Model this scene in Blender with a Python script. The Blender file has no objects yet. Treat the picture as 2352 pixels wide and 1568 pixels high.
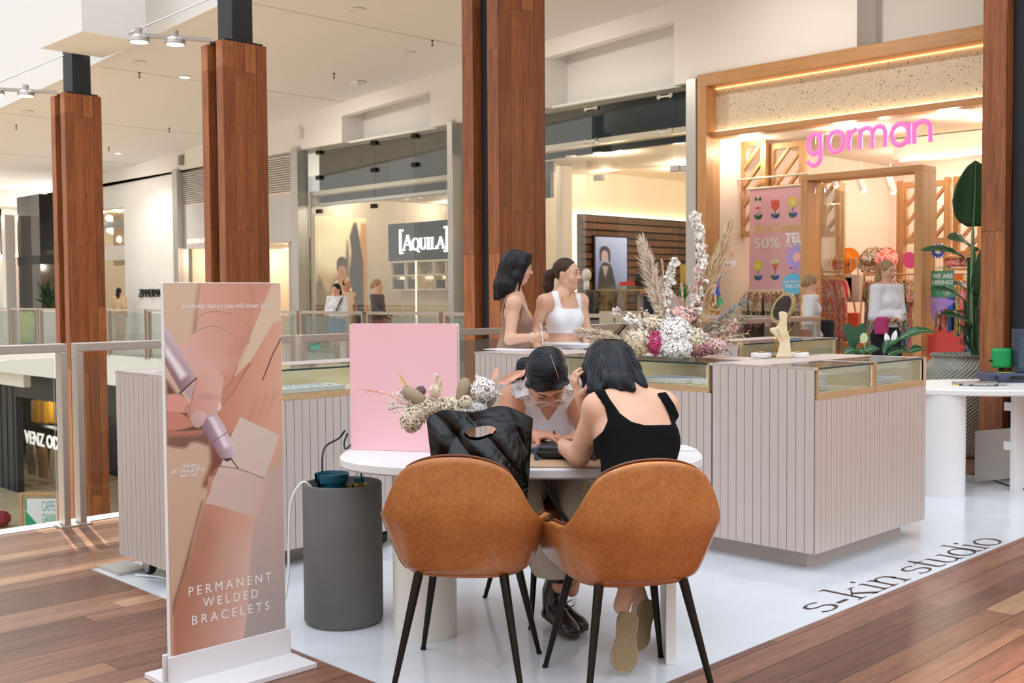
import bpy, bmesh, math, random
import numpy as np
from mathutils import Vector, Matrix
SC=bpy.context.scene
COL=SC.collection
PI=math.pi
# ---------------------------------------------------------------- camera, world, sun, exposure
F_PX=2545.6; YAW=2.36401866; PITCH=-.042337; ROLL=-.006593; H_CAM=1.43
_fw0=Vector((math.cos(YAW),math.sin(YAW),0)); _rt=Vector((math.sin(YAW),-math.cos(YAW),0)); _up0=Vector((0,0,1))
FW=_fw0*math.cos(PITCH)+_up0*math.sin(PITCH); _u=_up0*math.cos(PITCH)-_fw0*math.sin(PITCH)
RT=_rt*math.cos(ROLL)+_u*math.sin(ROLL); UP=_u*math.cos(ROLL)-_rt*math.sin(ROLL)
CAM=Vector((0,0,H_CAM))
cd=bpy.data.cameras.new('camera'); co=bpy.data.objects.new('camera',cd); COL.objects.link(co)
co.matrix_world=Matrix(((RT.x,UP.x,-FW.x,0),(RT.y,UP.y,-FW.y,0),(RT.z,UP.z,-FW.z,H_CAM),(0,0,0,1)))
cd.sensor_width=36; cd.lens=F_PX/2352*36; cd.clip_start=.05; cd.clip_end=300
cd.dof.use_dof=True; cd.dof.focus_distance=4.4; cd.dof.aperture_fstop=7.1
SC.camera=co
w=bpy.data.worlds.new('daylight'); SC.world=w; w.use_nodes=True
bg=w.node_tree.nodes['Background']; bg.inputs[1].default_value=1.0
_g=w.node_tree.nodes.new('ShaderNodeTexCoord'); _s=w.node_tree.nodes.new('ShaderNodeSeparateXYZ'); _r=w.node_tree.nodes.new('ShaderNodeValToRGB')   # dim mall around the horizon, bright skylight overhead
w.node_tree.links.new(_g.outputs['Generated'],_s.inputs[0]); w.node_tree.links.new(_s.outputs[2],_r.inputs[0]); w.node_tree.links.new(_r.outputs[0],bg.inputs[0])
_e=_r.color_ramp.elements; _e[0].position=0; _e[0].color=(.75,.70,.64,1); _e[1].position=.62; _e[1].color=(2.0,2.17,2.42,1); _n=_e.new(.22); _n.color=(.8,.76,.72,1)
sl=bpy.data.lights.new('sun','SUN'); sl.energy=7.5; sl.angle=.012; sl.color=(1,.95,.88)
so=bpy.data.objects.new('sun',sl); COL.objects.link(so); so.location=(-20,6,20)
SUN_EL=math.radians(55); SUN_AZ=Vector((-.967,.253,0))      # towards the sun
_sd=(SUN_AZ*math.cos(SUN_EL)+Vector((0,0,math.sin(SUN_EL)))).normalized()
so.rotation_euler=_sd.to_track_quat('Z','Y').to_euler()
vs=SC.view_settings; vs.view_transform='Standard'; vs.look='None'; vs.gamma=1; vs.exposure=-.1; vs.use_curve_mapping=False
cy=SC.cycles; cy.use_denoising=True; cy.max_bounces=7; cy.diffuse_bounces=3; cy.glossy_bounces=3; cy.transmission_bounces=3
cy.transparent_max_bounces=12; cy.use_adaptive_sampling=True; cy.adaptive_threshold=.03; cy.caustics_reflective=False; cy.caustics_refractive=False
cy.sample_clamp_indirect=4
# where a sight line of the photograph meets a plane of the place
def ray(x,y): return FW+RT*((x-1176)/F_PX)-UP*((y-784)/F_PX)
def atY(x,y,Y): d=ray(x,y); return CAM+d*(Y/d.y)
def atX(x,y,X): d=ray(x,y); return CAM+d*(X/d.x)
def atZ(x,y,z=0): d=ray(x,y); return CAM+d*((z-H_CAM)/d.z)
def atD(x,y,D): return CAM+ray(x,y)*D
# ---------------------------------------------------------------- objects
def tag(o,label=None,cat=None,group=None,kind=None):
    if label: o['label']=label
    if cat: o['category']=cat
    if group: o['group']=group
    if kind: o['kind']=kind
    return o
def thing(name,label,cat,loc=(0,0,0),group=None,rotz=0):
    o=bpy.data.objects.new(name,None); COL.objects.link(o); o.location=loc; o.rotation_euler[2]=rotz
    o.empty_display_size=.1
    return tag(o,label,cat,group)
def wloc(o):
    v=Vector((0,0,0))
    while o: v=v+o.location; o=o.parent
    return v
def dup(root,loc,rotz=0,label=None,group=None,scale=None):
    r=root.copy(); COL.objects.link(r); r.location=loc; r.rotation_euler[2]=rotz
    if scale: r.scale=scale if hasattr(scale,'__len__') else (scale,)*3
    if label: r['label']=label
    if group: r['group']=group
    for ch in list(root.children):
        c=ch.copy(); COL.objects.link(c); c.parent=r
        for g in ch.children:
            d=g.copy(); COL.objects.link(d); d.parent=c
    return r
class MB:
    def __init__(s): s.v=[];s.f=[];s.m=[]
    def add(s,vs,fs,mi=0):
        n=len(s.v); s.v+= [tuple(v) for v in vs]; s.f+=[tuple(i+n for i in f) for f in fs]; s.m+=[mi]*len(fs); return s
    def box(s,a,b,mi=0):
        x0,x1=sorted((a[0],b[0]));y0,y1=sorted((a[1],b[1]));z0,z1=sorted((a[2],b[2]))
        return s.add([(x0,y0,z0),(x1,y0,z0),(x1,y1,z0),(x0,y1,z0),(x0,y0,z1),(x1,y0,z1),(x1,y1,z1),(x0,y1,z1)],
            [(3,2,1,0),(4,5,6,7),(0,1,5,4),(1,2,6,5),(2,3,7,6),(3,0,4,7)],mi)
    def obox(s,c,u,v,w,mi=0):     # centre and three half-axis vectors
        c,u,v,w=map(Vector,(c,u,v,w)); P=[c+u*a+v*b+w*d for d in(-1,1) for a,b in((-1,-1),(1,-1),(1,1),(-1,1))]
        return s.add(P,[(3,2,1,0),(4,5,6,7),(0,1,5,4),(1,2,6,5),(2,3,7,6),(3,0,4,7)],mi)
    def beam(s,a,b,w,h=None,mi=0,up=(0,0,1)):
        a=Vector(a);b=Vector(b);d=(b-a)/2; up=Vector(up); sx=d.cross(up)
        if sx.length<1e-6: sx=d.cross(Vector((1,0,0)))
        sx.normalize(); u=sx.cross(d).normalized(); return s.obox((a+b)/2,d,sx*(w/2),u*((h or w)/2),mi)
    def tube(s,pts,r,n=8,mi=0,cap=True,flat=None):
        pts=[Vector(p) for p in pts]; rs=r if hasattr(r,'__len__') else [r]*len(pts); base=len(s.v); prev=None
        V=[];Fc=[]
        for i,p in enumerate(pts):
            t=(pts[min(i+1,len(pts)-1)]-pts[max(i-1,0)])
            t=t.normalized() if t.length>1e-9 else Vector((0,0,1))
            if prev is None:
                a=t.cross(Vector((0,0,1)));
                if a.length<.05: a=t.cross(Vector((0,1,0)))
            else: a=prev-t*prev.dot(t)
            a.normalize(); b=t.cross(a); prev=a
            for k in range(n):
                g=2*PI*k/n; V.append(p+(a*math.cos(g)+b*math.sin(g)*(flat or 1))*rs[i])
        for i in range(len(pts)-1):
            for k in range(n): k2=(k+1)%n; Fc.append((i*n+k2,i*n+k,(i+1)*n+k,(i+1)*n+k2))
        if cap: Fc.append(tuple(range(n))); Fc.append(tuple((len(pts)-1)*n+k for k in reversed(range(n))))
        return s.add(V,Fc,mi)
    def lathe(s,prof,c=(0,0,0),n=48,mi=0,axis=None,ell=1):
        c=Vector(c);V=[];Fc=[]; m=len(prof)
        M=Matrix.Identity(3) if axis is None else Vector(axis).to_track_quat('Z','Y').to_matrix()
        for r,z in prof:
            for k in range(n): g=2*PI*k/n; V.append(c+M@Vector((r*math.cos(g),r*ell*math.sin(g),z)))
        for i in range(m-1):
            for k in range(n): k2=(k+1)%n; Fc.append((i*n+k,i*n+k2,(i+1)*n+k2,(i+1)*n+k))
        if prof[0][0]>1e-6: Fc.append(tuple(reversed(range(n))))
        if prof[-1][0]>1e-6: Fc.append(tuple((m-1)*n+k for k in range(n)))
        return s.add(V,Fc,mi)
    def ball(s,c,r,n=12,mi=0,M=None):
        r=Vector(r) if hasattr(r,'__len__') else Vector((r,r,r)); c=Vector(c); V=[c+(M or Matrix.Identity(3))@Vector((0,0,r.z))];Fc=[]; h=n//2
        for i in range(1,h):
            t=PI*i/h
            for k in range(n): g=2*PI*k/n; p=Vector((r.x*math.sin(t)*math.cos(g),r.y*math.sin(t)*math.sin(g),r.z*math.cos(t))); V.append(c+(M@p if M else p))
        p=Vector((0,0,-r.z)); V.append(c+(M@p if M else p)); L=len(V)-1
        for k in range(n): k2=(k+1)%n; Fc.append((0,1+k,1+k2)); Fc.append((L,1+(h-2)*n+k2,1+(h-2)*n+k))
        for i in range(h-2):
            for k in range(n): k2=(k+1)%n; Fc.append((1+i*n+k,1+(i+1)*n+k,1+(i+1)*n+k2,1+i*n+k2))
        return s.add(V,Fc,mi)
    def prism(s,poly,o,u,v,w,mi=0):  # polygon (a,b) -> o+a*u+b*v, extruded by vector w
        o,u,v,w=map(Vector,(o,u,v,w)); n=len(poly); A=[o+u*a+v*b for a,b in poly]; V=A+[p+w for p in A]
        return s.add(V,[tuple(range(n)),tuple(reversed(range(n,2*n)))]+[(i,i+n,(i+1)%n+n,(i+1)%n) for i in range(n)],mi)
    def leaf(s,a,b,w,up=(0,0,1),n=5,bend=0,mi=0,thick=None,pw=.8):  # a bent blade from a to b
        a=Vector(a);b=Vector(b);d=b-a; sd=d.cross(Vector(up))
        if sd.length<1e-6: sd=d.cross(Vector((1,0,0)))
        sd.normalize(); nn=sd.cross(d).normalized(); V=[];Fc=[]
        for i in range(n+1):
            t=i/n; ww=w/2*max(.04,math.sin(PI*min(1,t*.97+.02))**pw); p=a+d*t+nn*(bend*math.sin(PI*t)*d.length)
            V+= [p-sd*ww+nn*ww*.25,p,p+sd*ww+nn*ww*.25]
        for i in range(n):
            k=i*3; Fc+=[(k,k+3,k+4,k+1),(k+1,k+4,k+5,k+2)]
        return s.add(V,Fc,mi)
    def mesh(s,name,mats,smooth=None):
        me=bpy.data.meshes.new(name); me.from_pydata(s.v,[],s.f)
        for m in (mats if isinstance(mats,(list,tuple)) else [mats]): me.materials.append(m)
        if any(s.m): me.polygons.foreach_set('material_index',s.m)
        me.update()
        if smooth:
            me.polygons.foreach_set('use_smooth',[True]*len(me.polygons))
            if smooth is not True: me.set_sharp_from_angle(angle=math.radians(smooth))
        return me
    def obj(s,name,mats,parent=None,smooth=None,bevel=0,kind=None,recalc=False):
        V=np.array(s.v,float)
        if parent is not None: off=np.array(wloc(parent))
        else: off=np.array([(V[:,0].min()+V[:,0].max())/2,(V[:,1].min()+V[:,1].max())/2,V[:,2].min()])
        s.v=[tuple(x) for x in (V-off)]
        me=s.mesh(name,mats,smooth)
        if recalc:
            bm=bmesh.new(); bm.from_mesh(me); bmesh.ops.recalc_face_normals(bm,faces=bm.faces); bm.to_mesh(me); bm.free()
        o=bpy.data.objects.new(name,me); COL.objects.link(o)
        if parent is not None: o.parent=parent
        else: o.location=off
        if bevel:
            md=o.modifiers.new('bevel','BEVEL'); md.width=bevel; md.segments=2; md.limit_method='ANGLE'; md.angle_limit=math.radians(40)
        if kind: o['kind']=kind
        return o
def struct(name,mb,mats,smooth=None,**k): return mb.obj(name,mats,smooth=smooth,kind='structure',**k)
def crv(P,n=10):    # Catmull-Rom through points
    P=[Vector(p) for p in P]; Q=[P[0]*2-P[1]]+P+[P[-1]*2-P[-2]]; out=[]
    for i in range(1,len(Q)-2):
        for k in range(n):
            t=k/n; a,b,c,d=Q[i-1],Q[i],Q[i+1],Q[i+2]
            out.append(.5*((2*b)+(c-a)*t+(2*a-5*b+4*c-d)*t*t+(3*b-a-3*c+d)*t**3))
    return out+[P[-1]]
def lin(h):
    c=[int(h[i:i+2],16)/255 for i in(0,2,4)]; return tuple([x/12.92 if x<=.04045 else ((x+.055)/1.055)**2.4 for x in c]+[1])
# text: built-in font, fitted to a rectangle o + a*u + b*v (a,b in 0..1), thickness vector w
_tc={}
def text_geo(s,shear=0,space=1,bold=0):
    k=(s,shear,space,bold)
    if k not in _tc:
        c=bpy.data.curves.new('t','FONT'); c.body=s; c.shear=shear; c.space_character=space; c.resolution_u=3; c.offset=bold
        o=bpy.data.objects.new('t',c); COL.objects.link(o); dg=bpy.context.evaluated_depsgraph_get(); me=bpy.data.meshes.new_from_object(o.evaluated_get(dg))
        V=np.array([tuple(v.co)[:2] for v in me.vertices]); Fc=[tuple(p.vertices) for p in me.polygons]
        COL.objects.unlink(o); bpy.data.objects.remove(o); bpy.data.curves.remove(c); bpy.data.meshes.remove(me)
        V=V-V.min(0); _tc[k]=(V/V.max(0),Fc,V.max(0))
    return _tc[k]
def text(mb,s,o,u,v,w,mi=0,shear=0,space=1,bold=0):
    V,Fc,_=text_geo(s,shear,space,bold); o,u,v,w=map(Vector,(o,u,v,w)); n=len(V)
    P=[o+u*a+v*b for a,b in V]; Q=[p+w for p in P]; 
    ed={}
    for f in Fc:
        for i in range(len(f)): ed[(f[i],f[(i+1)%len(f)])]=1
    side=[(a,b,b+n,a+n) for a,b in ed if (b,a) not in ed]
    return mb.add(P+Q,[tuple(reversed(f)) for f in Fc]+[tuple(i+n for i in f) for f in Fc]+side,mi)
# ---------------------------------------------------------------- materials
class NT:
    def __init__(s,name):
        m=bpy.data.materials.new(name); m.use_nodes=True; s.m=m; s.t=m.node_tree; s.b=s.t.nodes['Principled BSDF']; s.out=s.t.nodes['Material Output']
    def n(s,typ,**k):
        nd=s.t.nodes.new(typ)
        for a,b in k.items():
            if a=='op': nd.operation=b
            else: setattr(nd,a,b)
        return nd
    def set(s,sock,v):
        if isinstance(v,bpy.types.NodeSocket): s.t.links.new(v,sock)
        elif isinstance(v,str): sock.default_value=lin(v)
        else: sock.default_value=v
    def math(s,op,a,b=0,c=0):
        nd=s.n('ShaderNodeMath',op=op)
        for i,v in enumerate((a,b,c)): s.set(nd.inputs[i],v)
        return nd.outputs[0]
    def vmul(s,v,k):
        nd=s.n('ShaderNodeVectorMath',op='MULTIPLY'); s.set(nd.inputs[0],v); nd.inputs[1].default_value=k; return nd.outputs[0]
    def coord(s,k='Object'): return s.n('ShaderNodeTexCoord').outputs[k]
    def sep(s,v): nd=s.n('ShaderNodeSeparateXYZ'); s.set(nd.inputs[0],v); return nd.outputs
    def comb(s,x,y,z): 
        nd=s.n('ShaderNodeCombineXYZ')
        for i,v in enumerate((x,y,z)): s.set(nd.inputs[i],v)
        return nd.outputs[0]
    def noise(s,v,scale,detail=2,rough=.5,dist=0):
        nd=s.n('ShaderNodeTexNoise'); s.set(nd.inputs['Vector'],v); nd.inputs['Scale'].default_value=scale; nd.inputs['Detail'].default_value=detail; nd.inputs['Roughness'].default_value=rough; nd.inputs['Distortion'].default_value=dist
        return nd.outputs['Fac']
    def white(s,v): nd=s.n('ShaderNodeTexWhiteNoise'); nd.noise_dimensions='3D'; s.set(nd.inputs['Vector'],v); return nd.outputs['Value']
    def ramp(s,f,stops,const=False):
        nd=s.n('ShaderNodeValToRGB'); e=nd.color_ramp.elements; nd.color_ramp.interpolation='CONSTANT' if const else 'LINEAR'
        while len(e)<len(stops): e.new(.5)
        for el,(p,c) in zip(e,stops): el.position=p; el.color=lin(c) if isinstance(c,str) else c
        s.set(nd.inputs[0],f); return nd.outputs[0]
    def mix(s,f,a,b,mode='MIX'):
        nd=s.n('ShaderNodeMix'); nd.data_type='RGBA'; nd.blend_type=mode; s.set(nd.inputs[0],f); s.set(nd.inputs[6],a); s.set(nd.inputs[7],b); return nd.outputs[2]
    def bump(s,h,strength,dist=.01):
        nd=s.n('ShaderNodeBump'); nd.inputs['Strength'].default_value=strength; nd.inputs['Distance'].default_value=dist; s.set(nd.inputs['Height'],h); s.t.links.new(nd.outputs[0],s.b.inputs['Normal'])
    def p(s,**k):
        for a,v in k.items(): s.set(s.b.inputs[{'col':'Base Color','rough':'Roughness','metal':'Metallic','spec':'Specular IOR Level','coat':'Coat Weight','trans':'Transmission Weight','ecol':'Emission Color','emis':'Emission Strength','sss':'Subsurface Weight','sheen':'Sheen Weight','alpha':'Alpha','ior':'IOR','croug':'Coat Roughness'}[a]],v)
        return s
def pbr(name,hexc,rough=.5,metal=0,var=None,bump=None,**k):
    t=NT(name); c=t.coord() if (var or bump) else None; col=hexc
    if var: col=t.mix(t.noise(t.vmul(c,var[3]) if len(var)>3 else c,var[0],3),hexc,var[1]) if var[2]==1 else t.ramp(t.noise(t.vmul(c,var[3]) if len(var)>3 else c,var[0],4),[(.5-var[2]/2,hexc),(.5+var[2]/2,var[1])])
    t.p(col=col,rough=rough,metal=metal,**k)
    if bump: t.bump(t.noise(t.vmul(c,bump[2]) if len(bump)>2 else c,bump[0],4),bump[1])
    return t.m
def emit(name,hexc,s):
    t=NT(name); t.p(col=hexc,ecol=hexc,emis=s); return t.m
def planks(name,across,along,w,L,stops,groove='000000',gw=.006,rough=.35,grain=1.0,seed=0,gstr=.35,coat=0):
    t=NT(name); S=t.sep(t.coord()); x=t.math('MULTIPLY',S[across],1/w); i=t.math('FLOOR',x); fx=t.math('FRACT',x)
    off=t.white(t.comb(i,seed,0)); y=t.math('ADD',t.math('MULTIPLY',S[along],1/L),t.math('MULTIPLY',off,7.3)); j=t.math('FLOOR',y)
    r=t.white(t.comb(i,j,seed+3.)); c=t.ramp(r,stops)
    o=[i,t.math('MULTIPLY',r,20),0]; v=[0,0,0]; v[across]=t.math('ADD',t.math('MULTIPLY',S[across],14*grain),t.math('MULTIPLY',r,31)); v[along]=t.math('MULTIPLY',S[along],.9*grain); k=3-across-along; v[k]=t.math('MULTIPLY',S[k],14*grain)
    g=t.noise(t.comb(*v),1.6,6,.62,.6); g2=t.noise(t.comb(*v),7,3,.6)
    c=t.mix(gstr,c,t.ramp(g,[(.3,'3a1e12'),(.62,'ffe2c4')]),'SOFT_LIGHT')
    c=t.mix(gstr*.5,c,t.ramp(g2,[(.35,'402010'),(.6,'fff0e0')]),'SOFT_LIGHT')
    e=t.math('LESS_THAN',t.math('MINIMUM',fx,t.math('SUBTRACT',1,fx)),gw/w)
    fy=t.math('FRACT',y); e2=t.math('LESS_THAN',t.math('MINIMUM',fy,t.math('SUBTRACT',1,fy)),gw*.7/L)
    e=t.math('MULTIPLY',t.math('MAXIMUM',e,e2),.75)
    c=t.mix(e,c,groove); t.p(col=c,rough=rough,coat=coat); t.bump(t.math('SUBTRACT',t.math('MULTIPLY',g,.15),e),.15,.004)
    return t.m
def thin_glass(name,tint='eef6f4',refl=1.0,base=.06):
    t=NT(name); t.t.nodes.remove(t.b); a=t.n('ShaderNodeBsdfTransparent'); a.inputs[0].default_value=lin(tint)
    g=t.n('ShaderNodeBsdfGlossy'); g.inputs['Roughness'].default_value=.01
    fr=t.n('ShaderNodeFresnel'); fr.inputs[0].default_value=1.5; f=t.math('ADD',t.math('MULTIPLY',fr.outputs[0],refl),base-.04)
    m=t.n('ShaderNodeMixShader'); t.t.links.new(t.math('MINIMUM',f,.9),m.inputs[0]); t.t.links.new(a.outputs[0],m.inputs[1]); t.t.links.new(g.outputs[0],m.inputs[2]); t.t.links.new(m.outputs[0],t.out.inputs[0]); return t.m
M={}
M['glass']=thin_glass('clear glass','f3f8f6',.6,.045); M['caseglass']=thin_glass('case glass','fbfefd',.6,.04); M['shopglass']=thin_glass('shop glass','f8faf9',.32,.025)
M['deck']=planks('timber floor',0,1,.135,1.9,[(0,'624438'),(.3,'765243'),(.55,'8c6652'),(.8,'7b5748'),(.93,'a6846a'),(1,'5e4136')],'2e1a14',.003,.3,seed=1)
M['column']=planks('column timber',1,2,.185,2.3,[(0,'7a492c'),(.5,'905a37'),(.85,'9c6741'),(1,'835131')],'3a1a0c',.004,.42,seed=4,gstr=.45)
M['oak']=planks('oak frame',0,2,.6,5,[(0,'b98d60'),(1,'c79a6c')],'a07850',.001,.45,seed=7,gstr=.25)
M['oakx']=planks('oak rail',2,0,.6,5,[(0,'b98d60'),(1,'c79a6c')],'a07850',.001,.45,seed=7,gstr=.25)
M['ply']=pbr('plywood','f4e6c6',.5,0,(3,'e3cb9c',.5,(1,1,6)))
M['plyedge']=pbr('plywood edge','c9a77d',.5,0,(8,'b8946a',.5,(1,1,12)))
M['slat']=pbr('beige grooved board','cbbcb3',.5,0,(1.5,'c4b5ac',.6))
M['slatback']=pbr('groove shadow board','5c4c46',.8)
M['ctop']=pbr('beige laminate','cdbcb4',.35)
M['vinyl']=None
t=NT('white vinyl sheet'); c=t.coord(); t.p(col='dfe2e6',rough=.13,spec=.5); t.bump(t.math('ADD',t.noise(c,1.4,2,.5,.8),t.math('MULTIPLY',t.noise(c,7,2),.1)),.4,.03); M['vinyl']=t.m
M['white']=pbr('white paint','ece9e6',.4); M['whitegloss']=pbr('white gloss','efece9',.2)
M['cream']=pbr('cream wall paint','f3f0ec',.7); M['ceil']=pbr('ceiling paint','ebebeb',.75); M['wallw']=pbr('white render','f4f2ef',.7,0,(2,'ecebe8',.5)); M['bulk']=pbr('white bulkhead','e6e6e4',.7)
M['steel']=pbr('brushed steel','c6c4c0',.35,.6,None,(4,.05,(60,60,1))); M['alu']=pbr('satin aluminium','c2bdb8',.38,.75,None)
M['dark']=pbr('dark steel paint','23262e',.45); M['black']=pbr('black','121214',.4); M['blackm']=pbr('black metal','1b1a1a',.3,.6)
M['bronze']=pbr('dark bronze leg','2c2622',.28,.85)
M['chrome']=pbr('chrome','d8d8d8',.12,1); M['gold']=pbr('gold','d9a648',.25,1); M['brass']=pbr('brass','a9803f',.35,.9)
M['leather']=None
t=NT('tan leather'); c=t.coord(); t.p(col=t.mix(.35,t.ramp(t.noise(c,7,5,.6),[(.3,'9c5a2b'),(.72,'bd7940')]),t.ramp(t.noise(c,90,3,.6),[(.3,'8f5226'),(.7,'c98a50')])),rough=t.ramp(t.noise(c,5,3),[(.3,'707070'),(.7,'8a8a8a')]),spec=.4); t.bump(t.noise(c,220,3),.12,.002); M['leather']=t.m
M['pipe']=pbr('dark brown piping','6e3a1c',.45)
M['skinA']=pbr('skin light tan','d9a283',.5,0,(9,'cf957a',.5),None,sss=.08); M['skinB']=pbr('skin fair','e3b598',.5,0,(9,'d9a689',.5),None,sss=.08); M['skinC']=pbr('skin warm','cf9476',.5,0,(9,'c2866a',.5),None,sss=.08)
M['paper']=pbr('paper','eef0f4',.6); M['pinkb']=pbr('pink acrylic','f7c2c8',.12,coat=.5)
M['concrete']=pbr('grey fibre cement','6f6c68',.75,0,(3,'5c5a57',.5),(30,.1))
M['teal']=pbr('teal plastic','12566a',.35)
def hairmat(name,a,b,rough=.3):
    t=NT(name); c=t.coord(); g=t.noise(t.vmul(c,(60,60,9)),2.2,4,.6,.4); t.p(col=t.ramp(g,[(.35,a),(.7,b)]),rough=rough,spec=.28); t.bump(g,.5,.004); return t.m
M['hairblack']=hairmat('black hair','07080b','171b24'); M['hairbrown']=hairmat('brown hair','241811','4a3527',.38); M['hairdark']=hairmat('dark brown hair','0e0a0a','2a1f1e',.33); M['hairblond']=hairmat('blond hair','8a6a4a','c0a078',.5)
# ---------------------------------------------------------------- printed pictures: a fine grid of flat colours
def psd(P,poly):     # signed distance to a polygon (negative inside)
    poly=np.asarray(poly,float); x,y=P[:,0],P[:,1]; d=np.full(len(P),1e18); s=np.ones(len(P)); n=len(poly)
    for i in range(n):
        a=poly[i];b=poly[i-1]; ex,ey=b-a; wx,wy=x-a[0],y-a[1]; L=max(ex*ex+ey*ey,1e-12); t=np.clip((wx*ex+wy*ey)/L,0,1)
        dx,dy=wx-ex*t,wy-ey*t; d=np.minimum(d,dx*dx+dy*dy); c1=y>=a[1];c2=y<b[1];c3=ex*wy>ey*wx; f=(c1&c2&c3)|(~c1&~c2&~c3); s=np.where(f,-s,s)
    return s*np.sqrt(d)
def rgb(h): return np.array([int(h[i:i+2],16)/255 for i in(0,2,4)])
def grad(P,a,b,ca,cb):
    a=np.array(a,float);b=np.array(b,float);d=b-a;t=np.clip(((P-a)@d)/(d@d),0,1)[:,None]; return rgb(ca)*(1-t)+rgb(cb)*t
class Canvas:
    def __init__(s,P,base): s.P=P; s.c=np.tile(rgb(base),(len(P),1)) if isinstance(base,str) else base.copy()
    def over(s,m,col): m=m[:,None]; s.c=s.c*(1-m)+(rgb(col) if isinstance(col,str) else col)*m
    def poly(s,poly,col,soft=1.5,g=None,al=1): s.over(np.clip(.5-psd(s.P,poly)/soft,0,1)*al,grad(s.P,*g) if g else col)
    def smooth(s,poly,col,soft=1.5,g=None,al=1):  # same with a rounded outline
        s.poly([tuple(q)[:2] for q in crv([(x,y,0) for x,y in list(poly)+[poly[0]]],5)[:-1]],col,soft,g,al)
    def ell(s,c,r,col,soft=1.5,al=1,rot=0):
        d=s.P-np.array(c); cr,sr=math.cos(rot),math.sin(rot); x=d[:,0]*cr+d[:,1]*sr; y=-d[:,0]*sr+d[:,1]*cr; k=np.sqrt((x/r[0])**2+(y/r[1])**2); s.over(np.clip(.5-(k-1)*min(r)/soft,0,1)*al,col)
    def line(s,pts,w,col,soft=1,al=1):
        d=np.full(len(s.P),1e9)
        for a,b in zip(pts[:-1],pts[1:]):
            a=np.array(a,float);b=np.array(b,float);e=b-a;q=s.P-a;t=np.clip((q@e)/(e@e),0,1)[:,None]; d=np.minimum(d,np.linalg.norm(q-e*t,axis=1))
        s.over(np.clip(.5-(d-w/2)/soft,0,1)*al,col)
def print_mat(name,rough=.35,emis=0):
    t=NT(name); a=t.n('ShaderNodeVertexColor'); a.layer_name='print'; t.p(col=a.outputs[0],rough=rough)
    if emis: t.p(ecol=a.outputs[0],emis=emis)
    return t.m
def picture(name,o,u,v,nx,ny,cols,mat,parent):   # o lower-left corner, u and v the full side vectors, cols (ny*nx,3) rows from the bottom
    o,u,v=map(np.array,(Vector(o),Vector(u),Vector(v))); off=np.array(wloc(parent)); gx,gy=np.meshgrid(np.linspace(0,1,nx+1),np.linspace(0,1,ny+1))
    V=(o-off)+gx.reshape(-1,1)*u+gy.reshape(-1,1)*v; i=np.arange(ny)[:,None]*(nx+1)+np.arange(nx)[None]; Fc=np.stack([i,i+1,i+nx+2,i+nx+1],-1).reshape(-1,4)
    me=bpy.data.meshes.new(name); me.vertices.add(len(V)); me.vertices.foreach_set('co',V.astype('f').ravel()); me.loops.add(Fc.size); me.loops.foreach_set('vertex_index',Fc.astype('i').ravel())
    me.polygons.add(len(Fc)); me.polygons.foreach_set('loop_start',np.arange(len(Fc),dtype='i')*4); me.update(calc_edges=True)
    c=np.clip(cols,0,1); c=np.where(c<=.04045,c/12.92,((c+.055)/1.055)**2.4); c=np.hstack([c,np.ones((len(c),1))]); at=me.color_attributes.new('print','FLOAT_COLOR','CORNER'); at.data.foreach_set('color',np.repeat(c,4,0).astype('f').ravel())
    me.materials.append(mat); ob=bpy.data.objects.new(name,me); COL.objects.link(ob); ob.parent=parent; return ob
def cells(nx,ny,w,h):  # cell centres in units w x h, y up
    gx,gy=np.meshgrid((np.arange(nx)+.5)/nx*w,(np.arange(ny)+.5)/ny*h); return np.stack([gx.ravel(),gy.ravel()],1)
ZZ=Vector((0,0,1)); NF=-FW.copy(); NF.z=0; NF.normalize(); DX=RT.copy(); DX.z=0; DX.normalize()   # up, towards the viewer's side, across
def pz(px,D,z):
    p=atD(px,676,D); p.z=z; return p
# ---------------------------------------------------------------- setting
ZV=.003
struct('floor',MB().box((-6.98,-3,-.5),(4,19.9,0)),M['deck'])
struct('trim_slab_edge',MB().box((-7.05,-3,-.62),(-6.98,12.05,.004)).box((-6.98,-3,.0),(-6.90,12.05,.004)),M['white'])
M['tile']=pbr('pale stone tile','ece4d8',.3,0,(2,'e0d6c8',.5))
M['fasc']=pbr('white fascia','eeece8',.5)
struct('floor_far',MB().box((-60,12.05,-.7),(-6.98,30,0)),M['tile'])
struct('trim_fascia',MB().box((-60,11.98,-.72),(-7.05,12.05,.02)),M['fasc'])
M['lowfloor']=planks('lower timber floor',0,1,.2,2,[(0,'bba78e'),(1,'cdbba2')],'8a6240',.003,.35,seed=9)
struct('floor_lower',MB().box((-60,-6,-4.8),(-4,18,-4.6)),M['lowfloor'])
M['charcoal']=pbr('charcoal cladding','2d3034',.6)
# lower shopfront under the far walkway
lw=MB(); xo0=atY(38,1000,13).x; xo1=atY(240,1000,13).x
lw.box((-60,13,-4.6),(xo0,13.2,-.7)); lw.box((xo1+4,13,-4.6),(-5,13.2,-.7)); lw.box((xo0,13,-1.6),(xo1+4,13.2,-.7)); lw.box((xo0-16,16.5,-4.6),(xo1+4,16.7,-.7))
for i in range(10): lw.box((xo0-.25-i*.5,12.97,-4.6),(xo0-.22-i*.5,13,-.7))
struct('wall_lower',lw,M['charcoal'])
struct('trim_beige_panel',MB().box((-60,12.3,-1.15),(atY(54,860,12.3).x,12.5,-.1)),M['cream'])
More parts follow.
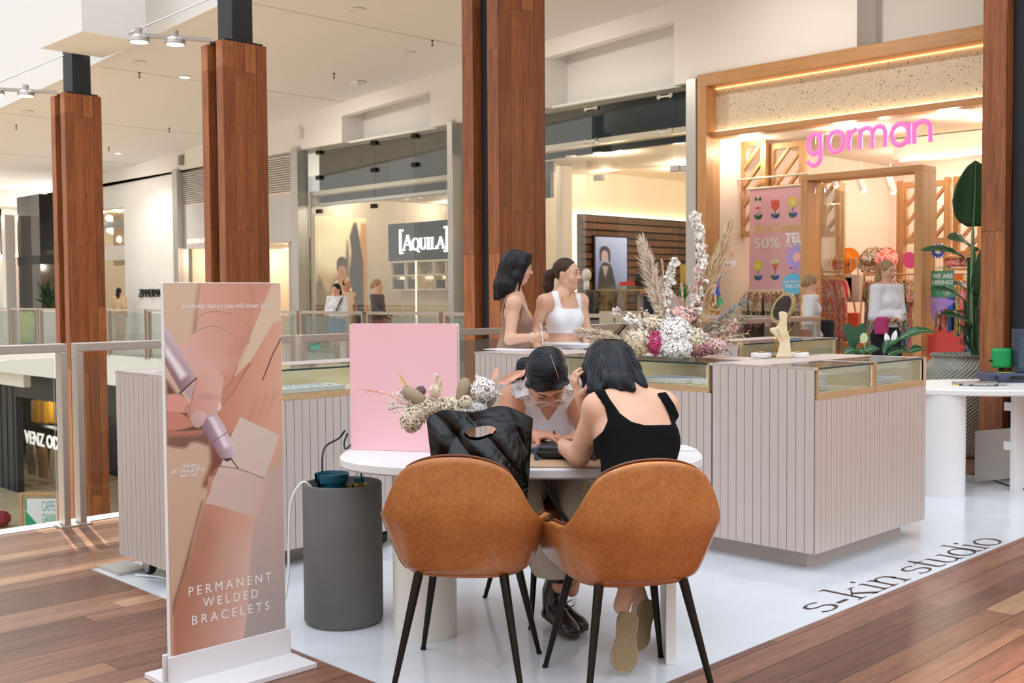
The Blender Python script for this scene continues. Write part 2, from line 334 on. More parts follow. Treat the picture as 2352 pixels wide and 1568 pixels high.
# ceiling over the far walkway
A=atY(235,404,16); B=atY(1250,99.5,16); cb=(B.z-A.z)/(B.x-A.x); ca=A.z-cb*A.x
def zc(x): return ca+cb*x
def atC(x,y,off=0): d=ray(x,y); return CAM+d*((ca-off-H_CAM)/(d.z-cb*d.x))
YC=(atC(23,245).y+atC(494,23).y)/2
def slab(x0,x1,y0,y1,off,th): return [(x0,y0,zc(x0)-off),(x1,y0,zc(x1)-off),(x1,y1,zc(x1)-off),(x0,y1,zc(x0)-off),(x0,y0,zc(x0)+th),(x1,y0,zc(x1)+th),(x1,y1,zc(x1)+th),(x0,y1,zc(x0)+th)]
QF=[(3,2,1,0),(4,5,6,7),(0,1,5,4),(1,2,6,5),(2,3,7,6),(3,0,4,7)]
struct('ceiling',MB().add(slab(-45,4,YC,22,0,.3),QF),M['ceil'])
sj=MB()
for X in (-38,-32.6,-27.2,-21.8,-16.4,-11,-5.6): sj.add(slab(X,X+.02,YC,16,.004,0),QF)
struct('trim_ceiling_joint',sj,pbr('ceiling joint','c2b5a6',.8))
struct('wall_void',MB().box((-45,YC-.15,5),(4,YC,9)).add([(-45,YC-.15,zc(-45)-.02),(4,YC-.15,zc(4)-.02),(4,YC,zc(4)-.02),(-45,YC,zc(-45)-.02),(-45,YC-.15,9),(4,YC-.15,9),(4,YC,9),(-45,YC,9)],QF),M['bulk']) if False else \
struct('wall_void',MB().add([(-45,YC-.15,zc(-45)-.03),(4,YC-.15,zc(4)-.03),(4,YC,zc(4)-.03),(-45,YC,zc(-45)-.03),(-45,YC-.15,9.5),(4,YC-.15,9.5),(4,YC,9.5),(-45,YC,9.5)],QF),M['bulk'])
p=atY(188,72,7.9); q=atX(311,93,p.x); l=atY(92,112,7.9)
struct('wall_box_soffit',MB().box((l.x,7.9,p.z),(p.x,q.y+.2,9.5)),M['bulk'])
struct('ceiling_roof_band',MB().box((-10.5,-1.5,8.2),(-7.42,YC-.2,8.35)),M['bulk'])  # unseen slab, added to keep direct sun off the kiosk and seating
rb=MB()
for x,w2 in ((-11.65,.2),(-11.3,.28),(-10.92,.3)): rb.box((x,-1.5,8.2),(x+w2,YC-.2,8.35))
struct('trim_roof_beams',rb,M['bulk'])  # unseen beams, spaced to cut the sun into streaks on the floor
# facade line Y=16
FX=lambda px,py=600: atY(px,py,16).x
w=MB(); zt=5.1
recs=[(FX(797),FX(1000)),(FX(1262),FX(1556)),(FX(1972),0),(FX(612),FX(622))]; recs.sort()
x=-45
for a,b in recs:
    w.add([(x,15.9,zt),(a,15.9,zt),(a,16.1,zt),(x,16.1,zt),(x,15.9,zc(x)),(a,15.9,zc(a)),(a,16.1,zc(a)),(x,16.1,zc(x))],QF)
    w.add([(a,15.9,zc(a)-.32),(b,15.9,zc(b)-.32),(b,16.1,zc(b)-.32),(a,16.1,zc(a)-.32),(a,15.9,zc(a)),(b,15.9,zc(b)),(b,16.1,zc(b)),(a,16.1,zc(a))],QF)
    w.box((a-.2,16.55,zt),(b+.2,16.7,7)); w.box((a-.05,16.1,zt),(a,16.6,6.8)); w.box((b,16.1,zt),(b+.05,16.6,6.8)); x=b
struct('wall_cornice',w,M['cream'])
struct('trim_soffit',MB().box((-45,16.1,zt),(4,16.55,zt+.05)),M['cream'])
# end wall at the far left with two storefront strips
E0=-41
ew=MB(); y=lambda px: atX(px,600,E0).y
ew.box((E0-.3,-2,0),(E0,y(2),9)); ew.box((E0-.3,y(2),2.9),(E0,y(42),9)); ew.box((E0-.3,y(2),0),(E0,y(6),9)); ew.box((E0-.3,y(42),0),(E0,y(93),9)); ew.box((E0-.3,y(93),2.75),(E0,26,9)); ew.box((E0-.3,y(122),0),(E0,26,9))
struct('wall_left',ew,M['wallw'])
struct('wall_left_shop',MB().box((E0-3,10,0),(E0-2.8,26,4)).box((E0-3,10,2.9),(E0-.3,26,3.1)),pbr('dusty pink wall','b9808a',.7))
struct('ceiling_left_band',MB().box((E0,11,4.35),(-38,YC+.1,5.7)).box((E0,13.2,4.6),(-39.5,26,5.7)),M['cream'])
# ---- steel storefront pillars
for nm,a,b,lb in (('a',414,425,'between white rendered wall and louvred shop'),('b',687,702,'at left edge of the menswear glass front'),('c',1046,1058,'between the two tall glass storefronts'),('d',1592,1615,'beside the oak framed storefront')):
    t=thing('steel_pillar','brushed steel pilaster '+lb,'pillar',((FX(a)+FX(b))/2,16,0),'steel pilasters between storefronts')
    MB().box((FX(a),15.78,0),(FX(b),16.12,5.14)).obj('shaft',M['steel'],t,bevel=.01)
    MB().box((FX(a)-.02,15.76,0),(FX(b)+.02,16.14,.15)).obj('base_plate',M['alu'],t)
# ---- rails
M['rail']=pbr('champagne aluminium','c3b9b0',.33,.75)
def rail(p0,p1,label,h=1.145,group=None,sq=.075):
    p0=Vector(p0);p1=Vector(p1);d=(p1-p0);L=d.length;d.normalize();s=Vector((-d.y,d.x,0));t=thing('glass_balustrade',label,'balustrade',((p0+p1)/2),group)
    z=Vector((0,0,1))
    MB().obox((p0+p1)/2+z*(h-sq*.35),d*(L/2),s*.045,z*(sq*.35)).obj('top_rail',M['rail'],t,bevel=.004)
    for a in (p0+d*.02,p1-d*.02):
        MB().obox(a+z*((h-sq*.7)/2),d*.02,s*.045,z*((h-sq*.7)/2)).obox(a+z*.008,d*.05,s*.06,z*.008).obj('post',M['rail'],t,bevel=.003)
    MB().obox((p0+p1)/2+z*((h-.08)/2),d*(L/2-.07),s*.006,z*((h-.1)/2)).obj('glass_panel',M['glass'],t)
    return t
XR=-6.85
ya=atX(150,900,XR).y; yb=atX(172,900,XR).y; yc=atX(799,766,XR).y
GB='glass balustrades around the void'
rail((XR,-2.6,0),(XR,ya,0),'long glass balustrade at far left, sunlit floor at its foot',group=GB)
rail((XR,yb,0),(XR,yb+1.6,0),'glass balustrade in front of the second timber column, behind the low grooved cabinet',group=GB)
rail((XR,yb+1.66,0),(XR,yc,0),'glass balustrade ending just left of the pink board',group=GB)
rail((XR,yc+.12,0),(XR,8.3,0),'glass balustrade passing before the tallest timber column',group=GB)
rail((XR,8.38,0),(XR,11.85,0),'glass balustrade behind the dried flowers, reaching the void corner',group=GB)
sp=2.085; X0=-17.97
for k in range(-8,6):
    a=X0+sp*k+.06; b=X0+sp*(k+1)-.06
    if b>XR: b=XR-.1
    d={-1:'in front of the couple walking past the menswear shop',0:'before the menswear shop doorway',-3:'before the plain white rendered wall',-4:'before the globe lit window'}.get(k)
    rail((a,12,0),(b,12,0),('glass balustrade across the void '+d) if d else 'far glass balustrade across the void, %s'%(['next to the far left end','second from the far left end','third from the far left end','fourth from the far left end','','','','','','to the right of the menswear sign','behind the tallest timber column','behind the standing women','behind the dried flowers','nearest the oak framed shop'][k+8]),group='far balustrade sections')
# ---- timber columns (two board-clad slabs either side of a steel post)
def column(Xc,Yc,base,top,label,posttop=9.4,lamp=True,wd=.76):
    t=thing('timber_column',label,'column',(Xc,Yc,base),'timber clad columns')
    s=.185; g=.12
    for sx in (-1,1):
        x0=Xc+sx*(g+s/2); MB().box((x0-s/2,Yc-wd/2,base),(x0+s/2,Yc+wd/2,top)).obj('timber_cladding',M['column'],t,bevel=.004)
    MB().box((Xc-g+.01,Yc-wd/2+.12,base),(Xc+g-.01,Yc+wd/2-.12,top)).box((Xc-.2,Yc-.14,top),(Xc+.2,Yc+.2,posttop)).obj('steel_post',M['dark'],t)
    MB().box((Xc-g-.02,Yc-wd/2+.05,top),(Xc+g+s-.02,Yc+wd/2-.05,top+.03)).obj('cap_plate',M['black'],t)
    for k in range(3 if base>-.1 else 0): MB().lathe([(.018,0),(.018,.006),(.008,.012)],(Xc-g-s-.001,Yc-.2+.1*k,1.2+.9*k),10,axis=(-1,0,0)).obj('bolt',M['chrome'],t,smooth=40)
    if not lamp: return t
    u=thing('spotlight_arm','grey bracket arm with two lit round spotlights beside '+label.split(' column')[0]+' column','spotlight',(Xc-g-s,Yc-.2,top),'twin spotlights on column tops')
    a=Vector((Xc-.1,Yc-.3,top+.06)); dr=Vector((-.45,-1,0)).normalized(); e=a+dr*1.15
    MB().beam(a,e,.09,.05).obj('arm',M['alu'],u)
    MB().tube([e+Vector((0,0,.02)),Vector((Xc-.1,Yc-.15,top+.75))],.01,6).obj('stay_wire',M['chrome'],u)
    for f in (.45,.88):
        c=a+dr*1.15*f; MB().lathe([(.05,.1),(.05,.02),(.14,-.03),(.15,-.09),(.13,-.1)],c,20).obj('lamp_housing',M['alu'],u,smooth=50)
        MB().lathe([(.0,-.102),(.125,-.1)],c,20).obj('lens',EM_SPOT,u)
    l=bpy.data.lights.new('column_spot','SPOT'); l.energy=60; l.spot_size=1.6; l.color=(1,.82,.6); l.shadow_soft_size=.1; lo=bpy.data.objects.new('column_spot',l); COL.objects.link(lo); lo.parent=u; lo.location=a+dr*.9-wloc(u)+Vector((0,0,-.15))
    return t
EM_SPOT=emit('lamp glow','fff0d8',9)
c1=atY(188,600,9.3); 
pc=lambda px,D: atD(px,500,D)
a=atD(147,212,19.8); column(a.x-.3,a.y+.34,-4.6,a.z,'slimmest and most distant timber column, in front of the far left shops',wd=.68)
a=atD(510,90,15.9); column(a.x-.3,a.y+.365,-4.6,a.z,'timber column rising directly behind the printed banner',wd=.73)
a=atD(1145,300,12.5); column(a.x-.3,a.y+.38,-4.6,9,'tall timber column behind the woman in the brown top',lamp=False)
a=atD(2257,300,8.7); column(a.x+.3,a.y+.38,0,9,'timber column on the floor at right behind the round white counter',lamp=False)
# ---- ceiling fittings
for i,(px,py,r,lit,lb) in enumerate(((424,176,.13,1,'lit recessed downlight left of the second timber column'),(271,351,.1,1,'small lit downlight further back right of the slimmest column'),(318,143,.15,0,'unlit ceiling speaker disc above the first lit downlight'),(820,22,.15,0,'white ceiling speaker disc near the top of the view'),(937,121,.15,0,'white ceiling speaker disc close to the tallest column'),(61,256,.15,0,'white ceiling disc at far left near the void edge'))):
    c=atC(px,py); o=MB().lathe([(r,.0),(r,-.012),(r*.8,-.02),(r*.78,-.008),(0,-.006)],c,24).obj('downlight' if lit else 'ceiling_speaker',M['white'],smooth=40); tag(o,lb,'light' if lit else 'speaker','round ceiling fittings')
    if lit:
        l=bpy.data.lights.new('downlight_beam','SPOT'); l.energy=260; l.spot_size=2.2; l.spot_blend=.6; l.color=(1,.93,.84); l.shadow_soft_size=.1; lo=bpy.data.objects.new('downlight_beam',l); COL.objects.link(lo); lo.location=c+Vector((0,0,-.06))
        MB().lathe([(0,-.022),(r*.75,-.021)],c,24).obj('diffuser',EM_SPOT,o)
for px,py,lb in ((767,168,'above the menswear shop'),(993,92,'beside the tallest column'),(389,294,'between the two left columns'),(250,338,'near the small lit downlight'),(320,166,'under the unlit speaker disc'),(37,287,'at far left')):
    c=atC(px,py); o=MB().lathe([(.03,0),(.03,-.01),(.01,-.02),(.01,-.1),(.03,-.1),(.0,-.12)],c,10).obj('sprinkler',M['bronze']); tag(o,'small ceiling sprinkler head '+lb,'sprinkler','ceiling sprinkler heads')
c=atC(823,187); tag(MB().box((c.x-.12,c.y-.12,c.z-.06),(c.x+.12,c.y+.12,c.z)).box((c.x-.05,c.y-.05,c.z-.09),(c.x+.05,c.y+.05,c.z-.06)).obj('security_camera',M['white'],bevel=.01),'small white security camera on the cream ceiling above the menswear shop','camera')
for px,py,n_ in ((689,306,'left of menswear glazing'),(418,368,'above the globe lit window side')):
    c=atY(px,py,15.88); tag(MB().box((c.x-.1,15.8,c.z-.14),(c.x+.1,15.9,c.z+.14)).obj('wall_speaker',pbr('grey box','8d8b88',.5) if n_[0]=='a' else M['white'],bevel=.01),'small wall box on the cream cornice '+n_,'speaker')
# ---- white vinyl floor sheet
XV=-2.474; v=MB().box((-5.67,2.47,0),(XV,8.55,ZV)); struct('floor_vinyl',v,M['vinyl'])

for X_ in (-32,-21,-14,-9):   # added fill spots under the ceiling, brightening the shop fronts
    l=bpy.data.lights.new('wall_washer','SPOT'); l.energy=330; l.spot_size=2.0; l.spot_blend=.8; l.color=(1,.94,.86); l.shadow_soft_size=.15; lo=bpy.data.objects.new('wall_washer',l); COL.objects.link(lo); lo.location=(X_,12.6,zc(X_)-.08); lo.rotation_euler=(.75,0,0)
# ---------------------------------------------------------------- shops across the void
WARM=(1,.86,.7)
def area(loc,sx,sy,e,col=WARM,name='ceiling_lamp'):   # four small point lamps sharing e watts, shop lighting and added fill
    n=4
    for i in range(n):
        l=bpy.data.lights.new(name,'POINT'); l.energy=e/n; l.color=col; l.shadow_soft_size=.07; o=bpy.data.objects.new(name,l); COL.objects.link(o)
        o.location=(loc[0]+sx*(-.5,.5,-.5,.5)[i],loc[1]+sy*(-.5,-.5,.5,.5)[i],loc[2]-.12)
M['wcream']=pbr('warm cream wall','eadcc6',.7); M['wpeach']=pbr('peach plaster','f0ddd0',.7); M['sfloor']=pbr('polished shop floor','cbb596',.25)
EM_WARM=emit('warm lamp','ffdfae',10); EM_W=emit('white sign glow','f4fff8',3)
def shell(tagn,x0,x1,y0,y1,zc_,mat,fl=None,z1=None):
    m=MB().box((x0,y1,0),(x1,y1+.1,zc_)).box((x0,y0,0),(x0+.06,y1,zc_)).box((x1-.06,y0,0),(x1,y1,zc_)); struct('wall_'+tagn,m,mat)
    struct('ceiling_'+tagn,MB().box((x0,y0,zc_),(x1,y1+.1,zc_+.1)),mat); struct('floor_'+tagn,MB().box((x0,y0,0.001),(x1,y1,.012)),fl or M['sfloor'])
ORD=['leftmost','second','third','fourth','fifth','sixth','seventh','eighth','ninth','tenth','eleventh','twelfth','thirteenth','fourteenth','fifteenth','sixteenth','seventeenth','eighteenth']
def nth(i,n=99): return 'leftmost' if i==0 else 'rightmost' if i==n-1 else ORD[i]+' from the left'
def zat(px,py,Y=16): return atY(px,py,Y).z
def downlight(px,py,z,label,group,r=.09):
    c=atZ(px,py,z); o=MB().lathe([(r*1.3,0),(r*1.25,-.02),(r,-.02)],c,16).obj('downlight',M['white']); MB().lathe([(0,-.014),(r,-.015)],c,16).obj('diffuser',EM_WARM,o); tag(o,label,'light',group)
# --- white rendered wall with globe lit window
xa,xb,xc=FX(235),FX(290),FX(414)
struct('wall_render',MB().box((xb,15.95,0),(xc,16.2,zt)).box((-37.5,15.95,4.27),(xb,16.2,zt)).box((-37.8,15.95,0),(-37.3,16.2,zt)),M['wallw'])
shell('globe_shop',-39.4,xb+2,16.2,20,4.4,M['wcream']); area((-35,18,4.2),3,2,150)
t=thing('shop_window_display','dark framed window with hanging globe lamps left of the white wall','shop window',((xa+xb)/2,16.3,0))
MB().box((-37.3,16.2,zat(262,597)),(xb+.55,16.35,zat(262,563))).obj('metal_band',M['steel'],t); MB().box((-37.3,16.25,zat(262,520)),(xb,16.3,zat(262,506))).obj('mullion',M['bronze'],t)
MB().box((-36.5,16.9,2.5),(FX(262),16.95,2.9)).box((-36.5,16.9,2.95),(FX(262),16.95,4.2)).obj('timber_panel',M['oak'],t); MB().box((-37.3,16.22,0),(xb,16.23,4.27)).obj('glass',M['shopglass'],t)
gl=MB().ball((0,0,0),.11,12); g0=None
for i,(px,py) in enumerate(((238,483),(248,479),(259,485),(266,483),(280,476),(274,488),(237,490),(250,508),(259,510),(252,535),(259,538),(266,530),(275,557))):
    c=atY(px,py,16.9+.2*(i%3)); o=gl if g0 is None else None
    if g0 is None: g0=gl.obj('globe_lamp',EM_WARM,smooth=True); g0.location=c; o=g0; MB().tube([(0,0,.1),(0,0,.8)],.008,5).mesh('wire',M['black']); 
    else: o=g0.copy(); COL.objects.link(o); o.location=c
    tag(o,'glowing white globe lamp in the window beside the white wall, %s'%['top left','top, second','top, third','top, fourth','top right','upper right one hanging lower','left edge, middle','middle left','middle, just right of it','lower left pair','lower right pair','lower right single','lowest of all'][i],'lamp','hanging globe lamps')
sg=MB(); a=atY(320,682,15.93); b=atY(386,679,15.93); text(sg,'ZIMMERMANN',a,(b.x-a.x,0,0),(0,0,atY(320,664,15.93).z-a.z),(0,-.03,0),bold=0)
tag(sg.obj('wall_sign',M['black']),'thin black capital lettering on the plain white wall','sign')
# --- louvred shop
x0,x1=FX(425),FX(687); zl=zat(685,440); zs=zat(650,556); z4=min(zat(685,345),zt-.06)
struct('wall_louvre_shop',MB().box((x0,15.98,zs),(x1,16.2,zl)),pbr('pale grey panel','d3d2d2',.5))
lv=MB()
n=16
for i in range(n): z=zl+(z4-zl)*i/n; lv.obox(((x0+x1)/2,16.02,z+.04),((x1-x0)/2,0,0),(0,.05,.022),(0,-.004,.008))
t=thing('louvre_panel','beige horizontal louvres above the pale panel, softly lit from below','louvre',((x0+x1)/2,16.02,zl)); lv.obj('louvre_blades',M['cream'],t); MB().box((x0,16.12,zl),(x1,16.2,zt-.01)).obj('backing',M['cream'],t)
MB().box((x0,16.06,zl+.0),(x1,16.1,zl+.02)).obj('light_strip',emit('louvre strip glow','ffc890',.9),t)
shell('louvre_shop',x0,x1,16.2,20,zs,M['wcream']); area(((x0+x1)/2,18,zs-.1),4,2,220)
sg=MB(); a=atY(430,560,15.93); b=atY(497,560,15.93); text(sg,'VIKTORIA & WOODS',a,(b.x-a.x,0,0),(0,0,atY(430,550,15.93).z-a.z),(0,-.015,0),bold=0)
tag(sg.obj('shop_sign',emit('warm sign glow','ffe0cc',1.1)),'small glowing capital lettering on the pale panel beside the louvres','sign')
for i,(p0,p1,lb) in enumerate(((451,454,'behind the second timber column'),(640,655,'grey leaf'),(655,668,'bronze leaf'))):
    tag(MB().box((FX(p0),16.3,0),(FX(p1),16.36,zs)).obj('door_leaf',M['alu'] if i!=2 else M['bronze'],bevel=.01),'tall shop door leaf under the pale panel, '+lb,'door','door leaves of the louvred shop')
tag(MB().box((FX(630),17.9,0),(FX(637),18.4,2.6)).obj('timber_shelf_end',M['oak']),'tall narrow timber end panel inside the louvred shop','panel')
tag(MB().box((FX(679),16.25,1.95),(FX(690),16.3,2.35)).obj('green_screen',emit('green screen','6f9c1e',.9)),'small green lit screen at the edge of the louvred shop','screen')
# --- menswear shop
x0,x1=FX(702),FX(1046); zb1=zat(745,472,16.4)
M['fadark']=pbr('dark green grey board','34372f',.4); M['fablk']=pbr('near black board','1e211f',.3)
shell('menswear',x0,x1,16.15,21.5,zb1+.25,M['wcream'])
struct('wall_menswear_header',MB().box((x0,16.45,zb1),(x1,16.55,zt)),M['fadark'])
struct('trim_menswear_header',MB().box((x0+.05,16.40,zb1),(x1,16.44,zb1+.07)),M['white'])
struct('wall_menswear_dark_box',MB().box((FX(746),16.42,zb1+.1),(FX(858),16.45,zat(760,385,16.4))),M['fablk'])
for a_,b_ in ((-22,18.6),(-19.5,18.6)): area((a_,b_,zb1+.2),2,3,130)
for px,py,lb in ((780,487,'above the tall poster'),(868,481,'over the doorway seam'),(906,484,'just above the hanging sign left end'),(954,436,'deep inside, above the hanging sign'),(1003,437,'deep inside, right of another'),(1006,497,'nearest the hanging sign')): downlight(px,py,zb1+.24,'small warm menswear ceiling downlight '+lb,'menswear ceiling downlights')
gp=[(702,734),(734,863),(863,954),(954,1046)]
for i,(a_,b_) in enumerate(gp):
    o=MB().box((FX(a_)+.01,16,.02),(FX(b_)-.01,16.012,zt-.03)).obj('window_%d'%(i+1),M['shopglass'],kind='structure')
k=0
for px,pys in ((732,(350,408,485)),(858,(328,390,473)),(952,(312,378))):
    for py in pys:
        c=atY(px,py,15.97); k+=1; tag(MB().box((c.x-.09,15.94,c.z-.05),(c.x+.09,16.03,c.z+.05)).obj('glass_clamp',M['bronze'],bevel=.006),'small dark clamp on the menswear glass, %s seam, %s'%({732:'left',858:'middle',952:'right'}[px],{0:'top',1:'second down',2:'lowest'}[pys.index(py)]),'clamp','menswear glass clamps')
# hanging sign
a=atY(892,600,16.25); b=atY(1050,594,16.25); zt_=zat(892,515,16.25)
t=thing('hanging_sign','dark hanging sign with glowing white bracketed serif lettering','sign',((a.x+b.x)/2,16.25,a.z)); MB().box((a.x,16.25,a.z),(b.x,16.31,zt_)).obj('board',pbr('dark slate board','262f31',.35),t,bevel=.006)
MB().tube([(a.x+.55,16.28,zt_),(a.x+.55,16.28,zb1+.2)],.006,5).tube([(b.x-.4,16.28,zt_),(b.x-.4,16.28,zb1+.2)],.006,5).obj('wire',M['chrome'],t)
def stroke(mb,pts,o,sx,sz,thin,thick,w=(0,-.02,0),U=(1,0,0),V=(0,0,1),mi=0,wf=None):
    # broad-nib stroke: vertical runs thick, horizontal runs thin
    P=[Vector((p[0]*sx,p[1]*sz,0)) for p in pts]; L=[];R=[]
    for i,p in enumerate(P):
        d=(P[min(i+1,len(P)-1)]-P[max(i-1,0)]).normalized(); k=abs(d.y)**1.3; wd=(wf(i/(len(P)-1)) if wf else thin+(thick-thin)*k)/2; n=Vector((-d.y,d.x,0)); L.append(p+n*wd); R.append(p-n*wd)
    o,U,V,w=map(Vector,(o,U,V,w)); Q=[o+U*q.x+V*q.y for q in L]+[o+U*q.x+V*q.y for q in R]; n=len(L); m=2*n
    Fc=[]
    for i in range(n-1): Fc+=[(i,i+1,n+i+1,n+i),(m+i,m+n+i,m+n+i+1,m+i+1),(i,m+i,m+i+1,i+1),(n+i+1,m+n+i+1,m+n+i,n+i)]
    Fc+=[(0,n,m+n,m),(n-1,m+n-1,m+2*n-1,2*n-1)]; mb.add(Q+[q+w for q in Q],Fc,mi)
def arc(cx,cy,rx,ry,a0,a1,n=18): return [(cx+rx*math.cos(math.radians(a0+(a1-a0)*i/n)),cy+ry*math.sin(math.radians(a0+(a1-a0)*i/n))) for i in range(n+1)]
def seg(a,b,n=1): return [(a[0]+(b[0]-a[0])*i/n,a[1]+(b[1]-a[1])*i/n) for i in range(n+1)]
GL={'A':([seg((0,0),(.42,1)),seg((.42,1),(.86,0)),seg((.16,.36),(.66,.36)),seg((-.1,.03),(.18,.03)),seg((.62,.03),(1,.03))],.92,[.07,.2,.06,.06,.06]),
 'Q':([arc(.45,.5,.42,.5,0,360,36),seg((.45,.05),(.95,-.2),4)],1.0,[None,.12]),
 'U':([seg((.14,1),(.14,.35)),arc(.43,.35,.29,.33,180,360),seg((.72,.35),(.72,1)),seg((-.02,.97),(.3,.97)),seg((.58,.97),(.88,.97))],.92,[.2,None,.07,.06,.06]),
 'I':([seg((.2,0),(.2,1)),seg((.0,.97),(.4,.97)),seg((.0,.03),(.4,.03))],.46,[.2,.06,.06]),
 'L':([seg((.2,0),(.2,1)),seg((.0,.97),(.4,.97)),seg((.0,.03),(.72,.03)),seg((.7,.0),(.76,.28))],.84,[.2,.06,.07,.06])}
sg=MB(); px=lambda p: atY(p,560,16.2).x; zb_=zat(960,573,16.2); H=(zat(960,536,16.2)-zb_)
x=px(924); 
sc_=(px(1018)-px(924))/ (.92*1.3+1.0+.92+.46+.84+.92+.1)
for i,ch in enumerate('AQUILA'):
    g,adv,ws=GL[ch]; s=1.3 if i==0 else 1.0
    for st,wd in zip(g,ws): stroke(sg,st,(x,16.24,zb_),sc_*s,H*.72*s,.05*sc_,.2*sc_*s,wf=(lambda t,wd=wd:wd*sc_*s*.95) if wd else None)
    x+=adv*sc_*s+.02*sc_
zB0,zB1=zat(917,583,16.2),zat(917,527,16.2)
for xx,sd in ((px(917),1),(px(1024),-1)):
    sg.box((xx-.03,16.22,zB0),(xx+.03,16.24,zB1)).box((xx,16.22,zB0),(xx+.1*sd,16.24,zB0+.04)).box((xx,16.22,zB1-.04),(xx+.1*sd,16.24,zB1))
sg.obj('lettering',EM_W,t)
# poster wall inside
a=atY(722,760,17.4); b=atY(842,760,17.4); z1=zat(722,487,17.4); nx,ny=90,170; P=cells(nx,ny,120,273)  # pixel units from lower left; y up
cv=Canvas(P,grad(P,(0,0),(0,273),'8a5a26','ffe9b8')); rnd=np.random.RandomState(3)
cv.ell((48,200),(60,45),'fff1c4',30); cv.over(np.clip((60+20*np.sin(P[:,0]*.3)+rnd.rand(len(P))*20-P[:,1])/14,0,1),'4d3714'); cv.over(np.clip((125+18*np.sin(P[:,0]*.17)+rnd.rand(len(P))*16-P[:,1])/12,0,1)*(P[:,0]<62),'6b4c1c')
cv.over((rnd.rand(len(P))>.72)*(P[:,1]<120)*.6,'a9873a'); cv.poly([(88,0),(84,110),(78,150),(84,200),(80,232),(90,262),(96,262),(104,225),(112,180),(112,0)],'1c1108',5); cv.smooth([(62,150),(70,190),(74,225),(78,190),(76,150)],'4a3512',6,al=.8); cv.poly([(112,0),(112,180),(104,225),(108,262),(120,262),(120,0)],'c98848',4)
cv.smooth([(30,0),(33,60),(36,110),(42,135),(55,142),(62,140),(74,135),(84,120),(86,90),(84,40),(84,0)],'f2d9a6',2); cv.poly([(38,60),(36,100),(44,118),(52,95),(50,60)],'c8905a',3); cv.smooth([(52,132),(50,155),(52,172),(62,178),(70,172),(71,152),(64,134)],'b87a48',2); cv.smooth([(49,160),(50,182),(62,190),(72,180),(71,165),(64,172),(55,170)],'2a1a0e',2); cv.poly([(58,142),(62,100),(67,140)],'c08250',2)
cv.poly([(60,158),(61,160),(58,161)],'3a2010',2); cv.line([(62,150),(66,150)],1.5,'8a4a2a')
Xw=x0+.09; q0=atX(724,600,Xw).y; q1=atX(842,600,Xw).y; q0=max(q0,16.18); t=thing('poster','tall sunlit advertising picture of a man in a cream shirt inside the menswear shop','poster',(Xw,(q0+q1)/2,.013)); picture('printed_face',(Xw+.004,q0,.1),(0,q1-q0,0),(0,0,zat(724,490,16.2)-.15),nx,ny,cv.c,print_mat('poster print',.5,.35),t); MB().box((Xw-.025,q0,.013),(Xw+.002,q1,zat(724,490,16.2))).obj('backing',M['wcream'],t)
# niches and goods
t=thing('display_shelving','cream wall shelving with lit niches holding bags and shoes','shelving',((FX(897)+FX(1046))/2,18.1,0))
Yn=18.1; A_=lambda px,py: atY(px,py,Yn)
def rect(p0,p1,Y=Yn): q=atY(p0[0],p0[1],Y); r=atY(p1[0],p1[1],Y); return (min(q.x,r.x),max(q.x,r.x),min(q.z,r.z),max(q.z,r.z))
m=MB()
X0_,X1_,Zz,_=rect((897,665),(1046,600)); m.box((X0_,Yn+.35,0.012),(X1_,Yn+.4,3.2))
for y_ in (600,632,665): z_=zat(950,y_,Yn); m.box((X0_,Yn,z_-.02),(X1_,Yn+.35,z_+.02))
for px_ in (897,930,956,996,1024): xx=atY(px_,630,Yn).x; m.box((xx-.02,Yn,zat(px_,665,Yn)),(xx+.02,Yn+.35,zat(px_,600,Yn)))
m.obj('shelf_unit',M['wcream'],t); MB().box((X0_,Yn+.3,zat(950,634,Yn)-.06),(X1_,Yn+.34,zat(950,634,Yn)-.02)).box((atY(956,630,Yn).x-.015,Yn-.02,0.3),(atY(956,630,Yn).x+.015,Yn,zat(950,600,Yn))).obj('light_strip',emit('shelf strip','ffe2b8',2.5),t)
bagm=MB().box((-.18,-.06,0),(.18,.06,.24)).tube([(-.09,0,.24),(-.07,0,.36),(.07,0,.36),(.09,0,.24)],.01,6)
b0=None
for px_,py_ in ((912,630),(943,629),(912,662),(945,661),(1007,663)):
    c=atY(px_,py_,Yn+.12)
    if b0 is None: b0=bagm.obj('handbag',pbr('dark leather','2a1d18',.4)); o=b0
    else: o=b0.copy(); COL.objects.link(o)
    o.location=(c.x,Yn+.15,c.z-.02); tag(o,'dark leather bag in the menswear shelving, %s'%['top left niche','top second niche','lower left niche','lower second niche','lower right niche'][[912,943,912,945,1007].index(px_) if py_<640 else [912,945,1007].index(px_)+2],'bag','bags in the menswear niches')
tb=thing('display_table','low display counter with shoes behind the menswear glass','table',(FX(990),17,0)); MB().box((FX(930)-.0,16.9,0.012),(FX(1046)-.35,17.6,.86)).obj('counter',M['wcream'],tb)
sh=None
for i,px_ in enumerate((905,925,948,968,990,1008,1028)):
    c=atY(px_,716,17.2)
    if c.x>FX(1046)-.45: continue
    if sh is None: sh=MB().ball((0,0,.05),(.15,.05,.05),10).ball((-.08,0,.09),(.07,.05,.06),8).obj('dress_shoe',pbr('brown shoe leather','4a2618',.35),smooth=True); o=sh
    else: o=sh.copy(); COL.objects.link(o)
    o.location=(c.x,17.2,.861) if c.x>FX(930) else (c.x,17.2,.861); 
    if c.x<FX(930)+.1: o.location.x=FX(930)+.2+.3*i
    tag(o,'brown dress shoe on the low menswear counter, '+nth(i),'shoe','shoes on the menswear counter')
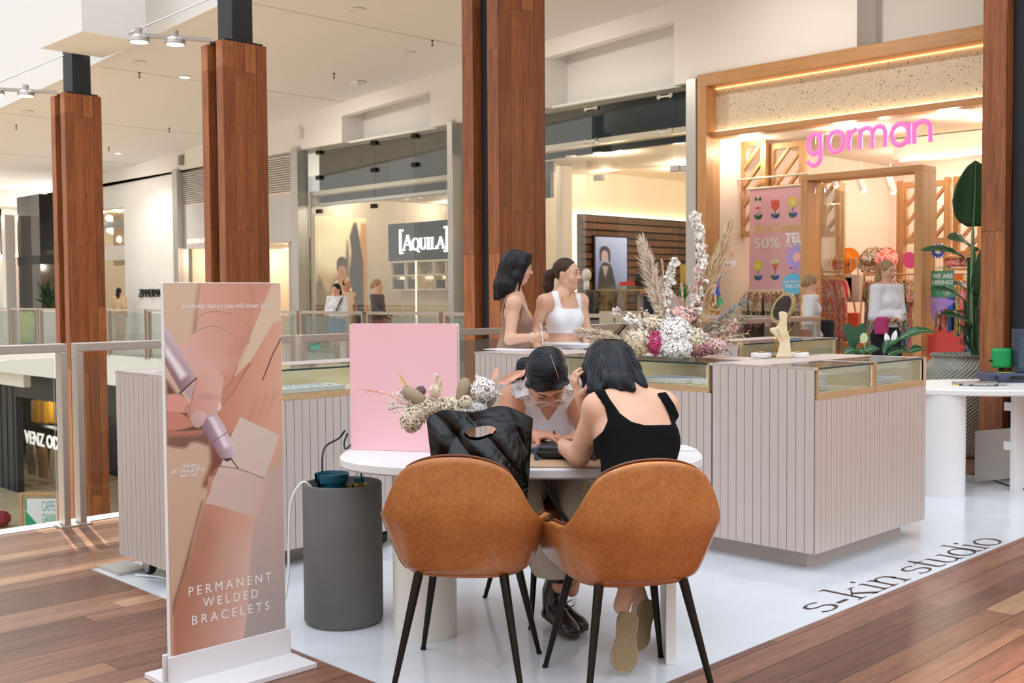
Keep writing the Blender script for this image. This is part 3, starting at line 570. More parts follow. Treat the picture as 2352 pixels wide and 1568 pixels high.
# --- menswear shop with dark slatted wall (between the tall column and the oak frame)
x0,x1=-17.35,FX(1592); zb2=zat(1253,353,16.5)
shell('suit_shop',x0,x1,16.15,25,zb2,M['wcream'])
struct('wall_suit_shop_header',MB().box((x0,16.5,zb2-.12),(x1,16.6,zt)),pbr('dark blue header','16262f',.25)); struct('trim_suit_shop_soffit',MB().box((x0,16.6,zb2-.1),(x1,19.3,zb2-.02)),M['wcream'])
for a_,b_,e_ in ((-15.5,18,120),(-13,18,120),(-14.5,22,190)): area((a_,b_,zb2-.15),2,2.5,e_)
ys0=atX(1339,600,-17.0).y; ys1=24.6; zw=atX(1339,490,-17.0).z
t=thing('slatted_feature_wall','dark brown horizontally boarded feature wall inside the suit shop','wall panel',(-17.1,(ys0+ys1)/2,0)); m=MB(); mb2=MB().box((-17.2,ys0,0.012),(-17.08,ys1,zw)); i=0; z=0.02
while z<zw-.05: m.box((-17.08,ys0-(.02 if i%2 else 0),z+.02),(-17.0+(.04 if i%2 else 0),ys1,z+.15)); z+=.17; i+=1
m.obj('boards',planks('dark brown boards',2,1,.17,3,[(0,'4a3320'),(1,'5f432a')],'1a100a',.002,.4,seed=12),t); mb2.obj('backing',M['black'],t)
MB().box((-17.27,ys0-.02,.2),(-17.2,ys0+.02,zw)).box((-17.27,ys0,zw),(-17.2,ys1,zw+.03)).obj('light_strip',EM_WARM,t)
tag(MB().box((atY(1285,600,17.6).x,17.5,0.012),(atY(1300,600,17.6).x,17.8,zb2-.12)).obj('white_pier',M['wcream']),'pale pier inside the suit shop, brightly lit at its top','pillar')
tag(MB().box((atY(1253,400,16.9).x-.3,16.85,zat(1253,455,16.9)),(atY(1268,400,16.9).x,16.95,zat(1253,353,16.9))).obj('black_blade_board',M['fablk']),'black hanging panel high in the suit shop window beside the tall column','panel')
q0=atX(1368,668,-16.9); q1=atX(1440,668,-16.9); z1=atX(1368,543,-16.9).z; P=cells(60,110,72,125); cv=Canvas(P,grad(P,(0,0),(72,125),'5a688f','a9b4d4')); cv.smooth([(4,0),(8,45),(14,62),(22,66),(34,60),(40,40),(44,0)],'2e3038',3); cv.poly([(14,58),(22,30),(30,58)],'8f8580',2); cv.ell((21,80),(8,13),'a58f8c',2); cv.smooth([(10,66),(9,92),(14,102),(26,103),(33,92),(33,66),(29,72),(28,88),(20,94),(14,88),(13,72)],'3a3340',2)
t=thing('lightbox_poster','bluish lit poster of a figure in a dark coat on the boarded wall','poster',(-16.93,(q0.y+q1.y)/2,q0.z)); picture('printed_face',(-16.9,q0.y,q0.z),(0,q1.y-q0.y,0),(0,0,z1-q0.z),60,110,cv.c,print_mat('lightbox print',.4,.7),t); MB().box((-16.98,q0.y-.03,q0.z-.03),(-16.902,q1.y+.03,z1+.03)).obj('frame',M['bronze'],t)
gp=[(1250,1364),(1364,1551),(1551,1592)]
for i,(a_,b_) in enumerate(gp): MB().box((FX(a_)+.01,16,.02),(FX(b_)-.01,16.012,zt)).obj('window_%d'%(i+5),M['shopglass'],kind='structure')
for px,py in ((1355,249),(1355,323),(1525,221),(1525,301)):
    c=atY(px,py,15.95); dx=.13
    o=MB().tube([(c.x-dx,15.96,c.z),(c.x+dx,15.96,c.z)],.018,8).lathe([(.045,0),(.045,.03)],(c.x-dx,15.99,c.z),12,axis=(0,-1,0)).lathe([(.045,0),(.045,.03)],(c.x+dx,15.99,c.z),12,axis=(0,-1,0)).obj('glass_clamp',M['chrome'],smooth=40); tag(o,'chrome point fixing on the suit shop glass, %s'%{(1355,249):'upper left',(1355,323):'lower left',(1525,221):'upper right',(1525,301):'lower right'}[(px,py)],'clamp','chrome glass fixings')
for px,py in ((1375,408),(1552,387),(1577,386)): c=atY(px,py,15.97); tag(MB().box((c.x-.1,15.93,c.z-.05),(c.x+.1,16.03,c.z+.05)).obj('door_patch_fitting',M['steel'],bevel=.005),'steel door patch fitting on the suit shop glass, '+{1375:'left',1552:'middle',1577:'right'}[px],'clamp','suit shop door fittings')
for i,(px,py) in enumerate(((1312,358),(1375,350),(1325,455),(1358,446),(1422,446),(1442,444),(1526,436))): downlight(px,py,zb2-(.11 if i<2 else .01),'small warm suit shop ceiling downlight, '+(('front left','front right')[i] if i<2 else 'rear row, '+nth(i-2,5)),'suit shop ceiling downlights')
tag(MB().box((atY(1562,700,18.5).x,18.5,0.012),(FX(1592)-.1,18.6,zat(1570,607,18.5))).obj('mustard_panel',pbr('mustard panel','c9a24c',.6)),'mustard yellow panel at the right of the suit shop','panel')
# garments
def garment(seed=0,w=.42,h=.95,th=.09,sl=.5):
    r=random.Random(seed); m=MB(); V=[];Fc=[]; nz=9; nx=8
    for side in(0,1):
        for j in range(nz+1):
            t=j/nz; hw=w/2*(.28+.72*min(1,t*5))*(1+.12*t)
            for i in range(nx+1):
                s=i/nx*2-1; y=(th/2)*(1 if side else -1)*math.sqrt(max(0,1-s**4))*(.5+.5*t)+.012*math.sin(s*9+seed+side)*t
                V.append((s*hw,y,-h*t-.03*(abs(s)**1.5)*(1 if t<.15 else 0)))
    n=(nz+1)*(nx+1)
    for j in range(nz):
        for i in range(nx):
            a=j*(nx+1)+i; Fc+=[(a,a+1,a+nx+2,a+nx+1),(n+a+1,n+a,n+a+nx+1,n+a+nx+2)]
    m.add(V,Fc)
    if sl:
        for s in(-1,1): m.tube([(s*w*.42,0,-.06),(s*w*.56,0,-.25),(s*w*.6,0,-.06-sl)],[.045,.055,.045],8,flat=.7)
    return m
def hanger(): return MB().tube([(-.2,0,-.05),(0,0,.02),(.2,0,-.05)],.009,6).tube([(0,0,.02),(0,0,.07),(.02,0,.1),(0,0,.12),(-.015,0,.1)],.004,5)
def rackrow(label,cat,group,p0,p1,n,mats,w,h,sl,yaw,seed=0,name='garment'):
    p0=Vector(p0);p1=Vector(p1); protos=[]
    for i in range(n):
        k=i%len(mats)
        if i<len(mats):
            r=thing(name,label,cat,(0,0,0),group); garment(seed+i,w,h,.09,sl).obj('cloth',mats[k],r,smooth=60); hanger().obj('hanger',M['oak'],r); protos.append(r); o=r
        else: o=dup(protos[k],(0,0,0))
        o.location=p0.lerp(p1,(i+.5)/n)+Vector((0,0,-.1)); o.rotation_euler[2]=yaw+.12*math.sin(i*2.3+seed); tag(o,label+', '+nth(i,n),cat,group)
def rack(name,label,p0,p1,mat,h=None,aframe=False):
    p0=Vector(p0);p1=Vector(p1); z=p0.z; t=thing(name,label,'clothes rack',((p0.x+p1.x)/2,(p0.y+p1.y)/2,0)); MB().tube([p0,p1],.016,8).obj('rail_bar',mat,t,smooth=40)
    d=(p1-p0).normalized(); s=Vector((-d.y,d.x,0))
    for p in (p0,p1):
        if aframe: m=MB().tube([p+Vector((0,0,.08)),(p.x+s.x*.3,p.y+s.y*.3,.013)],.016,6).tube([p+Vector((0,0,.08)),(p.x-s.x*.3,p.y-s.y*.3,.013)],.016,6)
        else: m=MB().tube([p,(p.x,p.y,.013)],.014,6)
        m.obj('leg',mat,t)
    return t
def pat(name,cols,scale=6,rough=.8):
    t=NT(name); nd=t.n('ShaderNodeTexVoronoi'); nd.inputs['Scale'].default_value=scale; v=t.n('ShaderNodeVectorMath',op='ADD'); t.set(v.inputs[0],t.coord()); nn=t.n('ShaderNodeTexNoise'); nn.inputs['Scale'].default_value=scale*.8; t.set(v.inputs[1],nn.outputs['Color']); t.t.links.new(v.outputs[0],nd.inputs['Vector'])
    t.p(col=t.ramp(t.sep(nd.outputs['Color'])[0],[(i/len(cols),c) for i,c in enumerate(cols)],True),rough=rough); return t.m
Zr=zat(1470,657,18.2); r0=atY(1462,657,18.2); r1=atY(1585,657,18.2)
rack('clothes_rack','dark clothes rail inside the suit shop holding jackets',(r0.x,18.2,Zr),(r1.x,18.2,Zr),M['blackm'])
suits=[pbr('suit cloth %d'%i,c,.8) for i,c in enumerate(('d9c2a0','b9a9a6','5f5348','2c3550','1f2c4c','24304f','3b4566'))]
rackrow('dark or beige jacket hanging on the suit shop rail','jacket','jackets on the suit shop rail',(r0.x+.1,18.2,Zr-.02),(atY(1530,657,18.2).x,18.2,Zr-.02),9,suits,.44,.85,.5,PI/2+.5,3)
o=garment(20,.5,.8,.12,.55).obj('shirt',pbr('pale pink cloth','d9c0c0',.8),smooth=60); c=atY(1543,665,17.6); o.location=(c.x,17.6,c.z-.85); tag(o,'pale pink shirt hung facing the glass of the suit shop','shirt')
# mannequin head and fur collar jacket
c=atY(1347,640,17.3); t=thing('mannequin','white mannequin in a dark fur collared jacket','mannequin',(c.x,17.3,0)); MB().ball((c.x,17.3,zat(1347,632,17.3)),(.1,.11,.14),16).tube([(c.x,17.3,zat(1347,645,17.3)),(c.x,17.3,1.45)],[.06,.07],12).obj('head',M['whitegloss'],t,smooth=True)
MB().tube([(c.x,17.3,.5),(c.x,17.3,.9),(c.x,17.3,1.2),(c.x,17.3,1.45),(c.x,17.3,1.52)],[.2,.19,.24,.22,.08],20,flat=.6).tube([(c.x-.22,17.3,1.44),(c.x-.3,17.25,1.1),(c.x-.25,17.1,.8)],[.08,.07,.06],10).tube([(c.x+.22,17.3,1.44),(c.x+.3,17.25,1.1),(c.x+.25,17.1,.8)],[.08,.07,.06],10).obj('jacket',pbr('dark green cloth','20282a',.7),t,smooth=True)
m=MB(); r=random.Random(5)
for i in range(90):
    g=r.uniform(0,2*PI); q=Vector((c.x+.13*math.cos(g),17.3+.1*math.sin(g),1.5+r.uniform(-.04,.04))); m.leaf(q,q+Vector((.13*math.cos(g),.1*math.sin(g),-r.uniform(.0,.12))),.02,n=2)
m.obj('fur_collar',pbr('brown fur','7c6a4c',.9),t); MB().lathe([(.15,0),(.15,.02),(.03,.03),(.03,.5)],(c.x,17.3,.013),16).obj('stand',M['chrome'],t,smooth=40)
# small acrylic cases on the suit shop counter
for px,lb in ((1405,'with brown ornament'),(1443,'beside the brown framed card')):
    c=atY(px,715,17); t=thing('acrylic_case','clear acrylic display case behind the suit shop glass '+lb,'display case',(c.x,17,0)); MB().box((c.x-.16,16.85,zat(px,714,17)),(c.x+.16,17.15,zat(px,655,17))).obj('cover',M['glass'],t); MB().box((c.x-.18,16.83,.013),(c.x+.18,17.17,zat(px,714,17))).obj('plinth',M['wcream'],t)
    m=MB(); r=random.Random(px)
    if px==1405:
        for i in range(40): q=Vector((c.x+r.uniform(-.08,.08),17+r.uniform(-.06,.06),.93+r.uniform(0,.4))); m.leaf(q,q+Vector((r.uniform(-.1,.1),r.uniform(-.05,.05),.12)),.05,n=3)
        m.obj('ornament',pbr('dried brown leaf','8a6a3c',.7),t)
o=MB().box((0,0,0),(.3,.22,.05)).box((.02,.02,.05),(.28,.2,.09)).obj('folded_garment',pbr('red cloth','d8322c',.8),bevel=.02); c=atY(1440,656,17.9); o.location=(c.x,17.9,c.z); tag(o,'folded red garment on the shelf in the suit shop','garment')
tag(MB().box((atY(1385,664,17.95).x,17.8,zat(1400,664,17.95)-.04),(atY(1500,664,17.95).x,18.05,zat(1400,664,17.95))).obj('shelf_board',M['oakx']),'long pale timber shelf behind the suit shop glass','shelf')
c=atY(1469,642,17.95); tag(MB().box((c.x-.1,17.93,zat(1469,658,17.95)),(c.x+.1,17.96,zat(1469,628,17.95))).obj('framed_card',M['bronze'],bevel=.01),'small brown framed card standing on the pale shelf','card')
# ---------------------------------------------------------------- oak framed fashion shop
x0,x1=FX(1616),-4.6
F=lambda px,py,Y=16: atY(px,py,Y)
zT=F(1616,176).z; zi=F(1640,200).z; zt0=F(1636,304).z; zb3=F(1636,318).z
t=thing('storefront_frame','pale oak frame surrounding the fashion shop front','shop frame',((x0+x1)/2,16,0))
MB().box((x0,15.8,zi),(x1,16.2,zT)).obj('head_beam',M['oakx'],t,bevel=.008)
MB().box((x0,15.8,0),(F(1637,600).x,16.2,zi)).obj('stile',M['oak'],t,bevel=.008)
MB().box((F(1637,600).x,15.95,zb3),(x1,16.25,zt0)).obj('transom',M['oakx'],t,bevel=.008)
tz=NT('terrazzo'); c=tz.coord(); 
def vor(sc,th):
    nd=tz.n('ShaderNodeTexVoronoi'); nd.inputs['Scale'].default_value=sc; tz.set(nd.inputs['Vector'],tz.mix(.1,c,tz.n('ShaderNodeTexNoise').outputs['Color'],'ADD')); sel=tz.white(nd.outputs['Position']); return tz.math('MULTIPLY',tz.math('LESS_THAN',nd.outputs['Distance'],th),tz.math('GREATER_THAN',sel,.45)),sel
a1,s1=vor(26,.26); a2,s2=vor(55,.25)
tz.p(col=tz.mix(a2,tz.mix(a1,'d9cdb6',tz.ramp(s1,[(.45,'3c3a33'),(.7,'6b6656'),(.85,'b9a888')])),tz.ramp(s2,[(.45,'57533f'),(.8,'a09678')])),rough=.4)
struct('wall_terrazzo_fascia',MB().box((F(1637,600).x,16.1,zt0),(x1,16.2,zi)),tz.m)
tag(MB().box((F(1640,600).x,16.03,zt0),(x1,16.07,zt0+.02)).obj('light_strip',emit('strip glow','ffdca8',6)),'warm glowing light strip along the foot of the terrazzo fascia','light')
tag(MB().box((F(1638,600).x,16.06,zi-.03),(x1,16.09,zi-.012)).obj('light_strip',emit('strip glow low','ffc488',2.2)),'amber light strip under the oak head beam above the terrazzo','light')
M['peachceil']=pbr('peach ceiling','e0bd9a',.6)
shell('fashion_shop',x0+.1,2,16.25,22.5,zb3+.02,M['wpeach'])
struct('trim_fashion_shop_bulkhead',MB().box((F(1880,500).x,18.5,3.75),(2,18.7,zb3)),M['wpeach'])
tag(MB().box((F(1900,500).x,18.44,3.7),(1.5,18.5,3.73)).obj('light_strip',EM_WARM),'warm light strip on the ceiling step inside the fashion shop','light')
for a_,b_,e_ in ((-10.0,16.55,75),(-6.5,16.6,75),(-8,18.3,85),(-5.5,18.3,80),(-9,21,130),(-6,21,130)): area((a_,b_,3.6 if b_>18.6 else zb3-.05),1.8,.3 if b_<17 else 1.6,e_,(1,.86,.7))
for px,py in ((1718,313),(1868,294),(1905,307),(2088,284),(2216,249)): downlight(px,py,zb3+.01,'lit downlight above the pink lettering, '+{1718:'over the sale banner',1868:'over the first letter',1905:'between the first letters',2088:'over the last letters',2216:'beside the right timber column'}[px],'fashion shop downlights',.1)
for i,(a_,b_) in enumerate(((1637,1873),(2121,2290))): MB().box((F(a_,500).x,15.99,.02),(F(b_,500).x,16.0,zb3)).obj('window_%d'%(i+9),M['shopglass'],kind='structure')
dL,dR=F(1858,405),F(2137,375); dLi,dRi=F(1873,417),F(2118,395)
MB().box((F(1873,500).x,15.99,dL.z),(F(2121,500).x,16.0,zb3)).obj('window_11',M['shopglass'],kind='structure')
t=thing('door_portal','pale oak door surround of the fashion shop, standing open','door frame',((dL.x+dR.x)/2,16,0))
MB().box((dL.x,15.75,dLi.z),(dR.x,16.2,dL.z)).obj('lintel',M['oakx'],t,bevel=.006)
for a_,b_ in ((dL.x,dLi.x),(dRi.x,dR.x)): MB().box((a_,15.75,0),(b_,16.2,dLi.z)).obj('jamb',M['oak'],t,bevel=.006)
tag(MB().box((dLi.x,16.2,0),(dLi.x+.05,16.9,3.1)).obj('door_leaf',M['glass']),'open glass door leaf at left of the oak door surround','door')
# pink tube lettering
z0=F(1920,348.5,15.8).z; xh=F(1920,305,15.8).z+.02-z0; PXX=lambda p: F(p,330,15.8).x; r_=.036
def tub(m,pts): m.tube([(x,15.8,z) for x,z in pts],r_,8)
t=thing('neon_sign','rounded pink lowercase lettering mounted on the fashion shop glass','sign',(PXX(1995),15.8,z0)); m=MB()
def ring(m,a_,b_,z0_=0): 
    cx=(a_+b_)/2; tub(m,[(cx+(b_-a_)/2*math.cos(g),z0_+xh/2+xh/2*math.sin(g)) for g in [2*PI*i/28 for i in range(29)]])
g0,g1=PXX(1856),PXX(1885); ring(m,g0,g1,z0); tub(m,[(g1,z0+xh),(g1,z0-.02)]+[(g0/2+g1/2+(g1-g0)/2*math.cos(g),z0-.05+.13*math.sin(g)) for g in [-PI*i/14 for i in range(13)]])
ring(m,PXX(1903),PXX(1938),z0); a_=PXX(1950); tub(m,[(a_,z0),(a_,z0+xh)]); tub(m,[(a_,z0+xh*.55),(a_+.03,z0+xh*.85),(a_+.12,z0+xh)])
def hump(a_,b_): 
    cx=(a_+b_)/2; rx=(b_-a_)/2; tub(m,[(cx+rx*math.cos(g),z0+xh-rx+rx*math.sin(g)) for g in [PI-PI*i/12 for i in range(13)]]+[(b_,z0)])
a_,b_,c_=PXX(1976),PXX(2004),PXX(2033); tub(m,[(a_,z0),(a_,z0+xh)]); hump(a_,b_); hump(b_,c_)
a_,b_=PXX(2048),PXX(2087); ring(m,a_,b_,z0); tub(m,[(b_,z0),(b_,z0+xh)]); a_,b_=PXX(2100),PXX(2137); tub(m,[(a_,z0),(a_,z0+xh)]); hump(a_,b_)
nt=NT('pink lettering'); nt.p(col='f27ccb',ecol='f27ccb',emis=.55,rough=.3); m.obj('letter_tubes',nt.m,t,smooth=50)
# lattice panels
def lattice(label,px0,py0,px1,py1,Y,group='slanted oak lattice panels',n=9,dirn=1):
    a=F(px0,py0,Y);b=F(px1,py1,Y); xa,xb=sorted((a.x,b.x)); za,zb=sorted((a.z,b.z)); t=thing('lattice_panel',label,'lattice',((xa+xb)/2,Y,za),group); w=.1
    MB().box((xa,Y-.05,za),(xa+w,Y+.05,zb)).box((xb-w,Y-.05,za),(xb,Y+.05,zb)).box((xa+w,Y-.05,za),(xb-w,Y+.05,za+w)).box((xa+w,Y-.05,zb-w),(xb-w,Y+.05,zb)).obj('frame',M['oak'],t)
    W=xb-xa-w;H=zb-za-w; m=MB(); sl=1.15
    k=-W*sl
    while k<H:
        # segment z=k+sl*x clipped
        pts=[]
        xs=max(0,-k/sl); xe=min(W,(H-k)/sl)
        if xe-xs>.08:
            if dirn>0: p=(xa+w/2+xs,za+w/2+k+sl*xs);q=(xa+w/2+xe,za+w/2+k+sl*xe)
            else: p=(xb-w/2-xs,za+w/2+k+sl*xs);q=(xb-w/2-xe,za+w/2+k+sl*xe)
            m.beam((p[0],Y,p[1]),(q[0],Y,q[1]),.07,.05)
        k+=.33
    m.obj('slanted_battens',M['oakx'],t)
lattice('slanted oak lattice panel behind the pink sale banner, left half',1698,545,1762,318,16.95); lattice('slanted oak lattice panel above the pink sale banner, right half',1768,440,1850,322,17.1)
lattice('slanted oak lattice panel just inside the open shop door',1884,545,1932,405,18.2); lattice('slanted oak lattice panel behind the shop interior right of the spotlights',2072,560,2130,415,18.9); lattice('slanted oak lattice panel between door surround and big leaf',2136,560,2185,412,18.9,dirn=1); lattice('slanted oak lattice panel behind the large plant',2190,590,2262,400,19.2)
for px,w_,Y,lb in ((1925,13,18.3,'left of the shop rack'),(2067,16,18.8,'right of the pale alcove'),(2172,9,18.8,'behind the round blue decal')):
    a=F(px-w_/2,500,Y);b=F(px+w_/2,500,Y); tag(MB().box((a.x,Y,.013),(b.x,Y+.15,3.4)).obj('oak_post',M['oak']),'upright oak post inside the fashion shop '+lb,'post')
tag(MB().tube([F(1697,413,16.8),(F(1858,398,16.8).x,16.8,F(1697,413,16.8).z)],.02,8).obj('hanging_rod',M['wcream']),'pale hanging rod above the pink sale banner','rod')
# sale banner
Y=16.7; a=F(1721,668,Y); b=F(1882,640,Y); zt1=F(1721,437,Y).z; W=b.x-a.x; H=zt1-a.z
t=thing('sale_banner','pink flower patterned banner announcing fifty percent off','banner',((a.x+b.x)/2,Y,a.z)); MB().box((a.x,Y,a.z),(b.x,Y+.015,zt1)).obj('cloth',pbr('pink banner cloth','f8bcc8',.7),t)
MB().tube([(a.x-.04,Y,zt1+.02),(b.x+.04,Y,zt1+.02)],.02,8).tube([(a.x-.04,Y,a.z),(b.x+.04,Y,a.z)],.015,8).obj('rod',M['wcream'],t)
fl=MB(); FM=[pbr('print '+c,c,.7) for c in ('e0604a','f5de5a','1f7a4d','2f62c9','f6e9e4','2c4a3c','f7c9d4','f2d76a')]
def disc(m,c,rx,rz,mi,y,n=20,rot=0): m.prism([(rx*math.cos(2*PI*i/n),rz*math.sin(2*PI*i/n)) for i in range(n)],(c[0],y,c[1]),(math.cos(rot),0,math.sin(rot)),(-math.sin(rot),0,math.cos(rot)),(0,.002,0),mi)
def lf(m,c,l,wd,ang,mi,y): m.prism([(l*i/8,wd*math.sin(PI*i/8)) for i in range(9)]+[(l*i/8,-wd*math.sin(PI*i/8)) for i in range(7,0,-1)],(c[0],y,c[1]),(math.cos(ang),0,math.sin(ang)),(-math.sin(ang),0,math.cos(ang)),(0,.002,0),mi)
def flower(kind,u,v):
    x=a.x+u*W; z=a.z+v*H; y=Y-.004; s=W*.11
    fl.box((x-.006,y-.001,z-s*1.1),(x+.006,y,z+s*.5),5); lf(fl,(x,z-s*1.1),s*.8,s*.2,2.3,2 if kind!=1 else 3,y-.002); lf(fl,(x,z-s*1.1),s*.8,s*.2,.8,3 if kind in(2,3) else 5,y-.002)
    if kind==0: disc(fl,(x,z+s*.4),s*.55,s*.7,6,y-.003); disc(fl,(x,z+s*.2),s*.4,s*.14,0,y-.005); lf(fl,(x-s*.1,z+s),s*.6,s*.18,2.2,2,y-.002); lf(fl,(x+s*.2,z+s*.9),s*.6,s*.18,1.4,5,y-.002)
    if kind==1: fl.prism([(-s*.5,s),(-s*.5,s*.1),(-s*.25,-s*.2),(s*.25,-s*.2),(s*.5,s*.1),(s*.5,s),(s*.25,s*.75),(0,s),(-s*.25,s*.75)],(x,y-.003,z+s*.1),(1,0,0),(0,0,1),(0,.002,0),0)
    if kind==2: disc(fl,(x,z+s*.6),s*.6,s*.6,1,y-.003); disc(fl,(x,z+s*.6),s*.18,s*.18,4,y-.006)
    if kind==3: fl.prism([(-s*.65,s*1.2),(0,-s*.2),(s*.65,s*1.2)],(x,y-.003,z),(1,0,0),(0,0,1),(0,.002,0),4); fl.prism([(-s*.4,s*.8),(0,-s*.2),(s*.4,s*.8)],(x,y-.006,z),(1,0,0),(0,0,1),(0,.002,0),0); disc(fl,(x,z+s*.85),s*.25,s*.2,1,y-.008)
for i,k in enumerate((0,1,2,3)): flower(k,.13+.25*i,.80)
for i,k in enumerate((2,3,0,1)): flower(k,.13+.25*i,.2)
text(fl,'End of Summer Sale',(a.x+W*.07,Y-.006,a.z+H*.57),(W*.86,0,0),(0,0,H*.09),(0,.004,0),7,shear=.3,bold=.0); text(fl,'50% OFF',(a.x+W*.07,Y-.006,a.z+H*.415),(W*.86,0,0),(0,0,H*.11),(0,.004,0),4,bold=.02)
fl.obj('printed_flowers_and_words',FM,t)
# window decals
def decal(name,label,px,py,build,mats,Y=15.97):
    c=F(px,py,Y); m=MB(); build(m,c.x,c.z); return tag(m.obj(name,mats),label,'window decal')
def dec_disc(rx,rz,txt=None):
    def f(m,x,z):
        disc(m,(x,z),rx,rz,0,15.97,28)
        if txt: text(m,txt[0],(x-rx*.85,15.965,z+rz*.12),(rx*1.7,0,0),(0,0,rz*.2),(0,.003,0),1,bold=.02); text(m,txt[1],(x-rx*.68,15.965,z-rz*.38),(rx*1.36,0,0),(0,0,rz*.34),(0,.003,0),1,bold=.02)
    return f
pxm=.00723
k=lambda px: abs(F(px+10,600).x-F(px-10,600).x)/20
decal('blue_disc_decal','light blue round window decal with white half price lettering',1823,652,dec_disc(27*k(1823),32*k(1823)*.74/.74*.68,('SELECTED STYLES','50% OFF')),[pbr('sky blue vinyl','62b4de',.4),M['white']])
def burst(n,r0,r1,hole=None):
    def f(m,x,z):
        P=[]; 
        for i in range(2*n): g=PI*i/n; r=(r1 if i%2 else r0); P.append((r*math.cos(g),r*math.sin(g)))
        m.prism(P,(x,15.97,z),(1,0,0),(0,0,1),(0,.003,0),0)
        if hole: disc(m,(x,z),hole,hole,1,15.964)
    return f
decal('flower_decal','lilac daisy shaped window decal over the pink banner',1831,590,burst(16,.27,.15,.08),[pbr('lilac vinyl','a99ae0',.4),pbr('peach vinyl','efb2b4',.4)])
decal('sun_decal','blue sun shaped window decal beside the big plant leaf',2155,576,burst(14,.125,.085,.045),[pbr('blue vinyl','3f5cc8',.4),M['white']])
def oval(m,x,z): disc(m,(x-.02,z+.03),.115,.13,0,15.97,24,.6); disc(m,(x+.12,z-.1),.05,.12,0,15.972,20,-.1)
decal('pink_oval_decal','bright pink oval window decal left of the door jamb',2092,602,oval,[pbr('pink vinyl','ee4f83',.4)])
def plane_(m,x,z): 
    for A_ in ([(-.16,.2),(-.1,-.26),(-.05,-.02)],[(-.14,.22),(.24,.1),(.04,-.03)],[(-.13,.2),(.02,-.02),(.02,-.1),(-.02,-.08)]): m.prism(A_,(x,15.97,z),(1,0,0),(0,0,1),(0,.003,0),0)
decal('paper_plane_decal','lilac paper plane window decal below the green notice',2158,708,plane_,[pbr('violet vinyl','b291e6',.4)])
def hand_(m,x,z):
    for g in (-.3,.15,.6,1.0,1.45,1.9,2.4,2.9): lf(m,(x,z-.05),.36,.07,g,0,15.97+.0004*g)
    disc(m,(x,z-.08),.22,.16,0,15.969)
decal('red_coral_decal','red coral shaped window decal low behind the plant pot',2163,795,hand_,[pbr('red vinyl','dc4f47',.4)])
decal('green_leaf_decal','small green leaf window decal right of the dried flowers',1653,695,lambda m,x,z: lf(m,(x,z-.12),.24,.07,PI/2,0,15.97),[pbr('green vinyl','4fa37a',.4)])
def vase_(m,x,z): m.prism([(-.09,-.22),(-.06,-.05),(-.09,.1),(-.05,.2),(0,.12),(.05,.16),(.1,.1),(.04,.02),(.05,-.1),(.1,-.22)],(x,15.97,z),(1,0,0),(0,0,1),(0,.003,0),0)
decal('blue_figure_decal','blue cut out shape window decal above the green leaf decal',1645,650,vase_,[pbr('blue vinyl b','4263c9',.4)])
def words(m,x,z): disc(m,(x+.11,z+.19),.025,.035,1,15.97); text(m,'THE',(x-.12,15.97,z+.13),(.15,0,0),(0,0,.09),(0,.003,0),0,bold=.02); text(m,'SUMMER',(x-.15,15.97,z),(.36,0,0),(0,0,.09),(0,.003,0),0,bold=.02)
decal('faint_lettering_decal','faint white lettering with orange dot on the shop glass',1668,611,words,[pbr('faint vinyl','f0dfe6',.5),pbr('orange vinyl','e08a4a',.4)])
def tela(m,x,z): text(m,'TELA',(x-.13,15.97,z-.07),(.44,0,0),(0,0,.16),(0,.003,0),0,bold=.02)
decal('white_letter_decal','short white capital lettering over the pink banner',1820,547,tela,[M['white']])
def hire(m,x,z):
    w=26.5*k(2165); h=w*1.12; m.box((x-w,15.965,z-h),(x+w,15.968,z+h),0); text(m,'WE ARE',(x-w*.9,15.96,z+h*.42),(w*1.8,0,0),(0,0,h*.36),(0,.003,0),1,bold=.03); text(m,'HIRING!',(x-w*.9,15.96,z-h*.06),(w*1.8,0,0),(0,0,h*.36),(0,.003,0),1,bold=.03)
    for i in range(16): g=2*PI*i/16; m.obox((x+w*.4+w*.3*math.cos(g),15.962,z-h*.58+w*.3*math.sin(g)),(w*.045*math.cos(g),0,w*.045*math.sin(g)),(0,.002,0),(-w*.03*math.sin(g),0,w*.03*math.cos(g)),1)
    disc(m,(x+w*.4,z-h*.58),w*.14,w*.14,1,15.96); text(m,'COME IN',(x-w*.9,15.965,z+h*1.08),(w*1.8,0,0),(0,0,h*.26),(0,.003,0),0)
decal('green_notice_decal','green window notice inviting job applicants beside the plant',2165,652,hire,[pbr('green vinyl b','4d9a78',.4),pbr('pale vinyl','e6eee8',.5)])
# spotlights
for px,py,sc_ in ((1916,412,1),(1978,420,1.15),(2046,422,1.2),(2112,432,1.2)):
    i_=(1916,1978,2046,2112).index(px)
    c=F(px,py,18); t=thing('ceiling_spotlight','white cylinder spotlight seen through the oak door surround, '+nth(i_,4),'spotlight',(c.x,18,c.z),'fashion shop spotlights'); dr=Vector((.25,.2,-1)).normalized(); MB().tube([c-dr*.14*sc_,c+dr*.12*sc_],.055*sc_,14).tube([c-dr*.1,(c.x,18,c.z+.35)],.012,6).obj('housing',M['white'],t,smooth=40); MB().ball(c+dr*.115*sc_,.045*sc_,10).obj('lens',EM_SPOT,t)
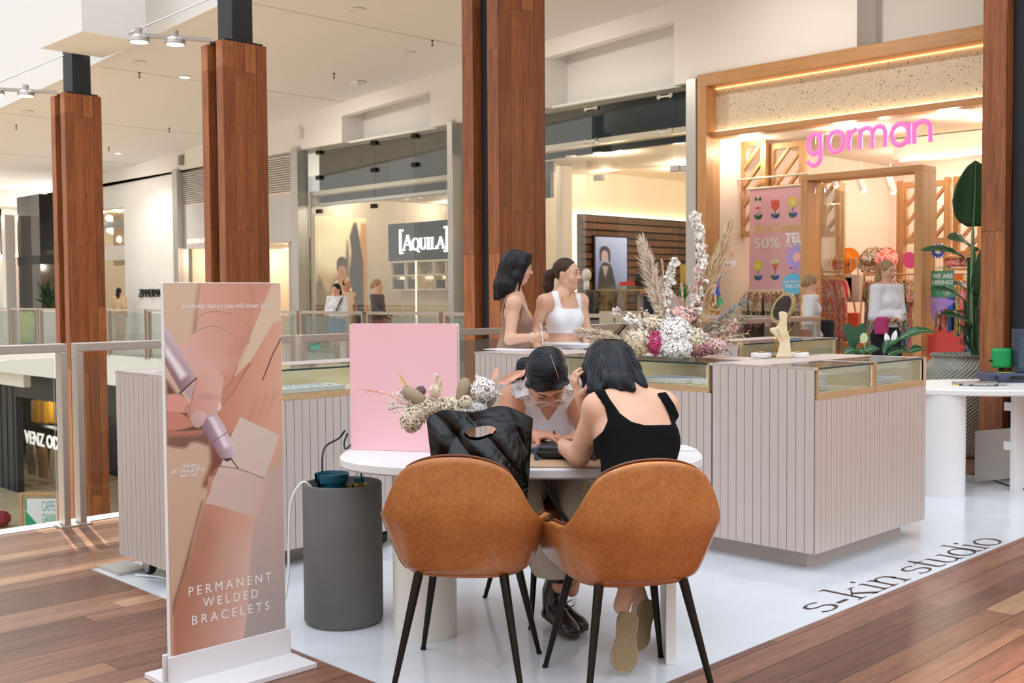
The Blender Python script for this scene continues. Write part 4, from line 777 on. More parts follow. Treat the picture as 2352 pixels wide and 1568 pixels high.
# clothes, hats and bags
P1=pat('patterned cloth blue green',['20366e','5a8c2e','e7d23c','1c1c2c','3d63b8','e88a3a','b8cfe0'],9); P2=pat('patterned cloth warm',['d94f2c','f0c23a','2f6b3d','f3e7d0','7a2f6b','2f4fa8'],10); P3=pat('patterned cloth olive',['7c8a1e','d8e04a','27357a','0f1420','c4538a','8fb0d8'],8); P4=pat('patterned cloth coral',['e8413a','f08c8a','f7dcd4','b03a7a','e96f4a'],8); P5=pat('patterned cloth green white',['2f6b4d','e9dfc8','8a2f4a','d8a05a','f2ede0','16241c'],9); RD=pbr('red cloth b','dd2f26',.8); PK=pbr('pink cloth b','e58aa8',.8)
ra,rb_=F(1985,631,17.6),F(2118,629,17.6); zr=(ra.z+rb_.z)/2; rack('clothes_rack','pale wooden clothes rack full of patterned dresses inside the open door',(ra.x,17.6,zr),(rb_.x,17.6,zr),M['oakx'],aframe=True)
rackrow('patterned dress hanging on the wooden rack inside the fashion shop','dress','patterned dresses on the wooden rack',(ra.x+.05,17.6,zr),(rb_.x-.02,17.6,zr),16,[P3,P1,P2,P3,P1,P4,P2],.44,1.2,.3,PI/2+.6,7)
ra,rb_=F(1886,622,16.9),F(1932,630,18.4); rack('clothes_rack','short clothes rack of red garments just inside the door jamb',(ra.x,16.9,ra.z),(rb_.x,18.3,ra.z),M['oakx'],aframe=True)
rackrow('red or pink garment hanging just inside the door','garment','red garments inside the door',(ra.x,16.95,ra.z),(rb_.x,18.25,ra.z),8,[P4,RD,P2,PK],.42,1.05,.3,.9,11)
ra,rb_=F(1712,664,17.2),F(1845,664,17.2); rack('clothes_rack','rack of green patterned garments under the pink sale banner',(ra.x,17.2,1.56),(rb_.x,17.2,1.56),M['oakx'])
rackrow('green patterned garment hanging below the pink sale banner','garment','green garments below the banner',(ra.x,17.2,1.56),(rb_.x,17.2,1.56),12,[P5,P5,P2,P5],.44,.85,.3,PI/2+.5,17)
ra,rb_=F(2150,640,17.8),F(2252,640,17.8); rack('clothes_rack','clothes rack behind the potted plant in the fashion shop',(ra.x,17.8,1.6),(rb_.x,17.8,1.6),M['oakx'],aframe=True)
rackrow('bright garment hanging behind the potted plant','garment','garments behind the potted plant',(ra.x,17.8,1.6),(rb_.x,17.8,1.6),11,[P2,P4,P1,pbr('royal blue cloth','2f62c9',.7),P3],.44,1.2,.3,PI/2+.6,23)
ha=F(1948,590,18.6); hat=MB().lathe([(.01,.16),(.1,.15),(.13,.08),(.14,.02),(.27,-.02),(.27,-.03),(.0,-.03)],(0,0,0),20)
for i,(px,py,mt,lb) in enumerate(((1943,600,pbr('orange cloth','f08a1c',.8),'orange bucket hat on the shop wall'),(2003,598,P5,'floral bucket hat on the shop wall'),(2030,600,P4,'pink patterned bucket hat behind the standing shopper'))):
    c=F(px,py,18.6); o=MB(); o.v=list(hat.v);o.f=list(hat.f);o.m=list(hat.m); o=o.obj('bucket_hat',mt,smooth=50); o.location=c; o.rotation_euler=(1.2,0,0); tag(o,lb,'hat')
tag(MB().box((F(1930,595,18.7).x,18.68,F(1930,592,18.7).z),(F(2040,595,18.7).x,18.72,F(1930,589,18.7).z)).obj('peg_rail',M['oakx']),'thin oak peg rail carrying hats on the shop wall','rail')
def tote(mt,label,px,py,w=.34,h=.4,Y=18.5):
    c=F(px,py,Y); t=thing('tote_bag',label,'bag',(c.x,Y,c.z-h)); MB().box((c.x-w/2,Y-.05,c.z-h),(c.x+w/2,Y+.05,c.z)).obj('body',mt,t,bevel=.02)
    MB().tube([(c.x-w*.3,Y,c.z),(c.x-w*.15,Y,c.z+.3),(c.x+w*.15,Y,c.z+.3),(c.x+w*.3,Y,c.z)],.014,6).obj('handle',mt,t)
tote(pat('dark floral','120e10 d94f2c e8a33a 120e10'.split(),7) if False else pat('dark floral',['140f12','d94f2c','140f12','e8a33a'],7),'dark floral bag hanging below the orange hat',1942,635); tote(pbr('silver cloth','cfc6ba',.4),'pale silver bag hanging on the shop wall',1961,630,.3,.5); tote(pbr('coral cloth','ee6a4a',.8),'coral red tote bag low on the shop wall',1950,718,.45,.5); tote(pat('coral print',['ee7a5a','d92f2c','f3a08a'],5),'coral patterned tote bag beside the red rack',1925,722,.4,.5)
# shelves with folded goods behind plant
t=thing('wall_shelf','oak shelves of folded goods behind the potted plant','shelf',(F(2215,640,19).x,19,0)); xa_,xb_=F(2182,640,19).x,F(2256,640,19).x
for py in (590,618,660,705): MB().box((xa_,18.7,F(2200,py,18.8).z-.02),(xb_,19,F(2200,py,18.8).z+.02)).obj('shelf_board',M['oakx'],t)
for i,(px,py,mt) in enumerate(((2195,612,P4),(2222,612,pat('black pink',['1b1418','e0608a','d8b98a','1b1418'],6)),(2245,612,P1),(2200,655,pbr('orange goods','e8762c',.8)),(2230,655,pbr('cream goods','ead9b8',.8)),(2205,700,P2),(2235,700,pbr('blue glass','1d7fc0',.3)))):
    c=F(px,py,18.8); tag(MB().box((c.x-.16,18.74,c.z),(c.x+.16,18.98,c.z+.2)).obj('folded_goods',mt,bevel=.05),'bright folded goods on the oak shelves behind the plant, %s shelf, %s'%(('top','middle','lower')[0 if i<3 else 1 if i<5 else 2],nth(i if i<3 else i-3 if i<5 else i-5)),'goods','folded goods on the oak shelves')
tag(MB().box((F(1930,800,18.75).x,18.75,.013),(F(2255,800,18.75).x,18.95,.5)).obj('plinth',pbr('peach plinth','eaa070',.6)),'low peach coloured plinth running inside the fashion shop','plinth')
t=thing('display_table','low table with green goods seen under the rail','table',(F(1745,770,17).x,17,0)); MB().box((F(1700,770,16.6).x,16.55,.013),(F(1800,770,16.6).x,17,.5)).obj('base',M['white'],t)
for px,mt,lb in ((1715,P5,'patterned'),(1740,pbr('bright green','6cc644',.7),'bright green'),(1765,pbr('pink goods','e8a0b8',.7),'pink')):
    c=F(px,760,16.8); tag(MB().box((c.x-.1,16.68,.501),(c.x+.1,16.9,.6)).obj('folded_garment',mt,bevel=.02),lb+' folded garment on the low table under the sale banner','garment')
# ---------------------------------------------------------------- far left end of the mall and the level below
q=atY(42,600,13.4); q2=atY(93,600,13.4); h=atY(66,449,13.4).z
MB_=MB().box((q.x,13.4,0),(q2.x,14.3,h)); gb=pbr('gloss black stone','0d0c0c',.08,0,None,None,coat=.5)
t=thing('black_pillar','glossy black pillar beyond the slimmest timber column','pillar',((q.x+q2.x)/2,13.85,0)); MB_.obj('shaft',gb,t); MB().box((q.x-.01,13.38,atY(66,608,13.4).z),(q2.x+.01,14.31,atY(66,588,13.4).z)).obj('band',M['black'],t)
a=atX(92,548,E0+.05); b=atX(117,548,E0+.05); m=MB(); text(m,'NI',a,(0,b.y-a.y,0),(0,0,atX(92,524,E0+.05).z-a.z),(.05,0,0),bold=.03,space=1.2); tag(m.obj('shop_sign',emit('amber sign','ffd9a0',4)),'large glowing letters on the white wall left of the slimmest column','sign')
for px,py,w_,h_,mt,lb in ((28,640,1.0,2.2,pbr('pink lit wall','c98aa0',.6),'pinkish display panel in the far left shop'),(110,645,.7,2.2,pbr('maroon wall','8c3a52',.6),'maroon display panel beside the glossy black pillar')):
    c=atX(px,py,E0-2); tag(MB().box((E0-2.1,c.y-w_/2,0),(E0-2,c.y+w_/2,h_)).obj('painted_board',mt),lb,'panel')
area((E0-1.2,15.5,2.8),1.5,3,160); area((E0-1.2,19,2.8),1.5,3,160); area((E0+2.5,14,4.2),1,3,220,(1,.95,.88))  # the last group is added fill for the dark soffit band
c=atX(26,585,E0+.04); tag(MB().box((E0,c.y-1,2.9),(E0+.05,c.y+.45,2.96)).obj('light_strip',EM_WARM),'warm light strip over the far left shop window','light')
c=atY(9,600,13); tag(MB().box((c.x-.15,13,0),(c.x+.15,13.3,4)).obj('white_post',M['white']),'white post at the far left edge','post')
gr=pbr('lime cloth','a8c02a',.8); dk=pbr('olive dark cloth','2c2e24',.8)
for i,(px,mt,lb) in enumerate(((52,gr,'lime green'),(62,gr,'lime green second'),(72,gr,'lime green third'),(88,dk,'dark'))):
    c=atY(px,770,13); o=garment(40+i,.42,.95,.1,0).obj('garment',mt,smooth=60); o.location=(c.x,13,.1); tag(o,lb+' garment seen through the far balustrade below the black pillar','garment','garments behind the far balustrade')
t=thing('potted_plant','dark green plant behind the far balustrade left of the slimmest column','plant',(atY(112,700,13.2).x,13.2,0)); m=MB(); r=random.Random(4); c=atY(112,700,13.2)
for i in range(60): g=rnd.rand()*6.28; m.leaf((c.x,13.2,1.1),(c.x+.5*math.cos(g)*r.random(),13.2+.4*math.sin(g),1.3+r.random()*.7),.1,n=3,bend=.1)
m.obj('foliage',pbr('dark foliage','27401f',.6),t); MB().lathe([(.2,0),(.25,.6),(.2,1.1),(0,1.1)],(c.x,13.2,0),16).obj('pot',M['white'],t,smooth=40)
# level below
ZL=-4.6
area((atY(90,1000,14.6).x,14.8,-1.9),3,1.6,140)
c=atZ(92,1230,ZL); t=thing('easel_sign','wooden framed green and white cafe sign standing on the level below','sign',(c.x,c.y,ZL)); W=.95; u=DX; w0=c-u*(W*.48); 
hh=1.05
for a_ in (0,W): MB().obox(w0+u*a_+ZZ*(hh/2),u*.03,NF*.02,ZZ*(hh/2)).obj('leg',M['oak'],t)
MB().obox(w0+u*(W/2)+ZZ*(hh+.02),u*(W/2+.04),NF*.025,ZZ*.03).obj('top_bar',M['oak'],t); MB().obox(w0+u*(W*.53)+ZZ*(hh*.56),u*(W*.42),NF*.01,ZZ*.36).obj('board',M['paper'],t)
gm_=pbr('cafe green','16a377',.5); b0=w0+u*(W*.11)+ZZ*(hh*.56-.36)+NF*.012; m=MB(); m.prism([(0,0),(.36,0),(0,.42)],b0,u,ZZ,NF*.002).prism([(0,.42),(.04,.42),(.04,.72),(0,.72)],b0,u,ZZ,NF*.002); m.obj('green_corner',gm_,t)
m=MB(); text(m,'CAFFE',b0+u*.42+ZZ*.4,u*.34,ZZ*.26,NF*.003,0); text(m,'GIANNI',b0+u*.42+ZZ*.08,u*.34,ZZ*.26,NF*.003,1); m.obj('lettering',[pbr('blue grey ink','7fb0c4',.5),pbr('green ink','5cb893',.5)],t)
Yl=14.2; z_=atY(85,1012,Yl).z; ra=atY(52,1012,Yl); rb2=atY(140,1012,Yl); rack('clothes_rack','steel clothes rail in the dark shop on the level below',(ra.x,Yl,z_),(rb2.x,Yl,z_),M['chrome'])
for i,(px,mt,lb) in enumerate(((72,pat('mottled beige',['d9cdb8','8a8070','c9bba0'],9),'mottled beige'),(98,pbr('camel cloth','b98a5c',.8),'camel coloured'),(126,pbr('sand cloth','b3a284',.8),'sand coloured'))):
    c=atY(px,1020,Yl); o=garment(60+i,.55,1.1,.14,.7).obj('jacket',mt,smooth=60); o.location=(c.x,Yl,z_-1.15); tag(o,lb+' jacket on the rail in the shop below','jacket','jackets on the level below')
m=MB(); a=atY(58,1016,13.9); b=atY(146,1020,13.9); text(m,'VENZ ODE',a,(b.x-a.x,0,0),(0,0,.42),(0,-.03,0),bold=.02); tag(m.obj('shop_sign',emit('pale sign','e8e0d8',1.2)),'pale capital lettering in the shop window on the level below','sign')
for i,(px,py) in enumerate(((84,955),(104,957),(122,957))): c=atY(px,py+15,14.6); tag(MB().box((c.x-.22,14.5,c.z),(c.x+.22,14.8,c.z+.75)).obj('folded_knitwear',pbr('mustard knit %d'%i,'c98f1c',.8),bevel=.04),'mustard knitwear stack in the shop below, '+nth(i,3),'knitwear','knitwear on the level below')
c=atY(104,980,14.65); tag(MB().box((c.x-1.4,14.45,c.z-.08),(c.x+1.4,14.95,c.z)).obj('shelf_board',M['bronze']),'dark shelf under the mustard knitwear on the level below','shelf')
c=atZ(3,1210,ZL); tag(MB().ball((c.x,c.y,ZL+.22),(.28,.25,.22),10).obj('red_bag',pbr('dark red cloth','8c1a28',.7)),'dark red bag on the lower floor at the far left edge','bag')
t=thing('green_tag','small mint green sticker on the balustrade glass left of the pink board','sticker',(0,0,0)); t.location=atX(724,795,XR+.02); cc=atX(724,795,XR+.012); MB().box((XR+.007,cc.y-.045,cc.z-.022),(XR+.009,cc.y+.045,cc.z+.022)).obj('label',pbr('mint paper','7fcab4',.6),t)
# ---------------------------------------------------------------- jewellery kiosk units
def slats(mb,p0,p1,z0,z1,n,pitch=.0505,gap=.0035,th=.008):   # boards on a vertical face from p0 to p1, outward normal n
    p0=Vector(p0);p1=Vector(p1);L=(p1-p0).length;d=(p1-p0).normalized();n=Vector(n); k=max(1,round(L/pitch)); w_=L/k
    for i in range(k):
        c=p0+d*(w_*(i+.5))+n*(th/2); c.z=(z0+z1)/2; mb.obox(c,d*(w_/2-gap/2),n*(th/2),Vector((0,0,(z1-z0)/2)))
ZK=1.05; ZB=.10; DZ=.905   # counter height, underside of slats, bottom of the display
def unit(name,label,x0,x1,y0,y1,faces,disp,kick=.1,kl=None,kr=None):
    """faces: dict side -> list of (a,b,zlo,zhi) slatted stretches; disp: list of (side,a,b) glazed display bays"""
    t=thing(name,label,'display counter',((x0+x1)/2,(y0+y1)/2,0),'kiosk counters'); e=.008
    m=MB().box((x0+e,y0+e,ZB),(x1-e,y1-e,DZ-.012)); m.obj('cabinet_body',M['slatback'],t)
    MB().box((x0+(kick if kl is None else kl),y0+kick,ZV),(x1-(kick if kr is None else kr),y1-kick,ZB)).obj('plinth',M['slat'],t)
    m=MB(); N={'F':(0,-1,0),'R':(1,0,0),'L':(-1,0,0),'B':(0,1,0)}
    def pt(s,a): return {'F':(a,y0+e,0),'B':(a,y1-e,0),'R':(x1-e,a,0),'L':(x0+e,a,0)}[s]
    for s,l in faces.items():
        for a,b,zl,zh in l: slats(m,pt(s,a),pt(s,b),zl,zh,N[s])
    m.obj('slat_panel',M['slat'],t)
    return t
def bay(t,box,openside,shelfmat=True):   # box=(x0,x1,y0,y1): plywood display bay, glass on top and on the open side
    x0,x1,y0,y1=box; w_=.014; m=MB().box((x0,y0,DZ-.012),(x1,y1,DZ+.012)); e=MB()
    S={'F':((x0,y0),(x1,y0)),'R':((x1,y0),(x1,y1)),'B':((x0,y1),(x1,y1)),'L':((x0,y0),(x0,y1))}
    for s,((ax,ay),(bx,by)) in S.items():
        if s==openside: continue
        if s in 'FB': yy=(ay,ay+w_) if s=='F' else (ay-w_,ay); m.box((ax,yy[0],DZ),(bx,yy[1],ZK-.012))
        else: xx=(ax,ax+w_) if s=='L' else (ax-w_,ax); m.box((xx[0],ay,DZ),(xx[1],by,ZK-.012))
    m.obj('plywood_tray',M['ply'],t)
    if openside=='F': e.box((x0,y0-.009,DZ-.02),(x1,y0,DZ+.014)).box((x0-.012,y0-.009,DZ-.02),(x0,y0+.02,ZK)).box((x1,y0-.009,DZ-.02),(x1+.012,y0+.02,ZK)); g=MB().box((x0,y0+.004,DZ+.014),(x1,y0+.01,ZK-.012))
    else: e.box((x1,y0,DZ-.02),(x1+.009,y1,DZ+.014)).box((x1-.02,y0-.012,DZ-.02),(x1+.009,y0,ZK)).box((x1-.02,y1,DZ-.02),(x1+.009,y1+.012,ZK)); g=MB().box((x1-.01,y0,DZ+.014),(x1-.004,y1,ZK-.012))
    e.obj('plywood_edge',M['plyedge'],t)
    g.obj('front_glass',M['caseglass'],t); MB().box((x0-.004,y0-.004,ZK-.011),(x1+.004,y1+.004,ZK-.002)).obj('top_glass',M['caseglass'],t)
    ed=MB()
    if openside=='F': ed.box((x0-.004,y0-.0065,ZK-.011),(x1+.004,y0-.004,ZK-.002))
    else: ed.box((x1+.004,y0,ZK-.011),(x1+.0065,y1,ZK-.002))
    ed.obj('glass_edge',M['glassedge'],t)
M['glassedge']=pbr('dark green glass edge','123a34',.2)
M['glass2']=M['glass']
Zt=ZK
# main front counter (long), open display towards the table
t=unit('display_counter','long beige grooved counter behind the seated pair, dried flowers on top',-5.44,-3.53,5.0,5.62,{'F':[(-5.432,-4.78,ZB,Zt),(-4.78,-3.533,ZB,DZ-.02)],'L':[(5.008,5.61,ZB,Zt)],'B':[(-5.43,-3.54,ZB,Zt)]},None,kr=0)
bay(t,(-4.77,-3.56,5.012,5.36),'F')
MB().box((-5.432,5.008,DZ-.012),(-4.785,5.6,Zt-.014)).box((-4.785,5.376,DZ-.012),(-3.54,5.6,Zt-.014)).box((-3.545,5.008,DZ-.01),(-3.532,5.6,Zt-.014)).obj('carcass',M['slatback'],t)
MB().box((-5.44,5.0,Zt-.014),(-4.785,5.62,Zt)).box((-4.785,5.364,Zt-.014),(-3.53,5.62,Zt)).box((-3.545,5.0,Zt-.014),(-3.53,5.62,Zt)).obj('worktop',M['ctop'],t,bevel=.002)
# corner counter with displays on its right side
t=unit('display_counter','beige grooved corner counter with two glazed plywood bays nearest the floor lettering',-3.529,-2.9,5.0,6.24,{'F':[(-3.526,-2.908,ZB,Zt)],'R':[(5.008,6.24,ZB,DZ-.02)],'B':[(-3.52,-2.91,ZB,Zt)]},None,kl=0)
bay(t,(-3.22,-2.908,5.03,5.61),'R'); bay(t,(-3.22,-2.908,5.64,6.2),'R')
MB().box((-3.52,5.008,DZ-.012),(-3.236,6.23,Zt-.014)).box((-3.23,5.008,DZ),(-2.91,5.016,Zt-.014)).box((-3.23,6.214,DZ-.012),(-2.91,6.232,Zt-.014)).obj('carcass',M['slatback'],t)
MB().box((-3.529,5.0,Zt-.014),(-3.226,6.24,Zt)).box((-3.226,5.0,Zt-.014),(-2.9,5.024,Zt)).box((-3.226,6.206,Zt-.014),(-2.9,6.24,Zt)).box((-3.226,5.616,Zt-.014),(-2.9,5.634,Zt)).obj('worktop',M['ctop'],t,bevel=.002)
MB().box((-2.93,6.2,DZ-.02),(-2.9,6.24,Zt-.014)).obj('end_board',M['slat'],t)
# rear counter
t=unit('display_counter','small rear counter with one glazed bay seen behind the necklace bust',-5.3,-4.7,7.0,8.46,{'F':[(-5.29,-4.71,ZB,Zt)],'R':[(7.01,8.45,ZB,DZ-.02)],'L':[(7.01,8.45,ZB,Zt)]},None)
bay(t,(-5.02,-4.708,7.03,8.42),'R')
MB().box((-5.29,7.008,DZ-.012),(-5.03,8.45,Zt-.014)).box((-5.03,7.008,DZ),(-4.71,7.016,Zt-.014)).box((-5.03,8.434,DZ),(-4.71,8.45,Zt-.014)).obj('carcass',M['slatback'],t)
MB().box((-5.3,7.0,Zt-.014),(-5.026,8.46,Zt)).box((-5.026,7.0,Zt-.014),(-4.7,7.024,Zt)).box((-5.026,8.426,Zt-.014),(-4.7,8.46,Zt)).obj('worktop',M['ctop'],t,bevel=.002)
# left counter behind the banner, on castors
yq=2.54
t=unit('display_counter','beige grooved counter on castors behind the printed banner',-5.5,-4.93,yq,4.05,{'F':[(-5.492,-4.938,ZB,Zt)],'R':[(yq+.06,4.04,ZB,DZ-.02)],'L':[(yq+.01,4.04,ZB,Zt)],'B':[(-5.49,-4.94,ZB,Zt)]},None,kick=.17)
bay(t,(-5.24,-4.938,yq+.08,4.01),'R')
MB().box((-5.49,yq+.008,DZ-.012),(-5.25,4.04,Zt-.014)).box((-5.25,yq+.008,DZ),(-4.94,yq+.06,Zt-.014)).box((-5.25,4.024,DZ),(-4.94,4.04,Zt-.014)).obj('carcass',M['slatback'],t)
MB().box((-5.5,yq,Zt-.014),(-5.246,4.05,Zt)).box((-5.246,yq,Zt-.014),(-4.93,yq+.074,Zt)).box((-5.246,4.016,Zt-.014),(-4.93,4.05,Zt)).obj('worktop',M['ctop'],t,bevel=.002)
MB().box((-4.94,yq,ZB),(-4.93,yq+.055,Zt-.014)).obj('end_board',pbr('grey beige board','aba2a0',.5),t)
for (x,y) in ((-5.36,yq+.1),(-5.05,yq+.1),(-5.36,3.9),(-5.05,3.9)):
    c=MB().lathe([(.012,-.018),(.042,-.018),(.045,-.01),(.045,.01),(.042,.018),(.012,.018)],(x,y,.048),20,axis=(0,1,0)).obj('castor',M['black'],t,smooth=40); MB().lathe([(.0,-.019),(.026,-.02)],(x,y,.048),16,axis=(0,1,0)).lathe([(.03,-.021),(.034,-.02)],(x,y,.048),16,axis=(0,1,0)).box((x-.02,y-.025,.06),(x+.02,y+.025,ZB)).obj('castor_bracket',M['alu'],c)
tag(MB().tube(crv([(-5.36,2.56,.012),(-5.2,2.63,.011),(-5.0,2.6,.011),(-4.85,2.52,.011),(-4.7,2.58,.011)]),.006,6).obj('white_cable',M['whitegloss'],smooth=True),'white power cable lying under the counter on castors','cable')
tag(MB().box((-5.66,2.5,ZV),(-5.42,2.66,.02)).obj('vinyl_offcut',pbr('beige offcut','b8ada4',.5)),'loose beige floor strip beside the castor','strip')
# ---- floor lettering: thick and thin strokes lying on the vinyl
DK=pbr('brown vinyl lettering','4c332c',.45)
LT={'s':([arc(.33,.76,.25,.215,35,265,18)+arc(.33,.30,.28,.27,80,-150,20)[0:]],.72,None),
 '-':([seg((.05,.33),(.4,.33))],.52,.085),
 'k':([seg((.15,0),(.15,1.62)),seg((.15,.42),(.62,.97)),seg((.3,.6),(.72,.0)),seg((.0,.015),(.3,.015)),seg((.0,1.6),(.15,1.6)),seg((.5,.98),(.74,.98)),seg((.56,.015),(.86,.015))],.9,[.1,.035,.11,.03,.03,.03,.03]),
 'i':([seg((.15,0),(.15,1)),seg((.0,.015),(.3,.015)),seg((.02,.98),(.15,.98))],.36,[.1,.03,.03]),
 'n':([seg((.15,0),(.15,1)),seg((.02,.98),(.15,.98)),seg((.0,.015),(.3,.015)),arc(.42,.62,.26,.36,165,0,12)+[(.68,.5)],seg((.68,.62),(.68,0)),seg((.53,.015),(.83,.015))],.9,[.1,.03,.03,None,.1,.03]),
 't':([seg((.17,1.38),(.17,.25))+arc(.35,.22,.18,.2,180,300,8),seg((.0,.98),(.42,.98))],.5,[None,.03]),
 'u':([seg((.13,1),(.13,.35))+arc(.38,.3,.25,.28,180,330,10),seg((.66,1),(.66,0)),seg((.0,.98),(.13,.98)),seg((.52,.98),(.66,.98)),seg((.66,.015),(.8,.015))],.86,[None,.1,.03,.03,.03]),
 'd':([arc(.38,.49,.33,.49,0,360,30),seg((.72,0),(.72,1.62)),seg((.58,1.6),(.72,1.6)),seg((.72,.015),(.87,.015))],.95,[None,.1,.03,.03]),
 'o':([arc(.42,.49,.36,.5,0,360,30)],.86,None),' ':([],.36,None)}
word='s-kin studio'; tot=sum(LT[c][1] for c in word); yA,yB=4.40,6.43; xL=-2.535; xh=.125*1.02; sx=(yB-yA)/tot
x=0; base=Vector((-2.505,yA,ZV+.0005)); fl_=thing('floor_lettering','dark brown serif lettering on the white floor along the timber edge','lettering',(-2.55,yA+1,ZV))
for ch in word:
    st,adv,ws=LT[ch]; m=MB()
    for i,s in enumerate(st):
        wd=(ws[i] if isinstance(ws,list) else ws)
        stroke(m,s,base+Vector((0,x*sx,0)),sx,xh,.03*sx,.115*sx,w=(0,0,.0008),U=(0,1,0),V=(-1,0,0),wf=(lambda t_,wd=wd:wd*sx*.9) if wd else None)
    if ch=='i': m.lathe([(.055*sx,0),(.055*sx,.0008)],base+Vector((-xh*1.36,(x+.15)*sx,0)),16)
    if ch!=' ': m.obj('letter',DK,fl_)
    x+=adv
# ---- jewellery, trays and papers on and in the counters
M['vel']=pbr('white velvet','f1eeea',.8)
def tray(label,c,w_,d_,rz,group,rings=24,name='jewellery_tray',h=.026):
    t=thing(name,label,'jewellery tray',c,group,0); m=MB(); R=Matrix.Rotation(rz,3,'Z'); c=Vector(c); u=R@Vector((w_/2,0,0)); v=R@Vector((0,d_/2,0)); m.obox(c+Vector((0,0,h/2)),u,v,(0,0,h/2)); m.obj('pad',M['vel'],t,bevel=.004)
    m=MB(); r=random.Random(int(c.x*991)); k=max(2,int(rings**.5))
    for i in range(k):
        for j in range(k): q=c+u*((i+.5)/k*2-1)*.85+v*((j+.5)/k*2-1)*.85+Vector((0,0,h)); m.lathe([(.006,0),(.0075,.002),(.006,.004)],q,8,axis=R@Vector((0,1,.6)))
    m.obj('ring_rows',M['chrome'],t)
g='white jewellery trays in the counters'; zz=DZ+.013
tray('white ring tray in the long front counter beside the black haired woman',(-3.93,5.16,zz),.3,.22,.15,g,64); tray('second white tray at the right end of the long front counter',(-3.66,5.2,zz),.16,.2,.1,g,16)
tray('white tray of bracelets in the second bay of the corner counter',(-3.04,5.78,zz),.2,.26,0,g,36); tray('narrow white tray at the far end of the corner counter',(-3.06,6.04,zz),.15,.16,0,g,16)
tray('white tray lying in the small rear counter',(-4.86,7.9,zz),.2,.4,0,g,36); tray('low white pad with chain jewellery in the counter on castors',(-5.06,3.3,zz),.2,.6,0,g,64)
for (x,y,lb) in ((-3.02,5.16,'front'),(-3.0,5.22,'rear')):
    tag(MB().box((x-.035,y-.03,zz),(x+.035,y+.03,zz+.03)).box((x-.035,y+.0,zz+.03),(x+.035,y+.02,zz+(.04 if lb=='front' else .09))).obj('ring_box',M['vel'],bevel=.006),'white ring box in the first bay of the corner counter, %s one'%lb,'ring box')
tag(MB().lathe([(.03,0),(.034,.01),(.03,.085),(.024,.09),(0,.09)],(-3.06,5.29,zz),20).obj('ring_cone',M['vel'],smooth=40),'rounded white ring stand in the first bay of the corner counter','stand')
# necklace bust
c=atZ(1803,822,ZK); t=thing('necklace_bust','pale wooden necklace bust standing on the corner counter','necklace stand',(c.x,c.y,ZK+.001))
dx=Vector((.7015,.7127,0)); dn=Vector((.7127,-.7015,0))
P=[(-.09,.005),(-.065,.06),(-.05,.12),(-.075,.17),(-.125,.215),(-.15,.24),(-.13,.26),(-.075,.265),(-.05,.31),(-.06,.38),(-.05,.4),(0,.395),(.02,.38),(.015,.31),(.02,.24),(.04,.18),(.05,.1),(.06,.005)]
P=[(x*.62,z*.62*1.1) for x,z in P]
MB().prism(P,Vector((c.x,c.y,ZK+.0))-dn*-.012,dx,(0,0,1),dn*-.024).obj('bust_board',M['ply'],t,bevel=.008); MB().tube(crv([c+dx*-.05+dn*.02+Vector((0,0,.17)),c+dx*-.02+dn*.025+Vector((0,0,.11)),c+dx*.03+dn*.02+Vector((0,0,.17))]),.002,5).obj('necklace',M['gold'],t)
# round mirror leaning behind the bust on a patterned frame
t=thing('table_mirror','small oval mirror in a spotted gold frame behind the wooden bust','mirror',(c.x-.12,c.y+.12,ZK+.001)); q=Vector((c.x-.1,c.y+.14,ZK+.33)); ax=Vector((.55,-.45,.35)).normalized()
ax=(dx*-.9+dn*.38+Vector((0,0,.42))).normalized(); q=atD(1800,708,6.75)
MB().lathe([(.0,0),(.08,0)],q+ax*.013,28,axis=ax).obj('mirror_glass',pbr('mirror dark','4a3a34',.05,.9),t); MB().lathe([(.0,-.006),(.1,-.006),(.102,.012),(.078,.012)],q,28,axis=ax).obj('frame',pat('spotted gold',['c9a24c','20180e','e0c070','20180e'],55,.3),t,smooth=40)
MB().tube([q,(c.x-.13,c.y+.1,ZK+.1),(c.x-.12,c.y+.12,ZK+.01)],.007,8).lathe([(.06,0),(.06,.008)],(c.x-.12,c.y+.12,ZK+.001),20).obj('stand',M['gold'],t,smooth=40)
for i,(u_,lb) in enumerate(((-.13,'left of'),(.09,'right of'))):
    p=c+dx*u_+dn*-.04; t=thing('bracelet_stand','low white pad with gold bracelet just %s the wooden bust'%lb,'stand',(p.x,p.y,ZK+.001)); MB().box((p.x-.05,p.y-.035,ZK+.001),(p.x+.05,p.y+.035,ZK+.03)).obj('pad',M['vel'],t,bevel=.006); MB().lathe([(.022,0),(.025,.003),(.022,.006)],(p.x,p.y,ZK+.031),20).obj('bracelet',M['gold'],t,smooth=40)
